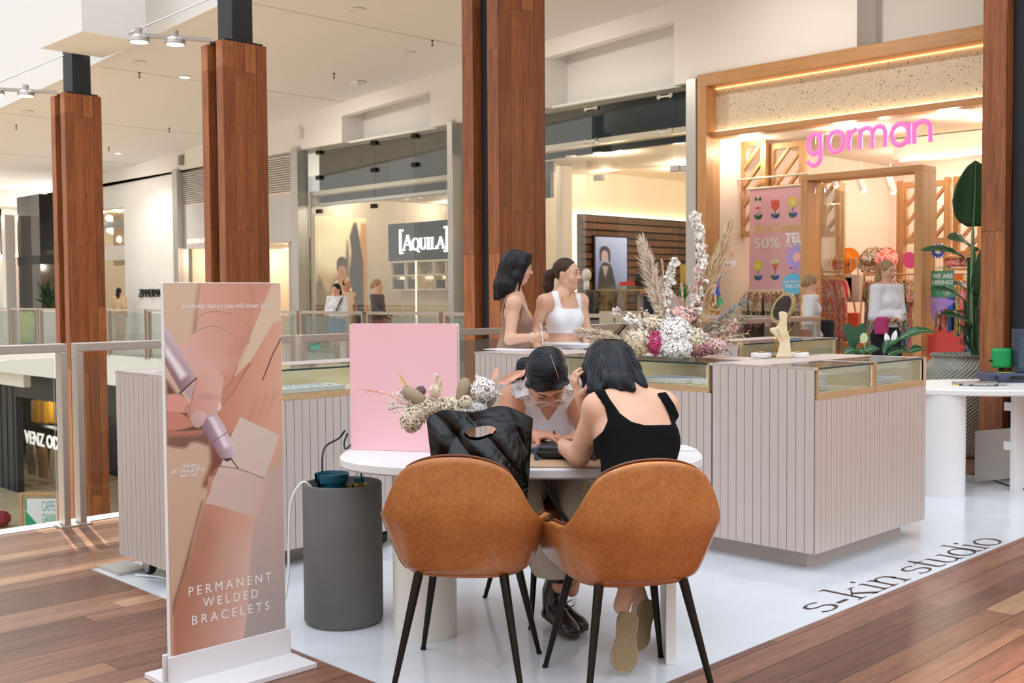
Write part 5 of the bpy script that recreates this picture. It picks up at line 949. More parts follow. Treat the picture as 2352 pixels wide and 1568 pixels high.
# papers and tablet
c=atZ(1325,797,ZK); t=thing('paper_stack','stack of white printed forms on the long counter beside the black haired woman','paper',(c.x,c.y,ZK+.001)); m=MB()
for i in range(7): R=Matrix.Rotation(.1+.02*i,3,'Z'); m.obox((c.x+.004*i,c.y,ZK+.002+.0035*i),R@Vector((.16,0,0)),R@Vector((0,.11,0)),(0,0,.0014))
m.obj('sheets',M['paper'],t)
c=atZ(1170,803,ZK); m=MB(); R=Matrix.Rotation(.05,3,'Z'); m.obox((c.x+.02,c.y,ZK+.003),R@Vector((.17,0,0)),R@Vector((0,.1,0)),(0,0,.002)); tag(m.obj('paper_sheet',M['paper']),'white sheet under the pen of the woman in the brown top','paper')
c=atZ(1415,796,ZK); t=thing('tablet','dark tablet on a tilted stand behind the white pampas plume','tablet',(c.x,c.y,ZK+.001)); n_=(dx*-.75+Vector((0,0,.66))).normalized(); u_=dx*.66+Vector((0,0,.75)); MB().obox(c+Vector((0,0,.09)),u_*.095,dn*.12,n_*.006).obj('body',M['blackm'],t,bevel=.004); MB().obox(c+Vector((0,0,.03))+dx*.02,dx*.05,dn*.04,(0,0,.029)).obj('stand',M['black'],t)
# ---------------------------------------------------------------- work table and what stands on it
ZT=.75
TC=Vector((-3.375,3.37,0)); TA=Vector((.745,.667,0)); TB=Vector((-.667,.745,0)); a_,b_=.775,.46
t=thing('oval_table','white oval table on one round and one slab leg','table',(TC.x,TC.y,0))
def oval(ra,rb,n=72,e=2.6): return [(math.copysign(abs(math.cos(g))**(2/e),math.cos(g))*ra,math.copysign(abs(math.sin(g))**(2/e),math.sin(g))*rb) for g in [2*PI*i/n for i in range(n)]]
m=MB(); lay=[(-.012,ZT-.045),(0,ZT-.036),(0,ZT-.008),(-.008,ZT)]; n=72; V=[];Fc=[]
for o_,z in lay:
    for x,y in oval(a_+o_,b_+o_): V.append(TC+TA*x+TB*y+Vector((0,0,z)))
for i in range(3):
    for k_ in range(n): k2=(k_+1)%n; Fc.append((i*n+k_,i*n+k2,(i+1)*n+k2,(i+1)*n+k_))
Fc+= [tuple(reversed(range(n))),tuple(3*n+k_ for k_ in range(n))]
m.add(V,Fc).obj('tabletop',M['white'],t,smooth=40)
MB().lathe([(.132,ZV),(.134,.006),(.134,ZT-.05),(.134,ZT-.045)],(-3.56,2.98,0),48).obj('leg',pbr('ivory laminate','e6ded2',.35),t,smooth=40)
p=Vector((-2.68,3.50,0)); MB().obox(p+Vector((0,0,(ZT-.045+ZV)/2)),TA*.02,TB*.16,(0,0,(ZT-.045-ZV)/2)).obj('leg',M['white'],t,bevel=.003)
# pink board
bl,br=Vector((-3.978,2.912,0)),Vector((-3.56,3.165,0)); bl=atZ(806,1032,ZT); br=atZ(1052,1040,ZT); d=(br-bl); L=d.length; d.normalize(); nb=Vector((-d.y,d.x,0)); Hh=(lambda q:q)(0.565)
D=(bl-CAM).dot(FW); top=atD(803,743,D); Hh=top.z-ZT; off=Vector((0,0,ZT))
def rr(w_,h_,r=.012,k=5):
    P=[]
    for cx,cz,g0 in ((w_-r,r,-90),(w_-r,h_-r,0),(r,h_-r,90),(r,r,180)): P+=[(cx+r*math.cos(math.radians(g0+90*i/k)),cz+r*math.sin(math.radians(g0+90*i/k))) for i in range(k+1)]
    return P
bl0=Vector((bl.x,bl.y,ZT+.001)); t=thing('pink_board','glossy pink upright board with white edge standing on the oval table','board',(bl.x+d.x*L/2,bl.y+d.y*L/2,ZT+.001))
MB().prism(rr(L,Hh),bl0,d,(0,0,1),nb*.012).obj('pink_face',M['pinkb'],t); MB().prism(rr(L,Hh),bl0+nb*.0121,d,(0,0,1),nb*.02).obj('white_back',M['white'],t)
MB().obox(bl0+d*(L/2)+nb*.09+Vector((0,0,.004)),d*(L*.3),nb*.06,(0,0,.004)).obj('foot',M['white'],t)
# wooden mat, papers, phone, tool, bag
def onT(px,py,z=ZT): return atZ(px,py,z)
c=Vector((-3.06,3.26,ZT)); u=TA*.22; v=TB*.15; t=MB().obox(c+Vector((0,0,.004)),u,v,(0,0,.003)).obj('work_mat',pbr('tan work mat','c9a583',.6),bevel=.002); tag(t,'tan work mat between the two seated women','mat')
for i,(px,py,rz,lb) in enumerate(((1600,1030,.2,'at the right end of the oval table'),(1250,1022,.9,'beside the technician hands'))):
    c=onT(px,py,ZT+.008 if i else ZT); c=c if i else c-TA*.07-TB*.03; m=MB()
    for k_ in range(3): R=Matrix.Rotation(.7+rz+.05*k_,3,'Z'); m.obox((c.x-(.04 if i==0 else 0),c.y-(0.03 if i==0 else 0),c.z+.002+.002*k_),R@Vector((.1 if i==0 else .05,0,0)),R@Vector((0,.07 if i==0 else .035,0)),(0,0,.0008))
    tag(m.obj('paper_sheets',M['paper']),'white paper sheets '+lb,'paper')
c=onT(1228,1036,ZT+.008); R=Matrix.Rotation(.5,3,'Z'); m=MB().obox(c+Vector((0,0,.006)),R@Vector((.045,0,0)),R@Vector((0,.028,0)),(0,0,.006)); tag(m.obj('phone',pbr('blue case','35548e',.3),bevel=.005),'small blue phone on the work mat beside the black plastic bag','phone')
# crossbody bag
c=onT(1300,1050,ZT+.008); c.z=ZT+.0075; t=thing('crossbody_bag','small black leather crossbody bag on the table edge','bag',(c.x,c.y,c.z)); R=Matrix.Rotation(math.atan2(TA.y,TA.x)-.06,3,'Z'); U=R@Vector((1,0,0)); V_=R@Vector((0,1,0))
m=MB().obox(c+Vector((0,0,.032)),U*.118,V_*.07,(0,0,.029)); o=m.obj('pouch',pbr('black leather','15181c',.35,bump=(60,.15)),t,bevel=.022); o.modifiers[0].segments=4
MB().obox(c+U*0+Vector((0,0,.03)),U*.1195,V_*.0715,(0,0,.0035)).obj('zip',pbr('dark zip','3a3f46',.4),t,bevel=.002)
s0=c-U*.115-V_*.04+Vector((0,0,.04)); fl=Vector((.7127,-.7015,0))
P=crv([s0,s0+fl*.05+Vector((0,0,-.05)),c-U*.05+fl*.17+Vector((0,0,-.16)),c+U*.03+fl*.2+Vector((0,0,-.27)),c+U*.06+fl*.2+Vector((0,0,-.3))],8)
m=MB(); 
for a0,b0 in zip(P[:-1],P[1:]): m.beam(a0,b0+(b0-a0)*.1,.016,.012)
m.obj('strap',pbr('black strap','14161a',.5),t)
cs=c+U*.1-V_*.03+fl*.03+Vector((0,0,-.01)); ce=c+U*.065+fl*.2+Vector((0,0,-.3)); Q=crv([c+U*.07-V_*.06+Vector((0,0,.03)),c+U*.072+fl*.10+Vector((0,0,-.02)),c+U*.066+fl*.14+Vector((0,0,-.12)),ce],6); m=MB(); L_=len(Q)
for i in range(L_-1):
    a0,b0=Q[i],Q[i+1]; dd=(b0-a0); n_=max(1,round(dd.length/.014))
    for j in range(n_):
        q=a0+dd*((j+.5)/n_); ax=dd.normalized().cross(Vector((.7,-.7,0)) if (i*n_+j)%2 else Vector((.7,.7,0))).normalized(); dn_=dd.normalized(); sd=dn_.cross(ax).normalized()
        m.tube([q+dn_*(.0095*math.cos(g))+sd*(.006*math.sin(g)) for g in [2*PI*k_/10 for k_ in range(11)]],.0018,5,cap=False)
m.obj('chain',M['gold'],t,smooth=True)
MB().tube(crv([c+U*.1-V_*.06+Vector((0,0,.035)),c+U*.112+fl*.08+Vector((0,0,.0)),c+U*.13+fl*.11+Vector((0,0,-.045))],6),.005,6).obj('zip_pull',M['black'],t)
# ---- black plastic carrier bag standing on the near chair
def sheet(name,mat,parent,fn,nu,nv,th=None,smooth=60,hole=None):
    m=MB(); q_=lambda u,v: math.sqrt(((u-.5)/.155)**2+((v-.855)/.042)**2)
    def sn_(u,v):
        k=q_(u,v) if hole else 9
        return (.5+(u-.5)/k,.855+(v-.855)/k) if abs(k-1)<.15 else (u,v)
    V=[fn(*sn_(i/nu,j/nv)) for j in range(nv+1) for i in range(nu+1)]; Fc=[(j*(nu+1)+i,j*(nu+1)+i+1,(j+1)*(nu+1)+i+1,(j+1)*(nu+1)+i) for j in range(nv) for i in range(nu) if not (hole and hole((i+.5)/nu,(j+.5)/nv))]; m.add(V,Fc); return m.obj(name,mat,parent,smooth=smooth)
# ---- dried flower bunch behind the bag
M['bag']=None
tt=NT('black polythene'); cc=tt.coord(); tt.p(col='08080a',rough=.26,spec=.5); tt.bump(tt.noise(cc,5,3,.5,1.2),.35,.06); M['bag']=tt.m
D=4.13; TL=atD(980,962,D); TR=atD(1224,954,D+.07); BL=atD(1012,1165,D); BR=atD(1206,1150,D+.04)
bz=.502
def bagfn(side):
    def f(u,v):
        top=TL.lerp(TR,u); bot=BL.lerp(BR,u); bot.z=bz; p=bot.lerp(top,v); p+= Vector((0,0,1))*(.035*math.sin(PI*u)**.7*v**4*(1 if side>0 else .85)+ .012*math.sin(u*11)*v**3)
        bul=.075*math.sin(PI*u)**.6*(1-v**3)+.012
        w1=u*7+v*5+side+1.3*math.sin(v*6+u*3); n_=(abs(math.sin(w1))-.5)*.022+(abs(math.sin(u*3.3-v*7+2*math.sin(u*4)))-.5)*.018; sd=Vector((.7127,-.7015,0))
        return p+sd*side*(bul+n_*min(1,3*math.sin(PI*u)+.1))
    return f
t=thing('plastic_bag','black plastic carrier bag with punched handle on the left tan chair','bag',((BL.x+BR.x)/2,(BL.y+BR.y)/2,bz)); hole=lambda u,v: ((u-.5)/.155)**2+((v-.855)/.042)**2<1
sheet('front_sheet',M['bag'],t,bagfn(1),120,110,hole=hole); sheet('back_sheet',M['bag'],t,bagfn(-1),60,60,hole=hole)
# ---- tan tub chairs
def chair():
    t=thing('tub_chair','tan','chair'); # shell: param around u (-1..1) from one arm front, round the back, to the other arm front; faces +Y
    nu,nv=64,16; V=[]; th=.035
    def pth(u,v):
        A=abs(u); s=1 if u>=0 else -1; g=A*PI*.60; cx=.312*math.sin(g)**.8 if g<PI/2 else .312; cy=-.245*max(0,math.cos(g))**.75 if g<=PI/2 else .30*(A-.8333)/.1667
        k=min(1,max(0,(A-.30)/.36)); k=k*k*(3-2*k); zt_=.868*(1-k)+.64*k-.08*(A/.42)**2*(1-k)-(0 if A<.8 else (A-.8)*.35)
        z=.43+(zt_-.43)*v; lo_=min(1,(z-.43)/.21); low=.755+.255*lo_**.9-.09*max(0,z-.70)/.16*max(0,1-A/.7); bot=.97+.03*min(1,v*9)
        return Vector((s*cx*low*bot,cy*(low*bot if cy<0 else 1)-.045*v*max(0,math.cos(min(g,PI/2))),z))
    outer=[[pth(-1+2*i/nu,j/nv) for i in range(nu+1)] for j in range(nv+1)]
    def inn(p): c=Vector((0,.05,p.z)); d_=(p-c); d_.z=0; return p-d_.normalized()*th
    m=MB(); n1=nu+1; Vo=[p for r in outer for p in r]; Vi=[inn(p) for r in outer for p in r]; N=len(Vo); Fc=[]
    for j in range(nv):
        for i in range(nu): k=j*n1+i; Fc+=[(k,k+1,k+n1+1,k+n1),(N+k+1,N+k,N+k+n1,N+k+n1+1)]
    for i in range(nu): k=nv*n1+i; Fc.append((k,k+1,N+k+1,N+k)); Fc.append((i+1,i,N+i,N+i+1))
    for j in range(nv): k=j*n1; Fc.append((k+n1,k,N+k,N+k+n1)); k+=nu; Fc.append((k,k+n1,N+k+n1,N+k))
    m.add(Vo+Vi,Fc); ob=m.obj('shell',M['leather'],t,smooth=True,recalc=True); md=ob.modifiers.new('s','SUBSURF'); md.levels=md.render_levels=1
    pp=[ (Vo[nv*n1+i]*.15+Vi[nv*n1+i]*.85)+Vector((0,0,.003)) for i in range(nu+1)]; MB().tube(pp,.0045,6).obj('piping',M['pipe'],ob,smooth=True)
    pp=[ (Vo[i]+(Vi[i]-Vo[i])*.05)+Vector((0,0,-.001)) for i in range(nu+1)]
    m=MB(); # base pan under the shell
    P=[tuple((Vo[i]*.93)[:2]) for i in range(nu+1)]; m.prism(P,(0,0,.418),(1,0,0),(0,1,0),(0,0,.03)); m.obj('seat_pan',M['leather'],t,smooth=30,bevel=.01)
    m=MB(); P=oval(.235,.235,40,3); m.prism([(x,y+.04) for x,y in P],(0,0,.45),(1,0,0),(0,1,0),(0,0,.045)); m.obj('seat_cushion',M['leather'],t,smooth=40,bevel=.015)
    for sx_ in(-1,1):
        for sy_ in(-1,1):
            a=Vector((sx_*.155,.03+sy_*.16,.425)); b=Vector((sx_*.235,.03+sy_*.27,ZV+.001)); m=MB().tube([a,b],[.0175,.0095],16).lathe([(.0115,-.0),(.0115,.008)],b+Vector((0,0,0)),14); m.obj('leg',M['bronze'],t,smooth=40)
            
    return t
ch=chair(); G='tan tub chairs at the oval table'
def putchair(o,bl,br,fl_,fr,label):
    bm=(Vector(bl)+Vector(br))/2; fm=(Vector(fl_)+Vector(fr))/2; d=fm-bm; ang=math.atan2(d.y,d.x)-PI/2; c=(bm+fm)/2; R=Matrix.Rotation(ang,3,'Z'); o.location=c-R@Vector((0,.03,0)); o.location.z=0; o.rotation_euler[2]=ang; o['label']=label; o['group']=G
putchair(ch,(-3.054,2.389,0),(-2.715,2.721,0),(-3.378,2.856,0),(-3.051,3.099,0),'tan leather tub chair at left holding the black plastic bag')
c2=dup(ch,(0,0,0)); putchair(c2,(-2.479,2.783,0),(-2.155,3.1,0),(-2.862,3.034,0),(-2.698,3.414,0),'tan leather tub chair at right under the woman in the black tank top')
c3=dup(ch,(0,0,0)); putchair(c3,(-3.78,4.05,0),(-3.45,4.35,0) if False else (-3.78,3.99,0),(-3.195,3.786,0),(-3.168,3.323,0),'x')
c3.location=(-3.47,3.66,0); c3.rotation_euler[2]=math.radians(-112); c3['label']='tan leather tub chair behind the table under the woman in glasses'
# ---- banner stand
XB=-3.72; a,b=atX(388,1500,XB),atX(657,1440,XB); y0_,y1_=a.y+.004,b.y; zb_=.10; ztp=1.482
t=thing('banner_stand','tall printed board of hands welding a bracelet on a white foot','banner',(XB,(y0_+y1_)/2,.001))
MB().box((XB-.02,y0_,.03),(XB,y1_,ztp)).obj('board',M['white'],t,bevel=.002)
MB().box((XB+.003,y0_-.012,.02),(XB+.017,y1_+.012,atX(657,1440,XB).z)).box((XB-.04,y0_-.012,.02),(XB-.022,y1_+.012,atX(657,1440,XB).z)).obj('clamp_board',pbr('raw white board','dcd6d6',.6),t,bevel=.002)
MB().box((XB-.18,y0_-.012,.001),(XB+.19,y1_+.014,.021)).obj('foot',pbr('white board','e6e2e2',.5),t,bevel=.002)
# homography from the photographed face to the board
src=[(384,650),(645,648),(657,1440),(388,1500)]; Wd=y1_-y0_; z_art=atX(657,1440,XB).z; Ht=ztp-z_art; dst=[(0,1),(1,1),(1,0),(0,0)]
Am=[];
for (x,y),(u_,v_) in zip(src,dst): Am+= [[x,y,1,0,0,0,-u_*x,-u_*y,u_],[0,0,0,x,y,1,-v_*x,-v_*y,v_]]
Am=np.array(Am); hh=np.linalg.solve(Am[:,:8],Am[:,8]); Hm=np.append(hh,1).reshape(3,3)
def T(pts): 
    o=[]
    for x,y in pts: q=Hm@np.array([x,y,1]); o.append((q[0]/q[2]*300,q[1]/q[2]*900))
    return o
def Z2(pts): return T([(370+x/3.41,640+y/3.41) for x,y in pts])
def Z3(pts): return T([(370+x/3.214,1080+y/3.214) for x,y in pts])
nx,ny=230,700; P=cells(nx,ny,300,900); cv=Canvas(P,grad(P,(0,900),(60,0),'d2b598','c09a80'))
def PG(zf,pts,col,soft=3,g=None,al=1,sm=True):
    gg=None
    if g: q=zf([g[0],g[1]]); gg=(q[0],q[1],g[2],g[3])
    (cv.smooth if sm else cv.poly)(zf(pts),col,soft,gg,al)
# right plain strip
PG(Z2,[(880,-20),(690,470),(560,760),(960,1000),(1000,-20)],'d6ba9e',3,sm=False)
PG(Z3,[(700,0),(650,560),(600,1250),(950,1150),(930,-60)],'b9a198',12,sm=False,g=((800,200),(760,1100),'c6a89c','a8968f'))
# upper wrist and hand holding the pen
PG(Z2,[(330,-20),(300,120),(262,400),(300,400),(400,200),(420,-20)],'a07f6c',14,sm=False)
PG(Z2,[(340,-40),(300,250),(290,400),(160,490),(60,520),(60,700),(260,760),(250,900),(235,1050),(260,1110),(320,1125),(360,1060),(420,1010),(470,930),(480,840),(560,770),(600,660),(640,540),(690,470),(900,-40)],'d8a493',3,g=((200,500),(640,420),'d9aa9b','cf8f7a'),sm=False)
PG(Z2,[(600,660),(560,770),(480,850),(470,930),(440,700),(500,600),(600,480),(650,400),(640,540)],'c98570',26,al=.8)
PG(Z2,[(345,-40),(330,180),(560,260),(700,200),(890,-40)],'dba693',30,al=.6,g=((330,60),(820,60),'d8a08a','c88670'))
PG(Z2,[(690,40),(740,100),(700,300),(690,470),(640,540),(690,380),(720,200)],'c07a62',16,al=.5)
PG(Z2,[(60,760),(60,1180),(330,1150),(360,1060),(235,1080),(180,880),(130,860)],'5a332a',10,sm=False,al=.85)
PG(Z2,[(60,870),(150,870),(240,940),(230,1000),(160,1010),(60,1000)],'db9280',4); PG(Z2,[(60,1005),(160,1010),(260,1090),(240,1120),(150,1140),(60,1135)],'c97f68',4); PG(Z2,[(60,1140),(200,1150),(350,1140),(300,1180),(200,1200),(60,1200)],'b4715a',5)
PG(Z2,[(60,1200),(300,1180),(360,1140),(380,1260),(300,1240),(240,1240),(190,1280),(60,1260)],'6b4234',10,al=.8)
# second hand, receiving
PG(Z2,[(950,310),(880,330),(820,430),(760,530),(700,620),(600,740),(520,830),(470,930),(450,1040),(550,1190),(570,1300),(500,1400),(350,1568),(470,1568),(700,1568),(900,1400),(960,1250),(990,300)],'d2957a',3,g=((480,900),(900,900),'c98468','d9a084'),sm=False)
PG(Z2,[(380,1080),(560,1200),(600,1350),(460,1430),(380,1568),(330,1568),(390,1400),(380,1200)],'7a4030',14,al=.9)
PG(Z2,[(690,630),(710,650),(620,760),(560,850),(480,930),(470,880),(560,760)],'c6846a',5); cv.line(Z2([(700,640),(560,870),(470,960),(450,1040)]),2,'8a4a38',2,.8); cv.line(Z2([(945,440),(880,560),(800,760)]),3,'5a2c20',2,.9); cv.line(Z2([(600,660),(560,770),(480,850)]),2,'8a5040',3,.7)
for q in ((760,900),(830,880),(900,850)): cv.line(Z2([q,(q[0]-60,q[1]+160)]),8,'b8765c',14,.35)
# thumb shading and nails
PG(Z2,[(890,330),(920,315),(945,330),(945,360),(900,370)],'d99a84',6,al=.6)
# pen
PG(Z2,[(50,340),(290,740),(250,790),(170,860),(50,640)],'b08c8c',2,sm=False,g=((90,700),(260,560),'8f6d72','d8c8d0')); PG(Z2,[(50,480),(50,560),(170,760),(215,720)],'efe6ea',10,sm=False,al=.9); cv.line(Z2([(160,862),(290,745)]),3,'3a2420',1.5)
PG(Z2,[(190,850),(262,790),(268,900),(240,910)],'b59aa0',3,sm=False); PG(Z2,[(320,1110),(360,1060),(400,1020),(440,1015),(520,1160),(575,1260),(585,1340),(520,1390),(480,1370),(440,1320),(380,1220)],'b596a0',3,sm=False,g=((380,1200),(520,1130),'8e6b78','d9c6cc')); PG(Z2,[(380,1050),(420,1040),(540,1270),(500,1290)],'eadfe4',8,sm=False,al=.9); cv.line(Z2([(400,1240),(520,1165)]),2,'7a5a62',1.5); PG(Z2,[(480,1370),(520,1390),(550,1375),(560,1360)],'4a3038',3,sm=False); cv.line(Z2([(550,1370),(605,1442)]),2.4,'3a2620',1)
# thumb over the pen
PG(Z2,[(292,742),(262,860),(236,980),(230,1060),(255,1110),(300,1128),(338,1100),(362,1050),(420,1008),(462,950),(482,860),(500,760),(460,690),(340,690)],'d8a192',2.5,g=((235,980),(470,900),'cf8f80','dba898'),sm=False)
PG(Z2,[(300,700),(500,700),(560,600),(300,600)],'d9a797',40,al=.8); PG(Z2,[(300,880),(400,872),(455,895),(400,905),(310,900)],'bb7c6c',12,al=.5); cv.line(Z2([(292,742),(262,860),(236,980),(230,1060),(255,1110)]),2,'9a5c4e',2,.7)
PG(Z2,[(243,1080),(258,1022),(300,1000),(350,1008),(362,1040),(332,1098),(290,1124),(258,1108)],'c7a19a',2.5,g=((250,1100),(350,1010),'bd958e','d6b4ae')); PG(Z2,[(448,985),(455,935),(474,930),(480,965),(462,1000)],'e2c2bb',3); PG(Z2,[(195,965),(235,950),(232,1000),(190,1000)],'b98478',3)
# forearm below
PG(Z3,[(350,0),(330,180),(280,330),(230,520),(150,790),(80,1000),(80,1360),(600,1230),(640,1000),(660,560),(700,320),(780,60),(780,-60)],'c48a74',6,sm=False,g=((150,700),(640,640),'b07058','d4ab98'))
PG(Z3,[(300,190),(310,180),(240,420),(190,640),(110,900),(80,1020),(80,950),(140,760),(220,480),(270,300)],'5c3a2c',8,sm=False,al=.85); PG(Z3,[(320,230),(430,240),(420,420),(330,700),(230,900),(150,1100),(90,1340),(85,1000),(190,720),(260,430)],'b46e54',50,al=.5); PG(Z3,[(330,200),(640,310),(660,420),(520,420),(380,330)],'cf9078',40,al=.5)
# paper squares
PG(Z2,[(625,1045),(935,1190),(810,1525),(680,1490),(600,1445),(470,1420),(550,1195)],'d3bcae',2,sm=False); PG(Z2,[(460,1430),(600,1450),(810,1530),(800,1568),(760,1700),(400,1700),(395,1568)],'d1b5a8',2,sm=False)
PG(Z3,[(420,-20),(325,200),(430,225),(540,260),(670,300),(770,40),(780,10)],'cdb0a4',2,sm=False); cv.line(Z2([(395,1480),(460,1425),(600,1445),(700,1480),(810,1525)]),2.6,'a07a5c',1.2); 
# bracelets
def chainline(pts,w1,w2,n_=60):
    q=crv([(x,y,0) for x,y in Z2(pts)],12); cv.line([(v[0],v[1]) for v in q],2.6,'9a6a52',1.2,.9); cv.line([(v[0]-.6,v[1]+1) for i,v in enumerate(q)],1.2,'e2c0a4',1,.8)
chainline([(265,405),(330,370),(420,352),(520,380),(600,440),(630,510),(635,560)],3,1); chainline([(300,310),(310,280),(400,245),(520,248),(600,270),(680,350),(695,440),(690,480)],3,1)
PG(Z2,[(345,1128),(372,1075),(420,1030),(448,1030),(520,1160),(575,1260),(585,1340),(520,1390),(480,1370),(440,1320),(380,1220)],'b596a0',3,sm=False,g=((380,1200),(520,1130),'8e6b78','d9c6cc')); PG(Z2,[(380,1050),(420,1040),(540,1270),(500,1290)],'eadfe4',8,sm=False,al=.9); cv.line(Z2([(400,1240),(520,1165)]),2,'7a5a62',1.5); PG(Z2,[(480,1370),(520,1390),(550,1375),(560,1360)],'4a3038',3,sm=False); cv.line(Z2([(550,1370),(605,1442)]),2.4,'3a2620',1)
_lum=cv.c.mean(1,keepdims=True); cv.c=(cv.c*.88+_lum*.12)*1.03
t_art=picture('printed_face',(XB+.0012,y0_+.003,z_art-.002),(0,Wd-.006,0),(0,0,Ht),nx,ny,cv.c,print_mat('banner print',.38),t)
def words(s,q0,q1,hpx,shear=0,space=1,bold=0):
    m=MB()
    o=atX(q0[0],q0[1],XB); e=atX(q1[0],q1[1],XB); hz=atX(q0[0],q0[1]-hpx,XB).z-o.z; text(m,s,(XB+.0016,o.y,o.z),(0,e.y-o.y,e.z-o.z),(0,0,hz),(.0006,0,0),shear=shear,space=space,bold=bold); m.obj('printed_line',M['white'],t)
words('Everyday luxury you will never lose',(418,712),(620,710),15.5,.28); words('Available in',(418,1074),(458,1071),9,.28); words('14K Yellow & White',(392,1089),(470,1081),10,.28); words('Solid Gold',(413,1097),(453,1092),9,.28)
words('PERMANENT',(433,1369),(623,1333),21,0,1.5); words('WELDED',(466,1394),(592,1371),20,0,1.5); words('BRACELETS',(441,1435),(618,1399),21,0,1.5)
# ---- round grey planter used as a bin beside the table
c=Vector((-3.96,2.85,0)); r=.172; H=.615
t=thing('planter','tall round grey cement planter beside the oval table','planter',(c.x,c.y,ZV)); MB().lathe([(r-.012,ZV),(r,.02),(r,H-.006),(r-.004,H),(r-.016,H),(r-.02,H-.03),(r-.03,H-.09),(0,H-.09)],c,64).obj('shell',M['concrete'],t,smooth=40)
MB().lathe([(0,H-.088),(r-.031,H-.088)],c,48).obj('dark_base',pbr('dark inner tray','151515',.6),t)
# teal pot broken open on top
q=c+Vector((-.035,-.03,H-.085)); m=MB(); n_=40; V=[];Fc=[]; prof=[(.05,0),(.062,.07),(.064,.085),(.072,.088),(.075,.125)]; inn=[(.068,.125),(.06,.085),(.046,.01)]
g0,g1=math.radians(-100+20),math.radians(230+10)
prof2=prof+inn
for rr_,z in prof2:
    for k_ in range(n_+1): g=g0+(g1-g0)*k_/n_; V.append((q.x+rr_*math.cos(g),q.y+rr_*math.sin(g),q.z+z))
for i in range(len(prof2)-1):
    for k_ in range(n_): k=i*(n_+1)+k_; Fc.append((k,k+1,k+n_+2,k+n_+1))
t=thing('teal_pot','teal plastic pot with one side cut open inside the grey planter','pot',(q.x,q.y,q.z)); m.add(V,Fc).obj('wall',M['teal'],t,smooth=40); MB().lathe([(.05,0),(.05,.006),(0,.006)],q,30).obj('base',M['teal'],t); MB().lathe([(0,.09),(.058,.09)],q,30).obj('white_filling',M['white'],t)
def valve(nm,label,q,s=1):
    t=thing(nm,label,'valve',(q.x,q.y,q.z)); MB().tube([q,q+Vector((0,0,.05*s))],.016*s,14).lathe([(.028*s,.02*s),(.03*s,.028*s),(.03*s,.048*s),(.022*s,.056*s)],q,18).tube([q+Vector((-.045*s,-.03*s,.035*s)),q+Vector((.045*s,.03*s,.035*s))],.009*s,10).ball(q+Vector((.05*s,.034*s,.035*s)),.014*s,8).obj('body',M['brass'],t,smooth=40)
    MB().tube([q+Vector((0,0,.05*s)),q+Vector((0,0,.075*s))],.02*s,14).obj('collar',M['teal'],t,smooth=40); return t
q=c+Vector((.05,.055,H-.086)); t=valve('gas_regulator','brass gas regulator with clear flow tube in the grey planter',q+Vector((0,0,.02)),1.15); MB().tube([q+Vector((0,0,.09)),q+Vector((0,0,.2))],.011,12).obj('flow_tube',M['glass'],t)
q2=c+Vector((.02,-.085,H-.086)); valve('brass_tap','small brass tap in front of the teal pot',q2+Vector((0,0,.005)),.85)
hz=Vector((0,0,1)); e0=bl+Vector((-.0,-.012,0))
tag(MB().tube(crv([c+Vector((-.01,-.085,H-.06)),c+Vector((-.02,-.09,H+.05)),c+Vector((-.045,-.06,H+.15)),(bl.x-.04,bl.y-.035,ZT+.05),(bl.x-.015,bl.y-.02,ZT+.085)]),.0045,8).obj('black_hose',M['black'],smooth=True),'black hose looping from the planter up past the left edge of the pink board','hose')
tag(MB().tube(crv([q+Vector((.01,.01,.06)),q+Vector((.015,.0,.12)),q+Vector((-.04,.03,.21)),(bl.x+.04,bl.y+.06,ZT-.06)]),.004,8).obj('black_hose',M['black'],smooth=True),'short black hose from the regulator up to the table underside','hose')
tag(MB().tube(crv([(bl.x-.03,bl.y+.005,ZT+.07),(bl.x-.035,bl.y-.01,ZT+.03),(bl.x-.01,bl.y-.02,ZT+.005),(bl.x+.0,bl.y+.02,ZT+.035)]),.004,8).obj('black_cable',M['black'],smooth=True),'small black cable loop at the bottom left corner of the pink board','cable')
W0=c+Vector((-.115,-.115,H-.05))
tag(MB().tube(crv([c+Vector((-.07,-.1,H-.03)),c+Vector((-.09,-.145,H+.006)),c+Vector((-.115,-.19,H-.08)),c+Vector((-.12,-.2,.35)),c+Vector((-.115,-.21,.2)),c+Vector((-.12,-.24,.08)),c+Vector((-.08,-.33,.012)),(-3.8,2.46,.012)]),.0055,8).obj('white_cable',M['whitegloss'],smooth=True),'white cable hanging over the rim of the grey planter to the floor','cable')
# ---- right hand side: second table, card machine, laptop, metal sheet, pot
c=pz(2170,7.76,0); t=thing('round_counter','white half round table with a fat round leg at right','table',(c.x,c.y,ZV)); c0=atZ(2124,893,.75); 
tc=pz(2312,8.02,0); m=MB(); V=[];Fc=[]; n=72
for o_,z in ((-.012,.712),(0,.72),(0,.748),(-.008,.756)):
    for x,y in oval(.93+o_,.5+o_,n,2.2): V.append(tc+DX*x-NF*y+Vector((0,0,z)))
for i in range(3):
    for k_ in range(n): k2=(k_+1)%n; Fc.append((i*n+k_,i*n+k2,(i+1)*n+k2,(i+1)*n+k_))
m.add(V,Fc+[tuple(reversed(range(n))),tuple(3*n+k_ for k_ in range(n))]).obj('tabletop',M['white'],t,smooth=40,recalc=True); MB().lathe([(.145,ZV),(.147,.01),(.147,.715)],c,48).obj('leg',M['white'],t,smooth=40); p=pz(2350,7.95,0); MB().box((p.x-.02,p.y-.15,ZV),(p.x+.02,p.y+.15,.71)).obj('leg',M['white'],t,bevel=.003)
for z in (.30,.58): tag(MB().box((p.x-.06,p.y-.165,z),(p.x-.0,p.y-.152,z+.06)).obj('tape_strip',M['white']),'torn white tape on the slab leg at right, %s piece'%('lower' if z<.4 else 'upper'),'tape')
D=10.15*.0+8.0
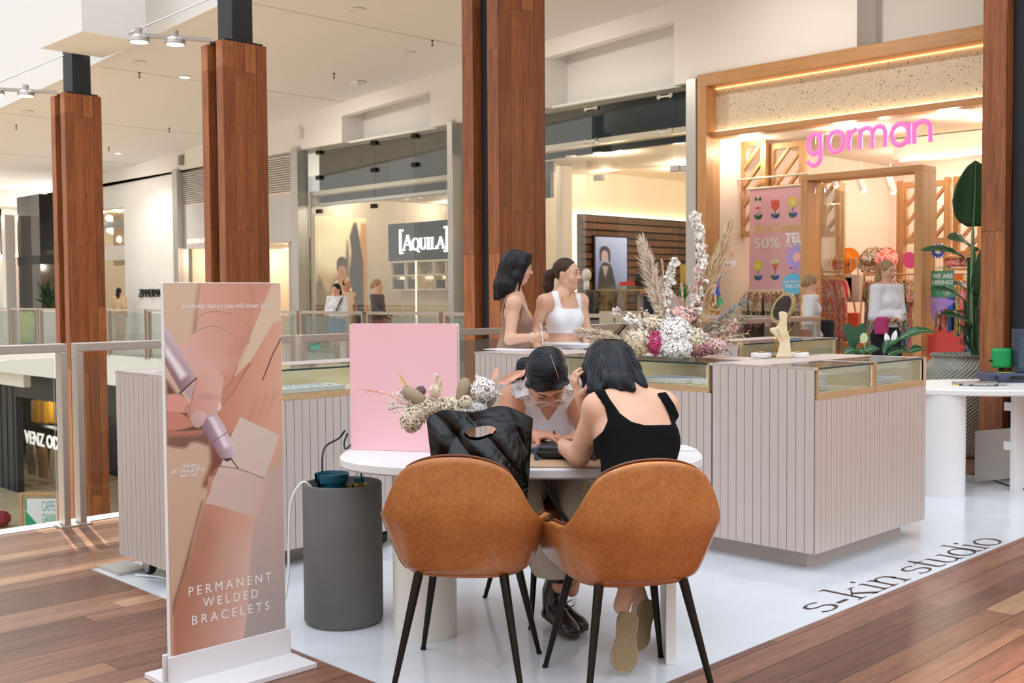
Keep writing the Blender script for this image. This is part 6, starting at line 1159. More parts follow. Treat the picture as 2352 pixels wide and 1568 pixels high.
c=atZ(2265,866,.75); dxr=RT.copy(); dxr.z=0; dxr.normalize(); dnr=Vector((dxr.y,-dxr.x,0))
c=Vector((-2.95,7.72,.757)); lp=atZ(2250,885,.75)
t=thing('laptop','closed silver laptop on the white table at right','laptop',(lp.x,lp.y,.757)); MB().obox((lp.x,lp.y,.757+.009),dxr*.16-dnr*.0,dnr*.11,(0,0,.008)).obj('body',M['alu'],t,bevel=.003)
m=MB(); 
for i in range(3): m.obox(Vector((lp.x,lp.y,.759))+dxr*(.02+.05*i)+dnr*.1105,dxr*.012,dnr*.0006,(0,0,.0025))
m.obj('ports',M['black'],t)
pr=atZ(2330,878,.757)+dnr*-.08; t=thing('photo_printer','low dark blue grey device with cables behind the laptop','machine',(pr.x,pr.y,.757)); U=dxr*.2; MB().obox((pr.x,pr.y,.80),U,dnr*.12,(0,0,.026)).obox((pr.x,pr.y,.766),U*.9,dnr*.11,(0,0,.012)).obj('body',pbr('blue grey plastic','474d66',.4),t,bevel=.008); MB().obox((pr.x,pr.y,.8262),U*.5,dnr*.03,(0,0,.001)).obj('yellow_strip',pbr('yellow paper','d8cf3c',.5),t)
fr=Vector((pr.x,pr.y,.795))+dnr*.1205; MB().lathe([(.0,0),(.012,0),(.013,.003)],fr-dxr*.15,14,axis=dnr).obox(fr+dxr*.0,dxr*.05,dnr*.002,(0,0,.012)).obj('sockets',M['black'],t)
gq=Vector((pr.x,pr.y,.83))-dxr*.04-dnr*.05; t=thing('green_box','bright green plastic box standing on the device at right edge','box',(gq.x,gq.y,.829)); MB().obox(gq+Vector((0,0,.10)),dxr*.07,dnr*.03,(0,0,.075)).obj('body',pbr('bright green plastic','089a52',.35),t,bevel=.02); MB().tube([gq+Vector((0,0,-.0)),gq+Vector((0,0,.03))],.02,10).tube([gq-dxr*.07+Vector((0,0,.08)),gq-dxr*.095+Vector((0,0,.08))],.008,8).obj('mount',M['blackm'],t)
sq=Vector((pr.x,pr.y,.829))+dxr*.11; t=thing('speaker_box','dark grey box with dotted green front at the right edge','speaker',(sq.x,sq.y,.829)); MB().obox(sq+Vector((0,0,.16)),dxr*.075,dnr*.06,(0,0,.16)).obj('body',pbr('dark slate plastic','3d4456',.4),t,bevel=.006)
m=MB()
for i in range(8):
    for j in range(16): m.obox(sq+dnr*.0605+dxr*(-.055+.0145*i+(.007 if j%2 else 0))+Vector((0,0,.04+.014*j)),dxr*.003,dnr*.0005,(0,0,.002))
m.obj('green_dots',pbr('green dots','1fb59a',.5),t)
tag(MB().tube(crv([lp+dxr*-.2+Vector((0,0,.006)),lp+dxr*-.1+dnr*.13+Vector((0,0,.006)),lp+dxr*.05+dnr*.15+Vector((0,0,.006)),lp+dxr*.12+dnr*.05+Vector((0,0,.03)),Vector((fr.x,fr.y,.79))]),.004,6).tube([lp+dxr*-.17+dnr*.06+Vector((0,0,.008)),lp+dxr*-.1+dnr*.12+Vector((0,0,.008))],.009,8).obj('black_cable',M['black'],smooth=True),'black cable lying around the closed laptop','cable')
tag(MB().tube([lp+dxr*-.21+dnr*.04+Vector((0,0,.008)),lp+dxr*-.17+dnr*.06+Vector((0,0,.008))],.006,8).obj('yellow_plug',pbr('yellow plug','e0c030',.4)),'small yellow plug at the end of the black cable','plug')
ma,mb_=atD(2240,980,8.2),atD(2345,987,8.42); ma.z=mb_.z=0; t=MB().prism([(0,0.02),(1,.02),(1,.40),(0,.40)],ma,mb_-ma+(mb_-ma)*.4,(0,0,1),Vector((.01,-.01,0))); tag(t.obj('metal_sheet',M['steel']),'plain steel sheet leaning upright against the foot of the right timber column','metal sheet')
tag(MB().tube(crv([(-3.75,9.0,.006),(-3.5,8.55,.006),(-3.1,8.2,.006),(-2.9,8.3,.006),(-2.6,8.1,.006)]),.006,6).obj('floor_cable',M['black'],smooth=True),'black cable on the floor in front of the steel sheet','cable')
# big ribbed pot
pc_=atZ(2195,1010,0); pc_=Vector((-4.12,9.55,0)); R0=(2250-2132)/2545.6*9.6*.93; hz=atD(2190,812,9.64).z
t=thing('plant_pot','large pale glazed ribbed pot behind the right white table','pot',(pc_.x,pc_.y,0)); prof=[(.20,0.001),(.22,.02),(.26,.2),(.31,.4),(.345,.58),(.35,.68),(.32,.78),(.25,.85),(.245,.87),(.262,.885),(.262,.9),(.235,.9),(.22,.86),(.0,.84)]; f_=hz/.9; 
pp=[]
for i in range(len(prof)-1):
    (r0,z0_),(r1,z1_)=prof[i],prof[i+1]; k=6 if 1<=i<=6 else 1
    for j in range(k): t_=j/k; pp.append((r0+(r1-r0)*t_,(z0_+(z1_-z0_)*t_)*f_))
pp.append((0,.84*f_)); 
gm=NT('glazed pot'); cc=gm.coord(); S=gm.sep(cc); ang=gm.math('ARCTAN2',S[1],S[0]); hgt=gm.math('MULTIPLY',gm.math('SINE',gm.math('MULTIPLY',ang,52)),gm.math('SINE',gm.math('MULTIPLY',S[2],190))); gm.p(col=gm.ramp(gm.noise(cc,5,3),[(.3,'a9aa9a'),(.7,'c0c0b2')]),rough=.25,coat=.4); gm.bump(hgt,.9,.012)
MB().lathe(pp,pc_,72).obj('vessel',gm.m,t,smooth=60)
# ---------------------------------------------------------------- dried flower arrangements and plants
def rc(n,v=.5): return pbr(n,v,.85)
FC=dict(white=pbr('bleached petals','fdf9f2',.85),cream=pbr('cream petals','ecdcc2',.85),pampas=pbr('pampas grass','f0e0cb',.9),straw=pbr('straw grass','dcbf98',.9),blush=pbr('blush petals','efc9bd',.85),pink=pbr('bright pink petals','e0568a',.8),dusk=pbr('dusty pink petals','c98a8c',.85),blue=pbr('blue thistle','98a2ae',.8),stem=pbr('brown twig','6e4a35',.8),olive=pbr('dried olive leaf','8f8a6c',.85),grey=pbr('grey eucalyptus','8b8d90',.8),taupe=pbr('dried banksia','a8957a',.9),beige=pbr('beige dried leaf','cdb795',.85),peach=pbr('peach leaf','efb79c',.7),purple=pbr('purple grey pod','8a6a6c',.85))
def rv(r,s=1): 
    while 1:
        v=Vector((r.uniform(-1,1),r.uniform(-1,1),r.uniform(-1,1)))
        if .05<v.length<1: return v*s
def plume(parent,name,label,a,b,w,n,mat,seed,droop=.25,fluff=.06):
    r=random.Random(seed); a=Vector(a);b=Vector(b);d=(b-a).normalized(); L=(b-a).length; m=MB().tube([a,a.lerp(b,.5),b],[.004,.003,.001],5)
    for i in range(n):
        t_=r.random()**.8; t_=.18+.82*t_; p=a.lerp(b,t_); env=math.sin(PI*min(1,(t_-.1)/.95))**.6; s=rv(r).normalized(); s=(s-d*s.dot(d)).normalized(); e=p+d*fluff*r.uniform(.8,1.6)+s*w*env*r.uniform(.3,1)-ZZ*fluff*droop*r.random(); m.leaf(p,e,.006*r.uniform(.7,1.5),up=rv(r),n=2,bend=.1)
    o=m.obj(name,mat,parent); 
    if label: o['label']=label
    return o
def petals(parent,name,label,c,R,n,mat,seed,sz=.02,flat=1,core=True):
    r=random.Random(seed); m=MB(); c=Vector(c); R=Vector(R) if hasattr(R,'__len__') else Vector((R,R,R*flat))
    for i in range(n):
        u=rv(r).normalized(); k=r.uniform(.7,1.06) if core else r.random()**.5*1.12; p=c+Vector((u.x*R.x,u.y*R.y,u.z*R.z))*k; t1=u.cross(rv(r)).normalized(); m.leaf(p-t1*sz*.5,p+t1*sz*.5+u*sz*.3,sz*.8,up=u,n=2,bend=.25)
    if core: m.ball(c,R*.72,10)
    o=m.obj(name,mat,parent); 
    if label: o['label']=label
    return o
def stemflowers(parent,name,pts,mat,seed,sz=.03,n=24,spread=.03,taper=True,smat='stem'):
    r=random.Random(seed); P=crv(pts,8); MB().tube(P,.0025,5).obj(name+'_stem',FC[smat],parent); m=MB()
    for i in range(n):
        t_=r.random()**.7; p=P[int(t_*(len(P)-1))]; q=p+rv(r,spread*(1.1-.6*t_ if taper else 1)); k=r.randint(3,5)
        for j in range(k): g=rv(r).normalized(); m.leaf(q,q+g*sz*r.uniform(.7,1.1),sz*.8,up=rv(r),n=3,bend=.2)
    return m.obj(name,mat,parent)
def sprig(parent,name,a,b,mat,seed,n=14,sz=.03,w=.012,spread=1,smat='stem',smooth=False):
    r=random.Random(seed); a=Vector(a);b=Vector(b); d=(b-a).normalized(); m=MB().tube([a,b],[.002,.001],4)
    for i in range(n): t_=.2+.8*r.random(); p=a.lerp(b,t_); s=(rv(r).normalized()*spread+d).normalized(); m.leaf(p,p+s*sz*r.uniform(.6,1.2),w,up=rv(r),n=2,bend=.15)
    return m.obj(name,mat,parent)
# --- large arrangement on the counter
D0=6.55; A=lambda px,py,dd=0: atD(px,py,D0+dd)
c0=atZ(1562,815,ZK); t=thing('dried_flower_arrangement','large white, cream and pink dried flower arrangement with pampas plumes on the long counter','flower arrangement',(c0.x,c0.y,ZK+.001))
o_=A(1560,790,.05); z_=lambda p: Vector((p.x,p.y,max(p.z,ZK+.01)))
plume(t,'pampas_plume','tall cream pampas plume leaning left',A(1540,800),A(1478,568,-.1),.075,900,FC['pampas'],1,.2,.07); plume(t,'pampas_plume','straw coloured plume rising to the right',A(1590,790),A(1668,540,.1),.055,900,FC['straw'],2,.0,.09); plume(t,'pampas_plume',None,A(1580,790),A(1640,600,.05),.05,600,FC['straw'],3,.0,.09)
plume(t,'pampas_plume','cream plume lying to the left over the counter edge',A(1470,795,-.1),A(1338,762,-.25),.06,900,FC['pampas'],4,.3,.05); plume(t,'pampas_plume',None,A(1440,800,-.1),A(1375,790,-.2),.04,400,FC['cream'],5,.3,.05)
stemflowers(t,'orchid_spray',[A(1585,780),A(1602,690),A(1612,600),A(1606,540),A(1594,490)],FC['white'],6,.034,110,.035,True); stemflowers(t,'orchid_spray',[A(1545,780,-.05),A(1530,700,-.05),A(1540,640,-.05),A(1552,590,-.05)],FC['white'],7,.032,64,.03); stemflowers(t,'orchid_spray',[A(1500,780,-.1),A(1460,745,-.12),A(1430,720,-.15),A(1405,706,-.15)],FC['white'],8,.03,14,.02)
stemflowers(t,'blush_spray',[A(1545,770),A(1528,700),A(1518,650)],FC['blush'],9,.02,34,.05); stemflowers(t,'blush_spray',[A(1600,770),A(1598,700),A(1600,640)],FC['blush'],10,.022,40,.045); stemflowers(t,'blush_spray',[A(1600,790,.1),A(1660,760,.1),A(1690,745,.1)],FC['blush'],11,.03,40,.04)
petals(t,'hydrangea_head','big white dried hydrangea head',A(1550,772,-.12),(.095,.095,.1),1500,FC['white'],12,.028); petals(t,'hydrangea_head',None,A(1592,785,-.1),(.085,.085,.07),900,FC['cream'],13,.026); petals(t,'hydrangea_head',None,z_(A(1550,800,-.15)),(.1,.08,.05),700,FC['white'],14,.026)
petals(t,'pink_bloom','bright pink textured bloom',z_(A(1507,788,-.14)),(.042,.05,.07),800,FC['pink'],15,.013); petals(t,'dusty_bloom',None,z_(A(1602,800,-.13)),(.075,.06,.045),700,FC['dusk'],16,.016); petals(t,'blush_bloom',None,A(1560,725,.02),(.1,.08,.05),700,FC['blush'],17,.026); petals(t,'blush_bloom',None,A(1500,745,-.05),(.07,.06,.045),400,FC['cream'],18,.028); petals(t,'blush_bloom',None,z_(A(1640,795,-.05)),(.07,.06,.04),400,FC['blush'],27,.022)
petals(t,'fern_cluster',None,z_(A(1465,778,-.1)),(.075,.06,.05),500,FC['cream'],19,.03); petals(t,'dried_palm',None,z_(A(1450,798,-.12)),(.085,.05,.035),300,FC['beige'],20,.045)
for i,(px,py) in enumerate(((1660,700),(1678,720),(1695,770),(1700,790),(1670,805),(1650,740),(1640,700),(1625,740),(1690,740),(1720,765),(1640,780),(1675,755))):
    sprig(t,'dried_grass',o_,z_(A(px,py,.05*(i%3-1))),FC[('straw','olive','pampas')[i%3]],30+i,46,.035,.006,.8)
for i,(px,py) in enumerate(((1705,690),(1718,688),(1690,706),(1738,724),(1700,728))): sprig(t,'eucalyptus_sprig',A(1600,775,.05),A(px,py,.12),FC['grey'] if i<3 else FC['olive'],50+i,30,.03,.018,1)
for i,(px,py) in enumerate(((1480,712),(1440,716),(1505,690),(1470,730),(1515,720),(1490,760))): sprig(t,'bleached_leaf_sprig',A(1540,780,-.05),A(px,py,-.08),FC['white' if i%2 else 'cream'],60+i,40,.035,.014,1)
for i,(a,b) in enumerate((((1600,770),(1680,812)),((1600,775),(1695,790)),((1500,770),(1415,705)),((1610,775),(1665,800)))):
    MB().tube(crv([A(*a),A((a[0]+b[0])/2,(a[1]+b[1])/2-6),z_(A(*b))],6),.0025,5).obj('twig',FC['stem'],t)
for i,(px,py) in enumerate(((1578,716),(1597,718),(1579,755),(1506,778),(1482,783),(1618,773),(1680,811),(1660,801),(1548,700))):
    p=z_(A(px,py,-.24)); m=MB().ball(p,.0085,8); r=random.Random(i)
    for k in range(26): u=rv(r).normalized(); m.leaf(p+u*.007,p+u*.0145,.003,n=1)
    m.obj('thistle_head',FC['blue'],t)
for i,(px,py) in enumerate(((1520,612),(1524,655),(1602,625),(1598,655),(1565,668),(1640,672))): plume(t,'bunny_tail',None,A(px+4,py+22,-.05),A(px,py-14,-.05),.011,120,FC['blush'],80+i,0,.012)
m=MB(); r=random.Random(9)
for i in range(40): p=A(1570,672,.05)+rv(r,.05); m.leaf(A(1570,690,.05),p+ZZ*.03,.01,up=rv(r),n=2)
m.obj('green_foliage',pbr('fresh green leaf','4d8a3a',.6),t)
MB().lathe([(.05,0),(.06,.02),(.05,.05)],(c0.x,c0.y,ZK+.001),20).obj('holder',FC['taupe'],t)
# --- small bunch between bag and pink board
D0=4.3; t=thing('dried_flower_bunch','cream dried flower bunch with banksia heads behind the black plastic bag','flower arrangement',tuple(atZ(1050,1010,ZT)))
zt2=lambda p: Vector((p.x,p.y,max(p.z,ZT+.012)))
def banksia(px0,py0,px1,py1,w,seed,mat):
    a,b=A(px0,py0),A(px1,py1); r=random.Random(seed); m=MB(); d=b-a; 
    m.tube([a,a+d*.15,a+d*.5,a+d*.85,b],[w*.6,w*.92,w,w*.85,w*.35],14); dn=d.normalized()
    for i in range(1100):
        k=r.random(); p=a+d*k; s=rv(r).normalized(); s=(s-dn*s.dot(dn)).normalized(); ww=w*(math.sin(PI*min(.97,k*.8+.15))**.4); m.leaf(p+s*ww*.85,p+s*ww*1.12+dn*.006,.0035,up=rv(r),n=1)
    m.obj('banksia_head',mat,t,smooth=50)
banksia(975,925,925,893,.028,1,FC['taupe']); banksia(1058,922,1070,868,.025,2,FC['taupe']); banksia(1120,935,1136,912,.012,5,FC['taupe'])
petals(t,'purple_pod',None,A(967,897,.02),.016,200,FC['purple'],3,.01)
def rattan(px,py,R,seed):
    r=random.Random(seed); c=A(px,py,-.05); m=MB()
    for i in range(16): a_=rv(r).normalized(); b_=a_.cross(rv(r)).normalized(); c_=a_.cross(b_); m.tube([c+(b_*math.cos(g)+c_*math.sin(g))*R*r.uniform(.92,1.02) for g in [2*PI*k/20 for k in range(21)]],.0016,4,cap=False)
    m.obj('rattan_ball',FC['cream'],t)
rattan(999,898,.024,1); rattan(1070,922,.024,2)
for i,(px,py,rx,rz,k) in enumerate(((990,935,.05,.03,'cream'),(1030,935,.055,.028,'cream'),(960,950,.04,.03,'cream'),(945,965,.03,.035,'cream'),(1060,940,.05,.022,'white'),(1110,895,.04,.035,'white'),(1095,935,.035,.018,'white'))): petals(t,'dried_bloom',None,zt2(A(px,py,-.02*(i%2))),(rx*1.08,.04,rz*1.15),1100,FC[k],90+i,.0125,1,False)
for i,(px,py) in enumerate(((885,925),(900,905),(892,940),(920,900),(930,985),(942,990),(925,960))): stemflowers(t,'baby_breath',[A(975,940),A((975+px)/2,(940+py)/2-5),zt2(A(px,py))],FC['white'],120+i,.006,70,.022,False,'beige')
for i,(px,py) in enumerate(((1135,870),(1128,885),(1142,905),(1100,868))): sprig(t,'white_sprig',A(1090,930),A(px,py),FC['white'],140+i,90,.022,.006,1)
for i,(px,py) in enumerate(((1002,862),(1012,880))): sprig(t,'pale_fern',A(1000,930),A(px,py),FC['cream'],150+i,70,.02,.007,1)
MB().leaf(A(960,930),A(911,851),.018,up=NF,n=5,bend=.02).obj('bamboo_strip',pbr('pale yellow strip','dfc38a',.6),t)
m=MB().tube(crv([A(940,935),A(890,905),A(838,895)]),.003,5)
for i in range(7): m.leaf(A(880-7*i,903-1.5*i),A(868-8*i,912-2*i+(i%2)*-16),.014,n=3)
m.obj('peach_twig',FC['peach'],t)
m=MB()
for (a,b,w_) in (((1132,880),(1141,843),.022),((1145,878),(1205,850),.034),((1140,878),(1188,868),.03),((1190,868),(1206,848),.02)): m.leaf(A(*a),A(*b),w_,up=NF,n=6,bend=.06)
m.obj('peach_leaf',FC['peach'],t)
# --- potted plants
LG=pbr('deep green leaf','1f4a2c',.3,0,(3,'2c5e38',.5)); LG2=pbr('pale leaf rib','7fa070',.5)
def bigleaf(parent,a,b,w,up,bend=.08,fold=.25,n=12,mat=None):
    a=Vector(a);b=Vector(b);d=b-a; up=Vector(up); sd=d.cross(up).normalized(); nn=sd.cross(d).normalized(); m=MB(); V=[];Fc=[]; K=5
    for i in range(n+1):
        t_=i/n; ww=w/2*(math.sin(PI*min(1,.04+.96*t_**.8))**.65 if t_<1 else .0)+.001; p=a+d*t_+nn*(bend*d.length*math.sin(PI*t_))
        for k in range(-K,K+1): s=k/K; V.append(p+sd*ww*s+nn*(fold*ww*abs(s)+.004*math.sin(i*2.2)*abs(s)))
    for i in range(n):
        for k in range(2*K): q=i*(2*K+1)+k; Fc.append((q,q+1,q+2*K+2,q+2*K+1))
    o=m.add(V,Fc).obj('leaf',mat or LG,parent,smooth=True); md=o.modifiers.new('s','SOLIDIFY'); md.thickness=.002
    MB().tube([a+d*(i/8)+nn*(bend*d.length*math.sin(PI*i/8)+.003) for i in range(9)],[.006*(1-i/9)+.001 for i in range(9)],5).obj('midrib',LG2,o)
Dp=9.7; A=lambda px,py,dd=0: atD(px,py,Dp+dd); R_=A(2230,810); R_.z=.8
t=thing('bird_of_paradise_plant','tall big leaved green plant growing in the pale ribbed pot','plant',(R_.x,R_.y,.78))
for i,(sx,sy,ex,ey,lx,ly,w,b_) in enumerate(((2228,800,2235,520,2240,368,.42,.02),(2226,800,2225,600,2112,575,.15,.1),(2232,800,2238,575,2175,548,.28,.08),(2230,800,2215,690,2132,664,.13,.1),(2236,800,2238,680,2190,650,.2,.05),(2222,800,2232,745,2160,722,.18,.06),(2240,800,2246,700,2262,560,.2,.05),(2238,800,2246,640,2275,600,.25,.05),(2225,800,2215,770,2200,740,.12,.05))):
    dd=.12*((i*7)%5-2)/2; MB().tube(crv([Vector((R_.x,R_.y,.8))+DX*.01*i,A((sx+ex)/2,(sy+ey)/2,dd*.5),A(ex,ey,dd)]),[.014]*20+[.008]).obj('stem',LG2 if i==0 else LG,t,smooth=True); bigleaf(t,A(ex,ey,dd),A(lx,ly,dd-.1),w,(NF+ZZ*.2) if i in(0,6,7) else (ZZ+NF*.5),b_)
Dq=8.9; A=lambda px,py,dd=0: atD(px,py,Dq+dd); B0=A(2000,820); 
t=thing('peace_lily_planter','peace lily and anthurium plants in a low white planter behind the corner counter','plant',(A(2010,900).x,A(2010,900).y,.001)); c_=A(2010,850); MB().obox((c_.x,c_.y,.37),Vector((.0,.33,0)),Vector((.13,0,0)),(0,0,.37)).obj('planter_box',M['white'],t,bevel=.01)
for i,(ax_,ay_,bx_,by_,w,u_) in enumerate(((1958,775,1962,805,.0,0),(2065,780,2150,763,.1,1),(1940,812,1975,806,.11,1),(1985,812,2020,800,.1,1),(2090,808,2125,803,.09,1),(2040,815,2080,808,.1,1),(2035,800,2075,775,.07,1),(2030,810,2040,775,.05,0),(1965,815,1995,806,.09,1))):
    if w==0: continue
    MB().tube(crv([Vector((c_.x,c_.y,.72)),A(ax_,ay_)]+[A(ax_,ay_)+(A(bx_,by_)-A(ax_,ay_))*.1]),.004,5).obj('stem',LG,t); bigleaf(t,A(ax_,ay_),A(bx_,by_),w,ZZ+NF*.6,.15)
m=MB().prism([(0,-.16),(.045,-.08),(.085,0),(.095,.06),(.06,.085),(.02,.06),(0,.04),(-.02,.06),(-.06,.085),(-.095,.06),(-.085,0),(-.045,-.08)],A(1962,765),DX,(NF*.2+ZZ).normalized(),NF*.003).tube([A(1962,782),A(1968,812),Vector((c_.x,c_.y,.72))],.004,5); m.obj('heart_leaf',LG,t)
m=MB().prism([(.032*math.cos(g)*(1 if g<9 else 1),.042*math.sin(g)) for g in [2*PI*i/16 for i in range(16)]],A(1984,776),DX,ZZ,NF*.003).tube([A(1984,788),A(1990,812),Vector((c_.x,c_.y,.72))],.003,5); m.obj('anthurium_bract',pbr('lime cream bract','cdd8a0',.5),t)
for (a,b) in (((2038,790),(2034,764)),((2047,785),(2058,758))):
    o=MB().leaf(A(*a),A(*b),.045,up=NF,n=6,bend=.1).obj('lily_flower',pbr('lily white','f4f1ec',.6) if a[0]==2038 else bpy.data.materials['lily white'],t); MB().tube([A(*a),A(a[0]-3,815),Vector((c_.x,c_.y,.72))],.003,5).obj('stem',LG,t)
# ---------------------------------------------------------------- people: smooth blended bodies meshed from a distance field
class Fld:
    def __init__(s,lo,hi,h): s.lo=np.array(lo,float);s.h=h; n=np.ceil((np.array(hi)-s.lo)/h).astype(int)+1; s.n=n; s.f=np.full(n,.5,np.float32); s.ax=[(s.lo[i]+np.arange(n[i])*h).astype(np.float32) for i in range(3)]
    def _box(s,lo,hi):
        a=np.clip(np.floor((np.array(lo)-s.lo)/s.h).astype(int),0,s.n-1); b=np.clip(np.ceil((np.array(hi)-s.lo)/s.h).astype(int)+1,0,s.n); sl=tuple(slice(a[i],max(b[i],a[i])) for i in range(3))
        return sl,s.ax[0][sl[0]][:,None,None],s.ax[1][sl[1]][None,:,None],s.ax[2][sl[2]][None,None,:]
    def _put(s,sl,d,k,mode):
        f=s.f[sl]
        if mode=='sub': d=-d; hh=np.maximum(k-np.abs(f-d),0)/k; s.f[sl]=np.maximum(f,d)+hh*hh*k*.25
        else: hh=np.maximum(k-np.abs(f-d),0)/k; s.f[sl]=np.minimum(f,d)-hh*hh*k*.25
    def cap(s,a,b,ra,rb=None,k=.02,mode='add'):
        a=np.array(a,float);b=np.array(b,float); rb=ra if rb is None else rb; m=max(ra,rb)+k+3*s.h; sl,x,y,z=s._box(np.minimum(a,b)-m,np.maximum(a,b)+m); d=b-a; L=max(d@d,1e-9)
        t=np.clip(((x-a[0])*d[0]+(y-a[1])*d[1]+(z-a[2])*d[2])/L,0,1); dd=np.sqrt((x-a[0]-t*d[0])**2+(y-a[1]-t*d[1])**2+(z-a[2]-t*d[2])**2)-(ra+(rb-ra)*t); s._put(sl,dd,k,mode); return s
    def ell(s,c,r,Mx=None,k=.03,mode='add'):
        c=np.array(c,float); m=max(r)+k+3*s.h; sl,x,y,z=s._box(c-m,c+m); x=x-c[0];y=y-c[1];z=z-c[2]
        if Mx is not None: Q=np.array(Mx); x,y,z=[Q[0][i]*x+Q[1][i]*y+Q[2][i]*z for i in range(3)]
        k0=np.sqrt((x/r[0])**2+(y/r[1])**2+(z/r[2])**2); k1=np.sqrt((x/r[0]**2)**2+(y/r[1]**2)**2+(z/r[2]**2)**2); s._put(sl,k0*(k0-1)/np.maximum(k1,1e-6),k,mode); return s
    def chain(s,P,R,k=.015):
        for i in range(len(P)-1): s.cap(P[i],P[i+1],R[i],R[i+1],k)
        return s
    def pts(s): return np.stack(np.meshgrid(*s.ax,indexing='ij'),-1)
    def clip(s,fn):
        i=np.nonzero(s.f<.02); s.f[i]=np.maximum(s.f[i],fn(s.ax[0][i[0]],s.ax[1][i[1]],s.ax[2][i[2]]).astype(np.float32)); return s
    def obj(s,name,mat,parent,smooth=True):
        f=s.f; ins=f<0; n=s.n; C_=np.zeros(n-1,bool); cnt=np.zeros(n-1,np.uint8); 
        for i in (0,1):
            for j in (0,1):
                for k in (0,1): cnt+=ins[i:n[0]-1+i,j:n[1]-1+j,k:n[2]-1+k]
        act=(cnt>0)&(cnt<8); ci=np.argwhere(act); idx=np.full(n-1,-1,np.int64); idx[act]=np.arange(len(ci)); acc=np.zeros((len(ci),3)); w_=np.zeros(len(ci)); O=[(i,j,k) for i in(0,1) for j in(0,1) for k in(0,1)]
        for a in O:
            for ax in range(3):
                if a[ax]==0:
                    b=list(a); b[ax]=1; fa=f[ci[:,0]+a[0],ci[:,1]+a[1],ci[:,2]+a[2]]; fb=f[ci[:,0]+b[0],ci[:,1]+b[1],ci[:,2]+b[2]]; c=(fa<0)!=(fb<0); t=np.where(c,fa/np.where(c,fa-fb,1),0); p=np.tile(np.array(a,float),(len(ci),1)); p[:,ax]=t; acc+=p*c[:,None]; w_+=c
        V=s.lo+(ci+acc/np.maximum(w_,1)[:,None])*s.h; Fc=[]
        for ax in range(3):
            sl0=[slice(None)]*3; sl1=[slice(None)]*3; sl0[ax]=slice(0,-1); sl1[ax]=slice(1,None); A=ins[tuple(sl0)]; B=ins[tuple(sl1)]; e=np.argwhere(A!=B); o1,o2=[(1,2),(2,0),(0,1)][ax]
            e=e[(e[:,o1]>0)&(e[:,o2]>0)&(e[:,o1]<n[o1]-1)&(e[:,o2]<n[o2]-1)]
            q=[]
            for d1,d2 in ((0,0),(-1,0),(-1,-1),(0,-1)):
                g=e.copy(); g[:,o1]+=d1; g[:,o2]+=d2; q.append(idx[g[:,0],g[:,1],g[:,2]])
            q=np.stack(q,1); flip=~A[e[:,0],e[:,1],e[:,2]]; q[flip]=q[flip][:,::-1]; Fc.append(q)
        Fc=np.concatenate(Fc); Fc=Fc[(Fc>=0).all(1)]
        V=V-np.array(wloc(parent)); me=bpy.data.meshes.new(name); me.vertices.add(len(V)); me.vertices.foreach_set('co',V.astype('f').ravel()); me.loops.add(Fc.size); me.loops.foreach_set('vertex_index',Fc.astype('i').ravel()); me.polygons.add(len(Fc)); me.polygons.foreach_set('loop_start',np.arange(len(Fc),dtype='i')*4); me.update(calc_edges=True); me.polygons.foreach_set('use_smooth',[True]*len(Fc)); me.materials.append(mat)
        bm=bmesh.new(); bm.from_mesh(me); 
        for _ in range(2 if smooth else 0): bmesh.ops.smooth_vert(bm,verts=bm.verts,factor=.4,use_axis_x=True,use_axis_y=True,use_axis_z=True)
        bm.to_mesh(me); bm.free(); o=bpy.data.objects.new(name,me); COL.objects.link(o); o.parent=parent; return o
def basis(f,u):
    f=Vector(f).normalized(); u=Vector(u); x=f.cross(u).normalized(); u=x.cross(f).normalized(); return Matrix(((x.x,f.x,u.x),(x.y,f.y,u.y),(x.z,f.z,u.z)))
def bbox(P,m): A=np.array([tuple(p) for p in P]); return A.min(0)-m,A.max(0)+m
def torso(F,P,w=1,inf=0,bust=1):
    X=(P['shR']-P['shL']).normalized(); B_=basis(-(X.cross((P['neck']-P['belly'])).normalized())*-1,(P['neck']-P['belly'])) ; Mt=basis((P['neck']-P['belly']).cross(X)*-1 if False else (P['neck']-P['belly']).cross(X)*-1,P['neck']-P['belly']); 
    f=Mt.col[1]; 
    if f.dot(P['f'])<0: Mt=basis(-f,P['neck']-P['belly']); f=Mt.col[1]
    i=inf; F.ell(P['chest'],(.148*w+i,.098+i,.16+i),Mt,.05); F.ell(P['belly'],(.122*w+i,.09+i,.13+i),Mt,.06); F.ell(P['pelvis'],(.165*w+i,.125+i,.125+i),basis(f,(P['belly']-P['pelvis'])+Vector((0,0,.1))),.07)
    F.cap(P['shL'],P['shR'],.05+i,.05+i,.05); up=Mt.col[2]
    for s in ('shL','shR'): F.cap(P['neck']-up*.01,P[s]+up*.005,.045+i,.042+i,.05)
    if bust: 
        for sx in(-1,1): F.ell(P['chest']+Mt.col[0]*(.068*sx*w)+f*(.062)-up*.02,(.06+i,.055+i,.06+i),Mt,.04)
    return Mt
def legs(F,P,inf=0,lower=1):
    for s in 'LR':
        if 'kn'+s in P:
            F.cap(P['hip'+s],P['kn'+s],.085+inf,.056+inf,.05)
            if lower: F.cap(P['kn'+s],P['an'+s],.054+inf,.033+inf,.03); F.ell(P['kn'+s].lerp(P['an'+s],.3)+P.get('calf',Vector((0,0,0))),(.052+inf,.052+inf,.12),basis(P['f'],P['kn'+s]-P['an'+s]),.03)
def arms(F,P,inf=0,w=1):
    for s in 'LR':
        if 'el'+s in P: F.cap(P['sh'+s],P['el'+s],.047*w+inf,.038*w+inf,.03); F.cap(P['el'+s],P['wr'+s],.039*w+inf,.026+inf,.015)
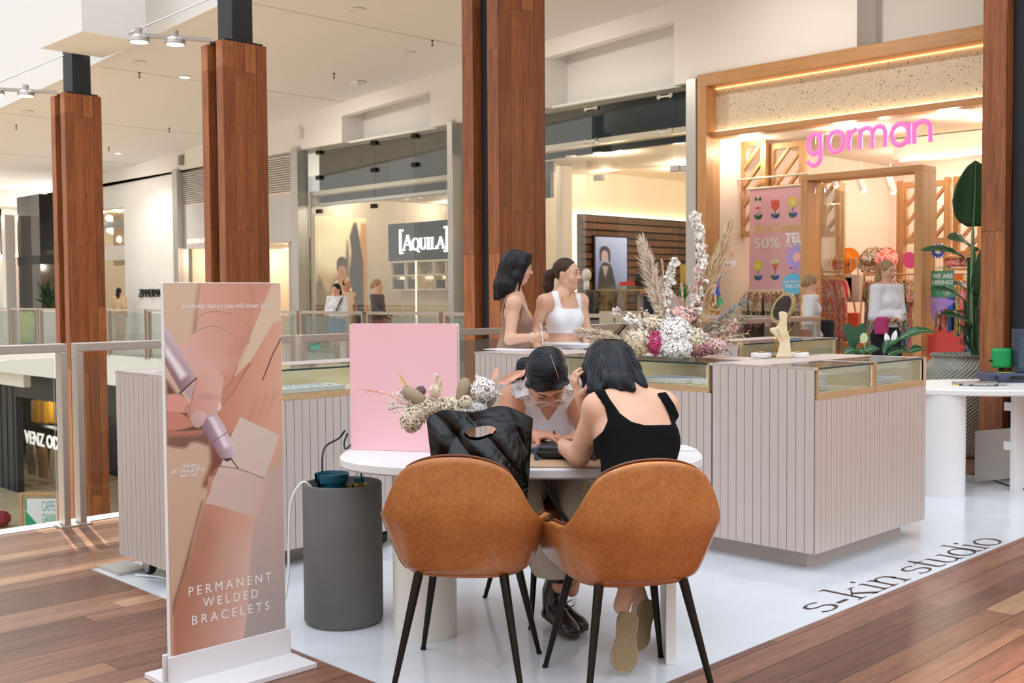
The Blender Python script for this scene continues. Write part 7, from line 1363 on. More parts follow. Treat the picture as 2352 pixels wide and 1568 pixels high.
def hand(F,wr,d,n,curl=.5,side=1,sz=1,thumb=.5,spread=.1,curls=None):   # d towards fingertips, n palm normal (palm side), side: thumb on +across*side
    d=Vector(d).normalized(); n=Vector(n); n=(n-d*n.dot(d)).normalized(); a=d.cross(n).normalized(); wr=Vector(wr); Mx=Matrix(((a.x,d.x,n.x),(a.y,d.y,n.y),(a.z,d.z,n.z)))
    F.ell(wr+d*.048*sz,(.037*sz,.052*sz,.0145*sz),Mx,.012); F.cap(wr-d*.02,wr+d*.02,.0235*sz,.024*sz,.015)
    for i in range(4):
        u=(i-1.5)/1.5*side*-1; c=(curls[i] if curls else curl); L=[.9,1.0,.95,.75][i]*.078*sz; p=wr+d*(.088-.008*abs(i-1.2))*sz+a*(.027*u*sz); fd=(d+a*u*spread).normalized(); r=.0088*sz; ang=0
        for j,(fr,cc) in enumerate(((.45,.9),(.3,1.1),(.25,.7))):
            ang+=c*cc; q=p+(fd*math.cos(ang)+n*math.sin(ang))*(L*fr); F.cap(p,q,r,r*.93,.004 if j else .006); p=q; r*=.92
    p=wr+d*.025*sz+a*(.03*side*sz); q=p+(d*.55+a*side*.75+n*.45*thumb*2).normalized()*.038*sz; F.cap(wr+d*.02,p,.016*sz,.015*sz,.01); F.cap(p,q,.0125*sz,.011*sz,.006); F.cap(q,q+(d*.85+a*side*(.35-thumb*.8)+n*.5*thumb*2).normalized()*.032*sz,.0105*sz,.0085*sz,.004)
def head(F,c,Mh,s=1):
    c=Vector(c); L=lambda x,y,z: c+Mh@Vector((x*s,y*s,z*s))
    F.ell(L(0,-.012,.035),(.074*s,.093*s,.083*s),Mh,.02); F.ell(L(0,.018,-.03),(.058*s,.068*s,.082*s),Mh,.03); F.ell(L(0,.052,-.092),(.026*s,.024*s,.024*s),Mh,.03)
    for sx in(-1,1): F.ell(L(.034*sx,.052,-.03),(.026*s,.026*s,.03*s),Mh,.02); F.cap(L(.03*sx,.02,-.08),L(.055*sx,-.01,-.045),.02*s,.016*s,.03); F.ell(L(.03*sx,.093,.008),(.017*s,.012*s,.011*s),Mh,.012,'sub'); F.ell(L(.03*sx,.074,.007),(.0145*s,.0135*s,.0115*s),Mh,.004); F.ell(L(.0755*sx,-.008,-.004),(.008*s,.018*s,.03*s),Mh,.006)
    F.cap(L(0,.083,.012),L(0,.103,-.026),.0075*s,.0115*s,.012); F.ell(L(0,.082,.024),(.045*s,.012*s,.01*s),Mh,.02)
    for sx in(-1,1): F.ell(L(.012*sx,.093,-.03),(.009*s,.009*s,.008*s),Mh,.006)
    F.ell(L(0,.084,-.052),(.022*s,.01*s,.006*s),Mh,.006); F.ell(L(0,.082,-.062),(.019*s,.01*s,.006*s),Mh,.006)
    return L
M['strandblack']=pbr('black hair strand','1d2430',.35,0,None,None,spec=.5); M['strandbrown']=pbr('brown hair strand','5a4030',.4); M['lips']=pbr('lips','b5605a',.35); M['brow']=pbr('brow hair','20150f',.7); M['eyew']=pbr('eye white','eeeae6',.2); M['iris']=pbr('iris','2a1a12',.1)
def face(t,L,s=1,closed=False,brow='brow'):
    m=MB()
    for sx in(-1,1): m.tube([L(.013*sx,.0945,.0285),L(.03*sx,.0925,.034),L(.05*sx,.078,.029)],[.0028*s,.0032*s,.0014*s],6,flat=.8)
    m.obj('eyebrow',M[brow],t,smooth=True)
    Mi=basis(L(0,1,0)-L(0,0,0),L(0,0,1)-L(0,0,0))
    m=MB().ball(L(0,.0925,-.0515),(.0205*s,.0065*s,.0038*s),12,0,Mi).ball(L(0,.091,-.0605),(.0175*s,.0075*s,.0048*s),12,0,Mi).obj('lips',M['lips'],t,smooth=True)
    for sx in(-1,1):
        if closed: MB().tube([L(.018*sx,.0865,.004),L(.03*sx,.0895,-.001),L(.044*sx,.082,.003)],.0016*s,5).obj('eyelash_line',M['brow'],t)
        else:
            e=MB().ball(L(.030*sx,.0815,.007),(.0125*s,.0075*s,.0058*s),12,0,Mi).obj('eye',M['eyew'],t,smooth=True); MB().ball(L(.0305*sx+.002,.0865,.007),(.0052*s,.0035*s,.0052*s),10,0,Mi).obj('iris',M['iris'],e,smooth=True); MB().tube([L(.017*sx,.086,.008),L(.03*sx,.0905,.0135),L(.045*sx,.081,.010)],.0016*s,5).obj('eyelash_line',M['brow'],t)
from mathutils.bvhtree import BVHTree
def onto(o,px,py):   # nearest point of a surface along a sight line
    me=o.data; b=BVHTree.FromPolygons([v.co for v in me.vertices],[p.vertices for p in me.polygons]); off=wloc(o); h=b.ray_cast(CAM-off,ray(px,py).normalized()); return h[0]+off if h[0] else atD(px,py,4.75)
def strands(o,field,n,seed,mat,steps=11,st=.011,r0=.0011,lift=.0006):
    me=o.data; b=BVHTree.FromPolygons([v.co for v in me.vertices],[p.vertices for p in me.polygons]); r=random.Random(seed); m=MB(); off=wloc(o)
    for i in range(n):
        p=me.vertices[r.randrange(len(me.vertices))].co.copy(); P_=[]
        for k in range(steps):
            h=b.find_nearest(p)
            if h[0] is None: break
            q,nn=h[0],h[1]; P_.append(q+nn*lift+off); d=field(q+off); d=d-nn*d.dot(nn)
            if d.length<.15: break
            p=q+d.normalized()*st+nn*.002
        if len(P_)>3: m.tube(P_,[r0*.4]+[r0]*(len(P_)-2)+[r0*.3],4,cap=False)
    return m.obj('hair_strands',mat,o,smooth=True)
def shoe(parent,heel,toe,sn,matu,mats,name='shoe',h=.075,wd=.046,high=None):  # sn: direction out of the sole
    heel=Vector(heel);toe=Vector(toe); d=toe-heel; Ln=d.length; d.normalize(); sn=Vector(sn); sn=(sn-d*sn.dot(d)).normalized(); a=d.cross(sn).normalized()
    prof=[(0,.35),(.04,.62),(.12,.75),(.25,.74),(.42,.68),(.58,.82),(.72,.98),(.85,.9),(.95,.62),(1,.3)]
    out=[(x*Ln,w_*wd) for x,w_ in prof]+[(x*Ln,-w_*wd) for x,w_ in reversed(prof)]
    s_=MB().prism([(x,y) for x,y in out],heel,d,a,-sn*.026); n=12; V=[];Fc=[]; st=[(0.01,.5,.75),(.06,.68,1),(.15,.76,1.05),(.3,.74,.98),(.45,.7,.82),(.6,.8,.6),(.75,.92,.45),(.88,.82,.36),(.97,.45,.25)]
    for x,w_,hh in st:
        for k in range(n+1): g=PI*k/n; V.append(heel+d*(x*Ln)+a*(math.cos(g)*w_*wd*.98)-sn*(.02+math.sin(g)**.75*hh*h))
    for i in range(len(st)-1):
        for k in range(n): q=i*(n+1)+k; Fc.append((q,q+1,q+n+2,q+n+1))
    Fc+= [tuple(range(n+1)),tuple(reversed(range((len(st)-1)*(n+1),len(st)*(n+1))))]
    o=MB().add(V,Fc).obj(name,matu,parent,smooth=50,recalc=True); s_.obj('sole',mats,o,bevel=.004); return o,d,a,sn
# ------------------------------------------------ woman in the black tank top, seen from behind
P=dict(shL=atD(1374,938,4.17),shR=atD(1522,934,4.27),chest=atD(1462,1000,4.16),belly=atD(1468,1095,4.06),pelvis=atD(1462,1185,4.0),neck=atD(1442,893,4.31),f=-NF-DX*.25)
P['elL']=atD(1329,1046,4.27); P['wrL']=atD(1278,1016,4.70); P['elR']=atD(1385,1030,4.56); P['wrR']=atD(1336,914,4.44)
P.update(hipL=atD(1418,1185,4.05),hipR=atD(1510,1185,4.1),knL=pz(1395,4.5,.53),knR=pz(1500,4.5,.53),anL=atD(1470,1376,4.42),anR=atD(1428,1392,4.3))
hc=atD(1402,853,4.5); hf=(-NF*.72-ZZ*.62-DX*.28); Mh=basis(hf,ZZ*.8-NF*.5*-1*-1)
t=thing('person','woman in a black tank top with long black hair, seated with back to camera','person',(P['pelvis'].x,P['pelvis'].y,.5))
lo,hi=bbox(list(v for k,v in P.items() if k!='f')+[hc],.16); F=Fld(lo,hi,.0055); torso(F,P,1.12); arms(F,P,w=1.1); legs(F,P); F.cap(P['neck'],hc-Mh@Vector((0,.02,.06)),.052,.05,.03); L=head(F,hc,Mh)
dl=(atD(1240,1022,4.85)-P['wrL']); hand(F,P['wrL'],dl,-ZZ,.12,1,.95,.3); dr=(atD(1311,862,4.42)-P['wrR']); hand(F,P['wrR'],dr,DX*.8-NF*.3,.75,-1,.95,.8)
F.obj('body',M['skinB'],t)
# tank top: body field inflated, trimmed by an outline in the plane of the back
G_=Fld(lo,hi,.0055); Mt=torso(G_,P,1.12,.007); G_.cap(P['shL'],P['shL'].lerp(P['elL'],.2),.06,.055,.03); G_.cap(P['shR'],P['shR'].lerp(P['elR'],.25),.061,.058,.03)
def px_of(x,y,z): # sight coordinates used only as a cutting pattern in the back plane
    D_=x*FW.x+y*FW.y+(z-H_CAM)*FW.z; return (1176+F_PX*(x*RT.x+y*RT.y+(z-H_CAM)*RT.z)/D_,784-F_PX*(x*UP.x+y*UP.y+(z-H_CAM)*UP.z)/D_)
def cut(poly,scale,back=None):
    def fn(x,y,z):
        a,b=px_of(x,y,z); sh=np.broadcast(a,b).shape; Q=np.stack([np.broadcast_to(a,sh).ravel(),np.broadcast_to(b,sh).ravel()],1); return (psd(Q,poly)*scale).reshape(sh)
    return fn
poly=[(1361,893),(1383,884),(1400,915),(1425,950),(1450,968),(1480,976),(1544,975),(1535,948),(1522,924),(1508,902),(1530,900),(1549,928),(1562,958),(1580,975),(1590,1060),(1590,1260),(1330,1260),(1350,1150),(1342,1080),(1360,1012),(1385,990),(1396,965),(1390,935)]
G_.clip(cut(poly,.0016)); G_.obj('tank_top',pbr('black jersey','0a0b0d',.9,0,None,(9,.3,(1,1,3)),spec=.15),t)
# trousers of the seated woman are hidden by the chair: short black skirt over the hips
G_=Fld(*bbox([P[k] for k in('pelvis','hipL','hipR','knL','knR')],.16),.008); torso(G_,P,1.05,.012) ; legs(G_,P,.01,0); zc_=float(P['belly'].z)-.06; G_.clip(lambda x,y,z: (z-zc_)+0*x+0*y); kd=(P['knL']+P['knR'])/2; ph=P['pelvis']; dd=(kd-ph).normalized(); k_=float((kd-ph).length)*.8
G_.clip(lambda x,y,z:(x-ph.x)*dd.x+(y-ph.y)*dd.y+(z-ph.z)*dd.z-k_); G_.obj('skirt',pbr('black skirt','101116',.7),t)
# hair
Fh=Fld(*bbox([hc,atD(1480,890,4.35),atD(1350,915,4.4)],.13),.005); Q=lambda x,y,z: hc+Mh@Vector((x,y,z))
Fh.ell(Q(0,-.022,.04),(.083,.1,.094),Mh,.02); Fh.ell(Q(.008,-.055,-.01),(.07,.07,.1),Mh,.03); 
for P0 in ([(1370,822,4.52),(1358,855,4.47),(1357,885,4.42),(1362,905,4.36)],[(1378,810,4.48),(1366,850,4.42),(1368,880,4.33),(1382,898,4.24)],[(1410,815,4.42),(1420,850,4.36),(1440,872,4.31),(1466,883,4.27)],[(1430,822,4.45),(1447,850,4.37),(1462,872,4.3),(1482,886,4.26)],[(1395,820,4.42),(1398,850,4.34),(1405,876,4.24),(1425,894,4.2)],[(1420,820,4.40),(1425,850,4.32),(1435,876,4.23),(1455,894,4.2)]):
    A=[atD(*q) for q in P0]; Fh.chain(A,[.045,.04,.027,.011],.03)
hb=Fh.obj('hair',M['hairblack'],t); tip=hc+Mh@Vector((0,.0,.12)); strands(hb,lambda q:(q-tip)*3-ZZ*1.0,420,1,M['strandblack'])
MB().ball(atD(1482,940,4.165)+NF*.0,.003,6).obj('mole',M['brow'],t)
M['canvas']=pbr('cream canvas','d9c9b2',.8); M['sole']=pbr('worn rubber sole','b59f7c',.8,0,(40,'a08a68',.5),(120,.5))
for hl,to,nm in (((1445,1405,4.17),(1432,1545,4.12),'a'),((1497,1378,4.4),(1462,1492,4.34),'b')):
    h_=atD(*hl); t_=atD(*to); t_.z=max(t_.z,.02) if nm=='a' else t_.z; sn=NF*.9+ZZ*.15+DX*(.05 if nm=='a' else .55); o,d,a,sn=shoe(t,h_,t_,sn,M['canvas'],M['sole'],h=.07,wd=.053)
    Ln=(t_-h_).length; prof=[(.05,.5),(.12,.66),(.25,.62),(.42,.55),(.58,.68),(.72,.82),(.85,.74),(.95,.45)]; MB().prism([(x*Ln,w_*.053) for x,w_ in prof]+[(x*Ln,-w_*.053) for x,w_ in reversed(prof)],h_+sn*.001,d,a,sn*.002).obj('tread',pbr('tread','a8926c',.9,0,None,(150,1.0)),o)
    if nm=='b': MB().prism([(.0,0),(.006,.008),(.012,.006),(.02,.014),(.024,.01),(.014,-.002),(.004,-.004)],h_+a*-.036-sn*.045+d*.012+NF*.004,d,-sn,a*.002).obj('emblem',M['black'],o)
# ------------------------------------------------ technician in glasses
P=dict(shR=atD(1180,915,4.93),shL=atD(1322,905,4.98),chest=pz(1250,5.03,.885),belly=pz(1254,5.14,.74),pelvis=pz(1256,5.2,.59),neck=atD(1252,900,4.93),f=NF+DX*.05)
P['elR']=atD(1146,1005,4.86); P['wrR']=atD(1234,1003,4.66); P['elL']=atD(1352,1000,4.9); P['wrL']=atD(1330,1005,4.78)
P.update(hipR=pz(1215,5.14,.57),hipL=pz(1298,5.14,.57),knR=pz(1190,4.68,.54),knL=pz(1338,4.68,.54),anR=atD(1286,1345,4.66),anL=atD(1312,1352,4.72))
hc=atD(1256,870,4.72); HS=1.07; hf=(NF*.56-ZZ*.83+DX*.1); Mh=basis(hf,ZZ*.56+NF*.83-DX*.1+DX*.12)
t=thing('person','woman in glasses and white sleeveless top bending over the table','person',(P['pelvis'].x,P['pelvis'].y,.5))
lo,hi=bbox(list(v for k,v in P.items() if k!='f')+[hc],.17); F=Fld(lo,hi,.005); torso(F,P,1.06); arms(F,P,w=1.25); F.cap(P['neck'],hc-Mh@Vector((0,.02,.05)),.052,.048,.03); L=head(F,hc,Mh,HS)
hand(F,P['wrR'],atD(1300,992,4.55)-P['wrR'],-ZZ*.9+NF*-.3,.5,-1,.98,.7,.12,[.35,.5,.65,.8]); hand(F,P['wrL'],atD(1262,1008,4.72)-P['wrL'],-ZZ,.5,1,.95,.7)
legs(F,P); F.obj('body',M['skinC'],t); face(t,L,HS,True)
G_=Fld(lo,hi,.0055); torso(G_,P,1.06,.008); poly=[(1196,905),(1222,880),(1236,930),(1258,968),(1285,925),(1302,880),(1325,900),(1318,940),(1335,985),(1340,1200),(1170,1200),(1178,1000),(1200,960),(1208,935)]
G_.clip(cut(poly,.0019)); tt=NT('white ribbed knit'); cc=tt.coord(); S=tt.sep(cc); tt.p(col='ece6e6',rough=.8); tt.bump(tt.math('SINE',tt.math('MULTIPLY',tt.math('ADD',S[0],S[1]),620)),.5,.003); G_.obj('sleeveless_top',tt.m,t)
for s,(px,py,D_) in (('R',(1196,893,4.86)),('L',(1318,880,4.9))):
    m=MB(); r=random.Random(3); q=atD(px,py,D_)
    for i in range(12): g=2*PI*i/12; e=q+DX*(.045*math.cos(g)*(1 if s=='L' else -1)+(-.0))+ZZ*(.045*math.sin(g))+NF*.02; m.leaf(q-NF*.01,e,.05,up=NF,n=4,bend=.2*math.sin(i*2),mi=0)
    m.obj('shoulder_ruffle',M['white'],t,smooth=True)
# trousers and boots
M['khaki']=pbr('khaki cotton','c2b6a2',.85,0,(4,'b4a893',.5),(14,.25))
G_=Fld(*bbox([P[k] for k in('pelvis','hipL','hipR','knL','knR','anL','anR')],.16),.007); torso(G_,P,1.06,.01,0)
for s in 'LR': G_.cap(P['hip'+s],P['kn'+s],.105,.088,.05); e=P['kn'+s].lerp(P['an'+s],.88); G_.cap(P['kn'+s],e,.085,.078,.04)
zt1_=float(P['belly'].z); hem=float(P['anL'].z)+.07; G_.clip(lambda x,y,z: np.maximum(z-zt1_,hem-z)+0*x+0*y); G_.obj('trousers',M['khaki'],t)
BT=pbr('dark brown patent leather','1c1210',.12,0,None,None,coat=.6)
for s,toe in (('R',(1322,1460,4.56)),('L',(1345,1420,4.66))):
    an=P['an'+s]; tp=atD(*toe); tp.z=.012; hl=an.copy()+(-(tp-an).normalized()*.03); hl.z=.05 if s=='R' else .03; dd=tp-hl; hl=tp-dd.normalized()*.25; hl.z=max(.012,.06 if s=='R' else .03)
    o,d,a,sn=shoe(t,hl,tp,-ZZ,BT,pbr('boot sole','3a3226',.6) if s=='R' else bpy.data.materials['boot sole'],'boot',.085,.047); top=an+ZZ*.06
    MB().tube([hl+d*.06+ZZ*.07,hl+d*.055+ZZ*.12,top],[.045,.043,.05],18).obj('boot_shaft',BT,o,smooth=50); m=MB()
    for i in range(7):
        q=hl+d*(.15-.011*i)+ZZ*(.075+.02*i); m.tube([q-a*.024,q+d*.012+ZZ*.008,q+a*.024+ZZ*.006],.0028,5)
    m.obj('laces',M['black'],o)
# hair with centre parting, pulled back over the left shoulder side
Fh=Fld(*bbox([hc,atD(1180,850,4.95)],.15),.0045); Q=lambda x,y,z: hc+Mh@Vector((x*HS,y*HS,z*HS))
Fh.ell(Q(0,-.016,.038),(.083*HS,.101*HS,.092*HS),Mh,.02); Fh.ell(Q(0,-.05,-.02),(.078*HS,.06*HS,.09*HS),Mh,.03)
for sx in(-1,1): Fh.chain([Q(.07*sx,.04,.05),Q(.077*sx,.02,.0),Q(.078*sx,-.01,-.03)],[.006,.008,.006],.02)
A=[Q(-.03,-.07,.03)]+[atD(*q) for q in ((1205,840,4.9),(1190,865,4.98),(1172,885,5.05))]; Fh.chain(A,[.045,.03,.022,.012],.03)
Fh.ell(Q(-.004,.118,-.035),(.074*HS,.068*HS,.098*HS),Mh,.004,'sub')
hr=Fh.obj('hair',M['hairblack'],t); part_=hc+Mh@Vector((-.012,.03,.1))
strands(hr,lambda q:Mh.col[0]*(1 if (q-part_).dot(Mh.col[0])>0 else -1)*1.0-Mh.col[2]*.5-Mh.col[1]*.5,420,2,M['strandblack'])
MB().tube([onto(hr,*q) for q in ((1263,806),(1266,818),(1270,831),(1275,845),(1279,857),(1283,869))],[.0005,.0015,.0018,.002,.002,.002],6).obj('parting',M['skinC'],t)
g=thing('eyeglasses','clear framed eyeglasses worn by the technician','glasses',tuple(hc)); 
for sx in(-1,1):
    pts=[L(.034*sx+.027*math.cos(a_),.112,-.002+.021*math.sin(a_)) for a_ in [2*PI*i/24 for i in range(25)]]; fr_=MB().tube(pts,.0016,6,cap=False).tube([L(.061*sx,.112,.006),L(.078*sx,.06,.006),L(.08*sx,-.0,.0)],.0014,5)
    if sx==1: fr_.tube([L(-.008,.112,.003),L(0,.114,.006),L(.008,.112,.003)],.0014,5)
    fr_.obj('rim',M['gold'] if sx==2 else pbr('rose clear rim','d8b8ac',.2,.5) if sx==-1 else bpy.data.materials['rose clear rim'],g,smooth=True); MB().prism([(.026*math.cos(2*PI*i/20),.02*math.sin(2*PI*i/20)) for i in range(20)],L(.034*sx,.112,-.002),Mh.col[0],Mh.col[2],Mh.col[1]*.0008).obj('lens',M['glass'],g)
q=P['wrR']+(atD(1300,992,4.55)-P['wrR'])*.55; tag(MB().lathe([(.009,0),(.011,.002),(.011,.008),(.009,.01)],q+ZZ*.004,16,axis=DX).obj('blue_ring',pbr('navy enamel','1b2c55',.3)),'thick navy ring on the technician finger','ring')
q=P['wrR']; pts=[q+(DX*.9+ZZ*.1)*0+ZZ*(.029*math.sin(a_))+NF*(.029*math.cos(a_))+DX*-.004 for a_ in [2*PI*i/20 for i in range(21)]]; MB().tube(pts,.0015,5,cap=False).obj('bracelet',M['gold'],t)
# ------------------------------------------------ women standing behind the counter
def standing(label,P,hc,Mh,skin,h,w,hairfn,clothes,f_closed=False,faceon=True,extra=None,s=1):
    t=thing('person',label,'person',(P['pelvis'].x,P['pelvis'].y,.001)); pts=[v for k,v in P.items() if isinstance(v,Vector) and k not in('f','calf') and k[:2] not in('hd','hn')]+[hc]
    lo,hi=bbox(pts,.17); F=Fld(lo,hi,h); torso(F,P,w); arms(F,P); legs(F,P); F.cap(P['neck'],hc-Mh@Vector((0,.015,.06)),.047,.045,.03); L=head(F,hc,Mh,s)
    for sd in 'LR':
        if 'hd'+sd in P and 'wr'+sd in P: hand(F,P['wr'+sd],P['hd'+sd],P.get('hn'+sd,-ZZ),P.get('curl'+sd,.5),P.get('th'+sd,1),.95,.6)
    F.obj('body',skin,t)
    if faceon: face(t,L,s,f_closed)
    for nm,mt,inf,poly,part in clothes:
        G_=Fld(lo,hi,h*1.15); 
        if part!='legs': torso(G_,P,w,inf)
        if part=='legs': torso(G_,P,w,inf,0); legs(G_,P,inf+.012)
        if part=='sleeves': arms(G_,P,inf+.012)
        if poly is not None: G_.clip(poly if callable(poly) else cut(poly,.0031))
        G_.obj(nm,mt,t)
    Fh=Fld((hc.x-.28,hc.y-.28,hc.z-.42),(hc.x+.28,hc.y+.28,hc.z+.2),h); hairfn(Fh,lambda x,y,z: hc+Mh@Vector((x,y,z)),Mh); hh=Fh.obj('hair',extra or M['hairbrown'],t)
    if h<.008: strands(hh,(lambda q:-ZZ+(hc-q)*-2) if hairfn is hairC else (lambda q:-Mh.col[1]-ZZ*.2),260,3,M['strandblack'] if hairfn is hairC else M['strandbrown'])
    return t,L
def shoes2(t,P,mat,f):
    for s in 'LR': an=P['an'+s]; hl=Vector((an.x,an.y,.004))-Vector((f.x,f.y,0)).normalized()*.05; tp=hl+Vector((f.x,f.y,0)).normalized()*.25; shoe(t,hl,tp,-ZZ,mat,M['white'])
D=7.95; f=(DX*.93-NF*.35).normalized()
P=dict(shR=atD(1180,698,7.78),shL=atD(1188,694,8.09),chest=atD(1184,728,7.95),belly=atD(1184,780,7.97),pelvis=pz(1180,7.97,1.0),neck=atD(1181,676,7.95),f=f)
P.update(elR=atD(1171,779,7.72),wrR=atD(1229,774,7.6),elL=atD(1200,775,8.15),wrL=atD(1236,797,7.9),hdR=DX+ZZ*.15-NF*.3,hnR=-NF*-.2-ZZ*.2+NF*-1,curlR=1.0,thR=-1,hdL=DX*.9+NF*.2-ZZ*.1,curlL=.6,hipL=pz(1180,8.06,.93),hipR=pz(1180,7.88,.93),knL=pz(1182,8.06,.52),knR=pz(1182,7.88,.52),anL=pz(1178,8.06,.09),anR=pz(1178,7.88,.09))
hc=atD(1190,614,7.95); hf=(DX*.96-NF*.22-ZZ*.14); Mh=basis(hf,ZZ)
def hairC(F,Q,Mh):
    F.ell(Q(0,-.02,.04),(.083,.1,.09),Mh,.02)
    for sx in(-1,1): F.chain([Q(.055*sx,.035,.085),Q(.074*sx,.01,.02),Q(.072*sx,-.02,-.07),Q(.068*sx,-.05,-.16),Q(.06*sx,-.07,-.22)],[.026,.02,.025,.026,.01],.03)
    F.chain([Q(0,-.06,.03),Q(0,-.07,-.06),Q(0,-.085,-.15),Q(0,-.115,-.245)],[.055,.05,.042,.012],.04); F.chain([Q(-.03,-.08,0),Q(-.05,-.1,-.14),Q(-.05,-.125,-.24)],[.05,.045,.016],.04); F.chain([Q(.03,-.08,0),Q(.05,-.1,-.14),Q(.05,-.125,-.24)],[.05,.045,.016],.04)
    F.ell(Q(0,.125,-.035),(.085,.082,.105),Mh,.01,'sub'); F.chain([Q(.03,.07,.09),Q(.06,.062,.045),Q(.07,.035,-.01),Q(.07,.02,-.07),Q(.06,.01,-.2)],[.02,.012,.01,.011,.005],.015)
top=[(1137,690),(1148,672),(1172,662),(1162,690),(1155,715),(1158,735),(1175,746),(1194,735),(1198,695),(1220,730),(1230,760),(1230,840),(1130,840),(1128,720)]
arm_hole=lambda poly: poly
BR=pbr('taupe ribbed jersey','a3806f',.8); WJ=pbr('white denim','ece7e0',.8)
t,L=standing('woman in a sleeveless taupe top with straight dark hair, in profile at the counter',P,hc,Mh,M['skinB'],.006,.92,hairC,[('tank_top',BR,.009,lambda x,y,z: np.maximum(cut(top,.0031)(x,y,z),1.04-z),'t'),('jeans',WJ,.008,lambda x,y,z: np.maximum(z-1.05,.1-z)+0*x+0*y,'legs')],extra=M['hairdark']); shoes2(t,P,M['white'],f)
q=P['wrR']+(P['elR']-P['wrR'])*.1; ax=(P['elR']-P['wrR']).normalized(); m=MB(); s1=ax.cross(ZZ).normalized(); s2=ax.cross(s1)
for i in range(16): g=2*PI*i/16; m.ball(q+s1*.03*math.cos(g)+s2*.03*math.sin(g),.006,8)
m.obj('bead_bracelet',M['white'],t,smooth=True)
q=P['wrR']+DX*.05+NF*.01; tag(MB().tube([q+ZZ*.09-DX*.01,q-ZZ*.05+DX*.005],.0045,8).obj('pen',M['white']),'white pen held by the woman in the taupe top','pen')
f=(NF*.8+DX*.6).normalized()
P=dict(shR=atD(1251,694,8.12),shL=atD(1334,692,8.28),chest=atD(1294,727,8.2),belly=atD(1294,778,8.22),pelvis=pz(1292,8.22,1.0),neck=atD(1293,672,8.2),f=f)
P.update(elR=atD(1226,762,8.12),wrR=atD(1248,806,7.95),elL=atD(1347,764,8.25),wrL=atD(1350,803,8.05),hdR=NF*.6+DX*.5-ZZ*.4,hdL=NF*.7-ZZ*.5,hipL=pz(1322,8.24,.93),hipR=pz(1268,8.18,.93),knL=pz(1318,8.22,.52),knR=pz(1272,8.18,.52),anL=pz(1316,8.26,.09),anR=pz(1274,8.22,.09))
hc=atD(1303,631,8.2); hf=(DX*.86+NF*.48+ZZ*.02); Mh=basis(hf,ZZ)
def hairD(F,Q,Mh):
    F.ell(Q(0,-.02,.04),(.078,.096,.087),Mh,.02); F.ell(Q(0,.125,-.02),(.075,.085,.11),Mh,.01,'sub'); F.chain([Q(0,-.1,.03),Q(0,-.15,.0),Q(0,-.165,-.08),Q(.01,-.15,-.19)],[.022,.04,.042,.012],.02)
top2=[(1266,668),(1275,701),(1269,715),(1250,728),(1253,766),(1347,766),(1344,735),(1338,710),(1334,675),(1320,672),(1330,709),(1291,709),(1281,668)]
t,L=standing('woman in a white square neck crop top with a brown ponytail, looking to the right',P,hc,Mh,M['skinB'],.006,.92,hairD,[('crop_top',pbr('white jersey','f2f0f2',.75),.008,top2,'t'),('jeans',WJ,.01,lambda x,y,z: np.maximum(z-1.08,.1-z)+0*x+0*y,'legs')],extra=M['hairbrown']); shoes2(t,P,M['white'],f)
m=MB().tube(crv([P['neck']+DX*-.055+NF*.03+ZZ*.01,P['neck']+NF*.105-ZZ*.045+DX*.02,P['neck']+DX*.06+NF*.03+ZZ*.01],8),.0018,5).tube(crv([P['neck']+DX*-.055+NF*.04+ZZ*.0,P['neck']+NF*.12-ZZ*.075+DX*.02,P['neck']+DX*.06+NF*.04+ZZ*.0],8),.0018,5); m.obj('necklace',M['gold'],t)
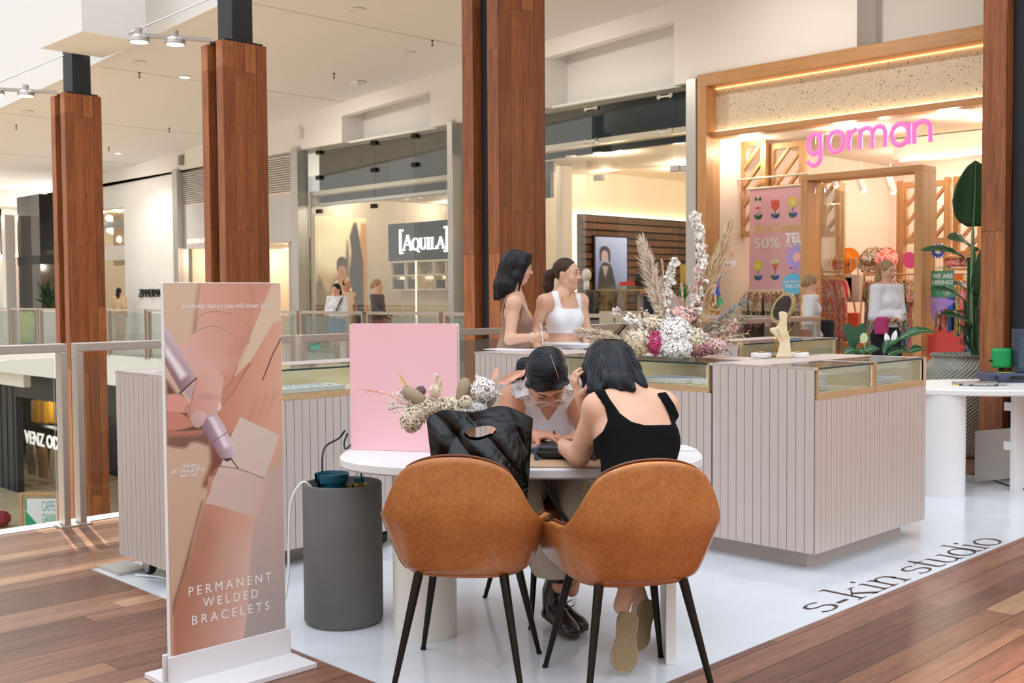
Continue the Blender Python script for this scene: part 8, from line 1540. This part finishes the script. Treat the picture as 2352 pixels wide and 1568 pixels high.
# ------------------------------------------------ passers-by in the distance
def passer(label,px,ytop,D_,f,skin,topm,botm,hairm,hgt,slv=True,skirt=None,pose='walk',hair='long',w=.95,lsz=1):
    x0=atD(px,676,D_); B=Vector((x0.x,x0.y,0)); f=Vector((f.x,f.y,0)).normalized(); r=Vector((f.y,-f.x,0)); H=hgt; q=lambda a,b,z: B+r*a+f*b+ZZ*(z*H)
    P=dict(shR=q(.155,0,.82),shL=q(-.155,0,.82),chest=q(0,0,.74),belly=q(0,0,.63),pelvis=q(0,0,.53),neck=q(0,0,.85),f=f,hipL=q(-.085,0,.5),hipR=q(.085,0,.5),knL=q(-.09,.06,.27),knR=q(.09,.0,.27),anL=q(-.09,.12,.055),anR=q(.09,-.12,.06))
    if pose=='walk': P.update(elR=q(.2,-.06,.65),wrR=q(.19,.08,.53),elL=q(-.2,.04,.65),wrL=q(-.17,.2,.58),hdR=f-ZZ,hdL=f)
    elif pose=='fold': P.update(elR=q(.22,.02,.64),wrR=q(-.02,.17,.66),elL=q(-.22,.02,.64),wrL=q(.02,.19,.63),hdR=-r,hdL=r)
    elif pose=='reach': P.update(elR=q(.24,.05,.68),wrR=q(.34,.3,.62),elL=q(-.2,.02,.65),wrL=q(-.15,.2,.6),hdR=f-ZZ*.3,hdL=f)
    hc=q(0,.01,.925); Mh=basis(f-ZZ*.1,ZZ); hm=.012
    def hf_(F,Q,Mh):
        F.ell(Q(0,-.02,.04),(.085,.098,.092),Mh,.02)
        if hair=='long': F.chain([Q(0,-.08,.02),Q(0,-.1,-.1),Q(0,-.1,-.2)],[.06,.055,.02],.03); F.ell(Q(0,.13,-.02),(.068,.07,.12),Mh,.01,'sub')
        elif hair=='bald': F.ell(Q(0,.03,.09),(.09,.09,.08),Mh,.01,'sub'); F.ell(Q(0,.12,-.02),(.1,.1,.12),Mh,.01,'sub')
        else: F.ell(Q(0,.125,-.03),(.075,.075,.12),Mh,.01,'sub'); F.ell(Q(0,-.11,.0),(.04,.035,.05),Mh,.02)
    zz=H
    cl=[('top',topm,.012,lambda x,y,z: np.maximum(z-.845*zz,.52*zz-z)+0*x+0*y,'sleeves' if slv else 't'),('skirt' if skirt else 'trousers',botm,.014,lambda x,y,z: np.maximum(z-.58*zz,(skirt or .06)*zz-z)+0*x+0*y,'legs')]
    t,L=standing(label,P,hc,Mh,skin,hm,w,hf_,cl,extra=hairm,faceon=D_<13); shoes2(t,P,M['white'],f); return t,P
WH=pbr('white cotton','eeeef2',.8); DN=pbr('blue denim','5e84b0',.85); GY=pbr('grey knit','5b5557',.85); NV=pbr('black wool','15171f',.85)
t,P=passer('woman in a white sweatshirt and denim shorts walking past the menswear shop',773,648,22.6,NF*.9-DX*.4,M['skinB'],WH,DN,M['hairdark'],1.68,True,.40,'fold')
MB().beam(P['shL']+Vector((0,0,.02))+NF*.1,P['hipR']+NF*.13+ZZ*.1,.02,.05,up=NF).obj('bag_strap',M['fablk'],t)
passer('bald man in a cream t-shirt beside the woman in denim shorts',796,640,23.6,NF*.7+DX*.7,M['skinC'],pbr('cream cotton','ead9c0',.8),pbr('beige cotton','c9b79a',.8),M['hairdark'],1.78,False,None,'reach','bald',1.05)
passer('woman in a grey long sleeved top hurrying past the menswear sign',866,628,20.0,DX*1.0+NF*.25,M['skinB'],GY,pbr('pink shorts','b98a86',.8),M['hairblond'],1.72,True,.42,'reach','short')
t,P=passer('woman in a white top and black bag strap before the sale banner',1862,632,14.3,DX*1.0+NF*.1,M['skinB'],WH,pbr('red cloth c','c8332c',.8),M['hairblond'],1.66,True,.3,'walk','short'); MB().beam(P['shR']+ZZ*.02,P['hipL']+ZZ*.12,.03,.05,up=NF).obj('bag_strap',M['black'],t); c_=P['hipR']+DX*.14; MB().box((c_.x-.14,c_.y-.08,c_.z-.05),(c_.x+.14,c_.y+.08,c_.z+.25)).obj('shoulder_bag',NV,t,bevel=.04)
t,P=passer('long haired woman in white blouse and black skirt in the shop doorway',2036,597,12.6,NF*.8+DX*.45,M['skinB'],WH,NV,M['hairblond'],1.80,True,.34,'fold'); MB().box((P['belly'].x-.02,P['belly'].y-.26,P['belly'].z-.18),(P['belly'].x+.12,P['belly'].y-.16,P['belly'].z+.02)).obj('pink_pouch',pbr('magenta pouch','c23a7a',.6),t,bevel=.02)
passer('person in a beige jacket standing before the globe lit window',273,658,34.2,-NF,M['skinC'],pbr('beige jacket cloth','cdb08a',.8),pbr('ochre trousers','a8742c',.8),M['hairdark'],1.72,True,None,'walk','long')
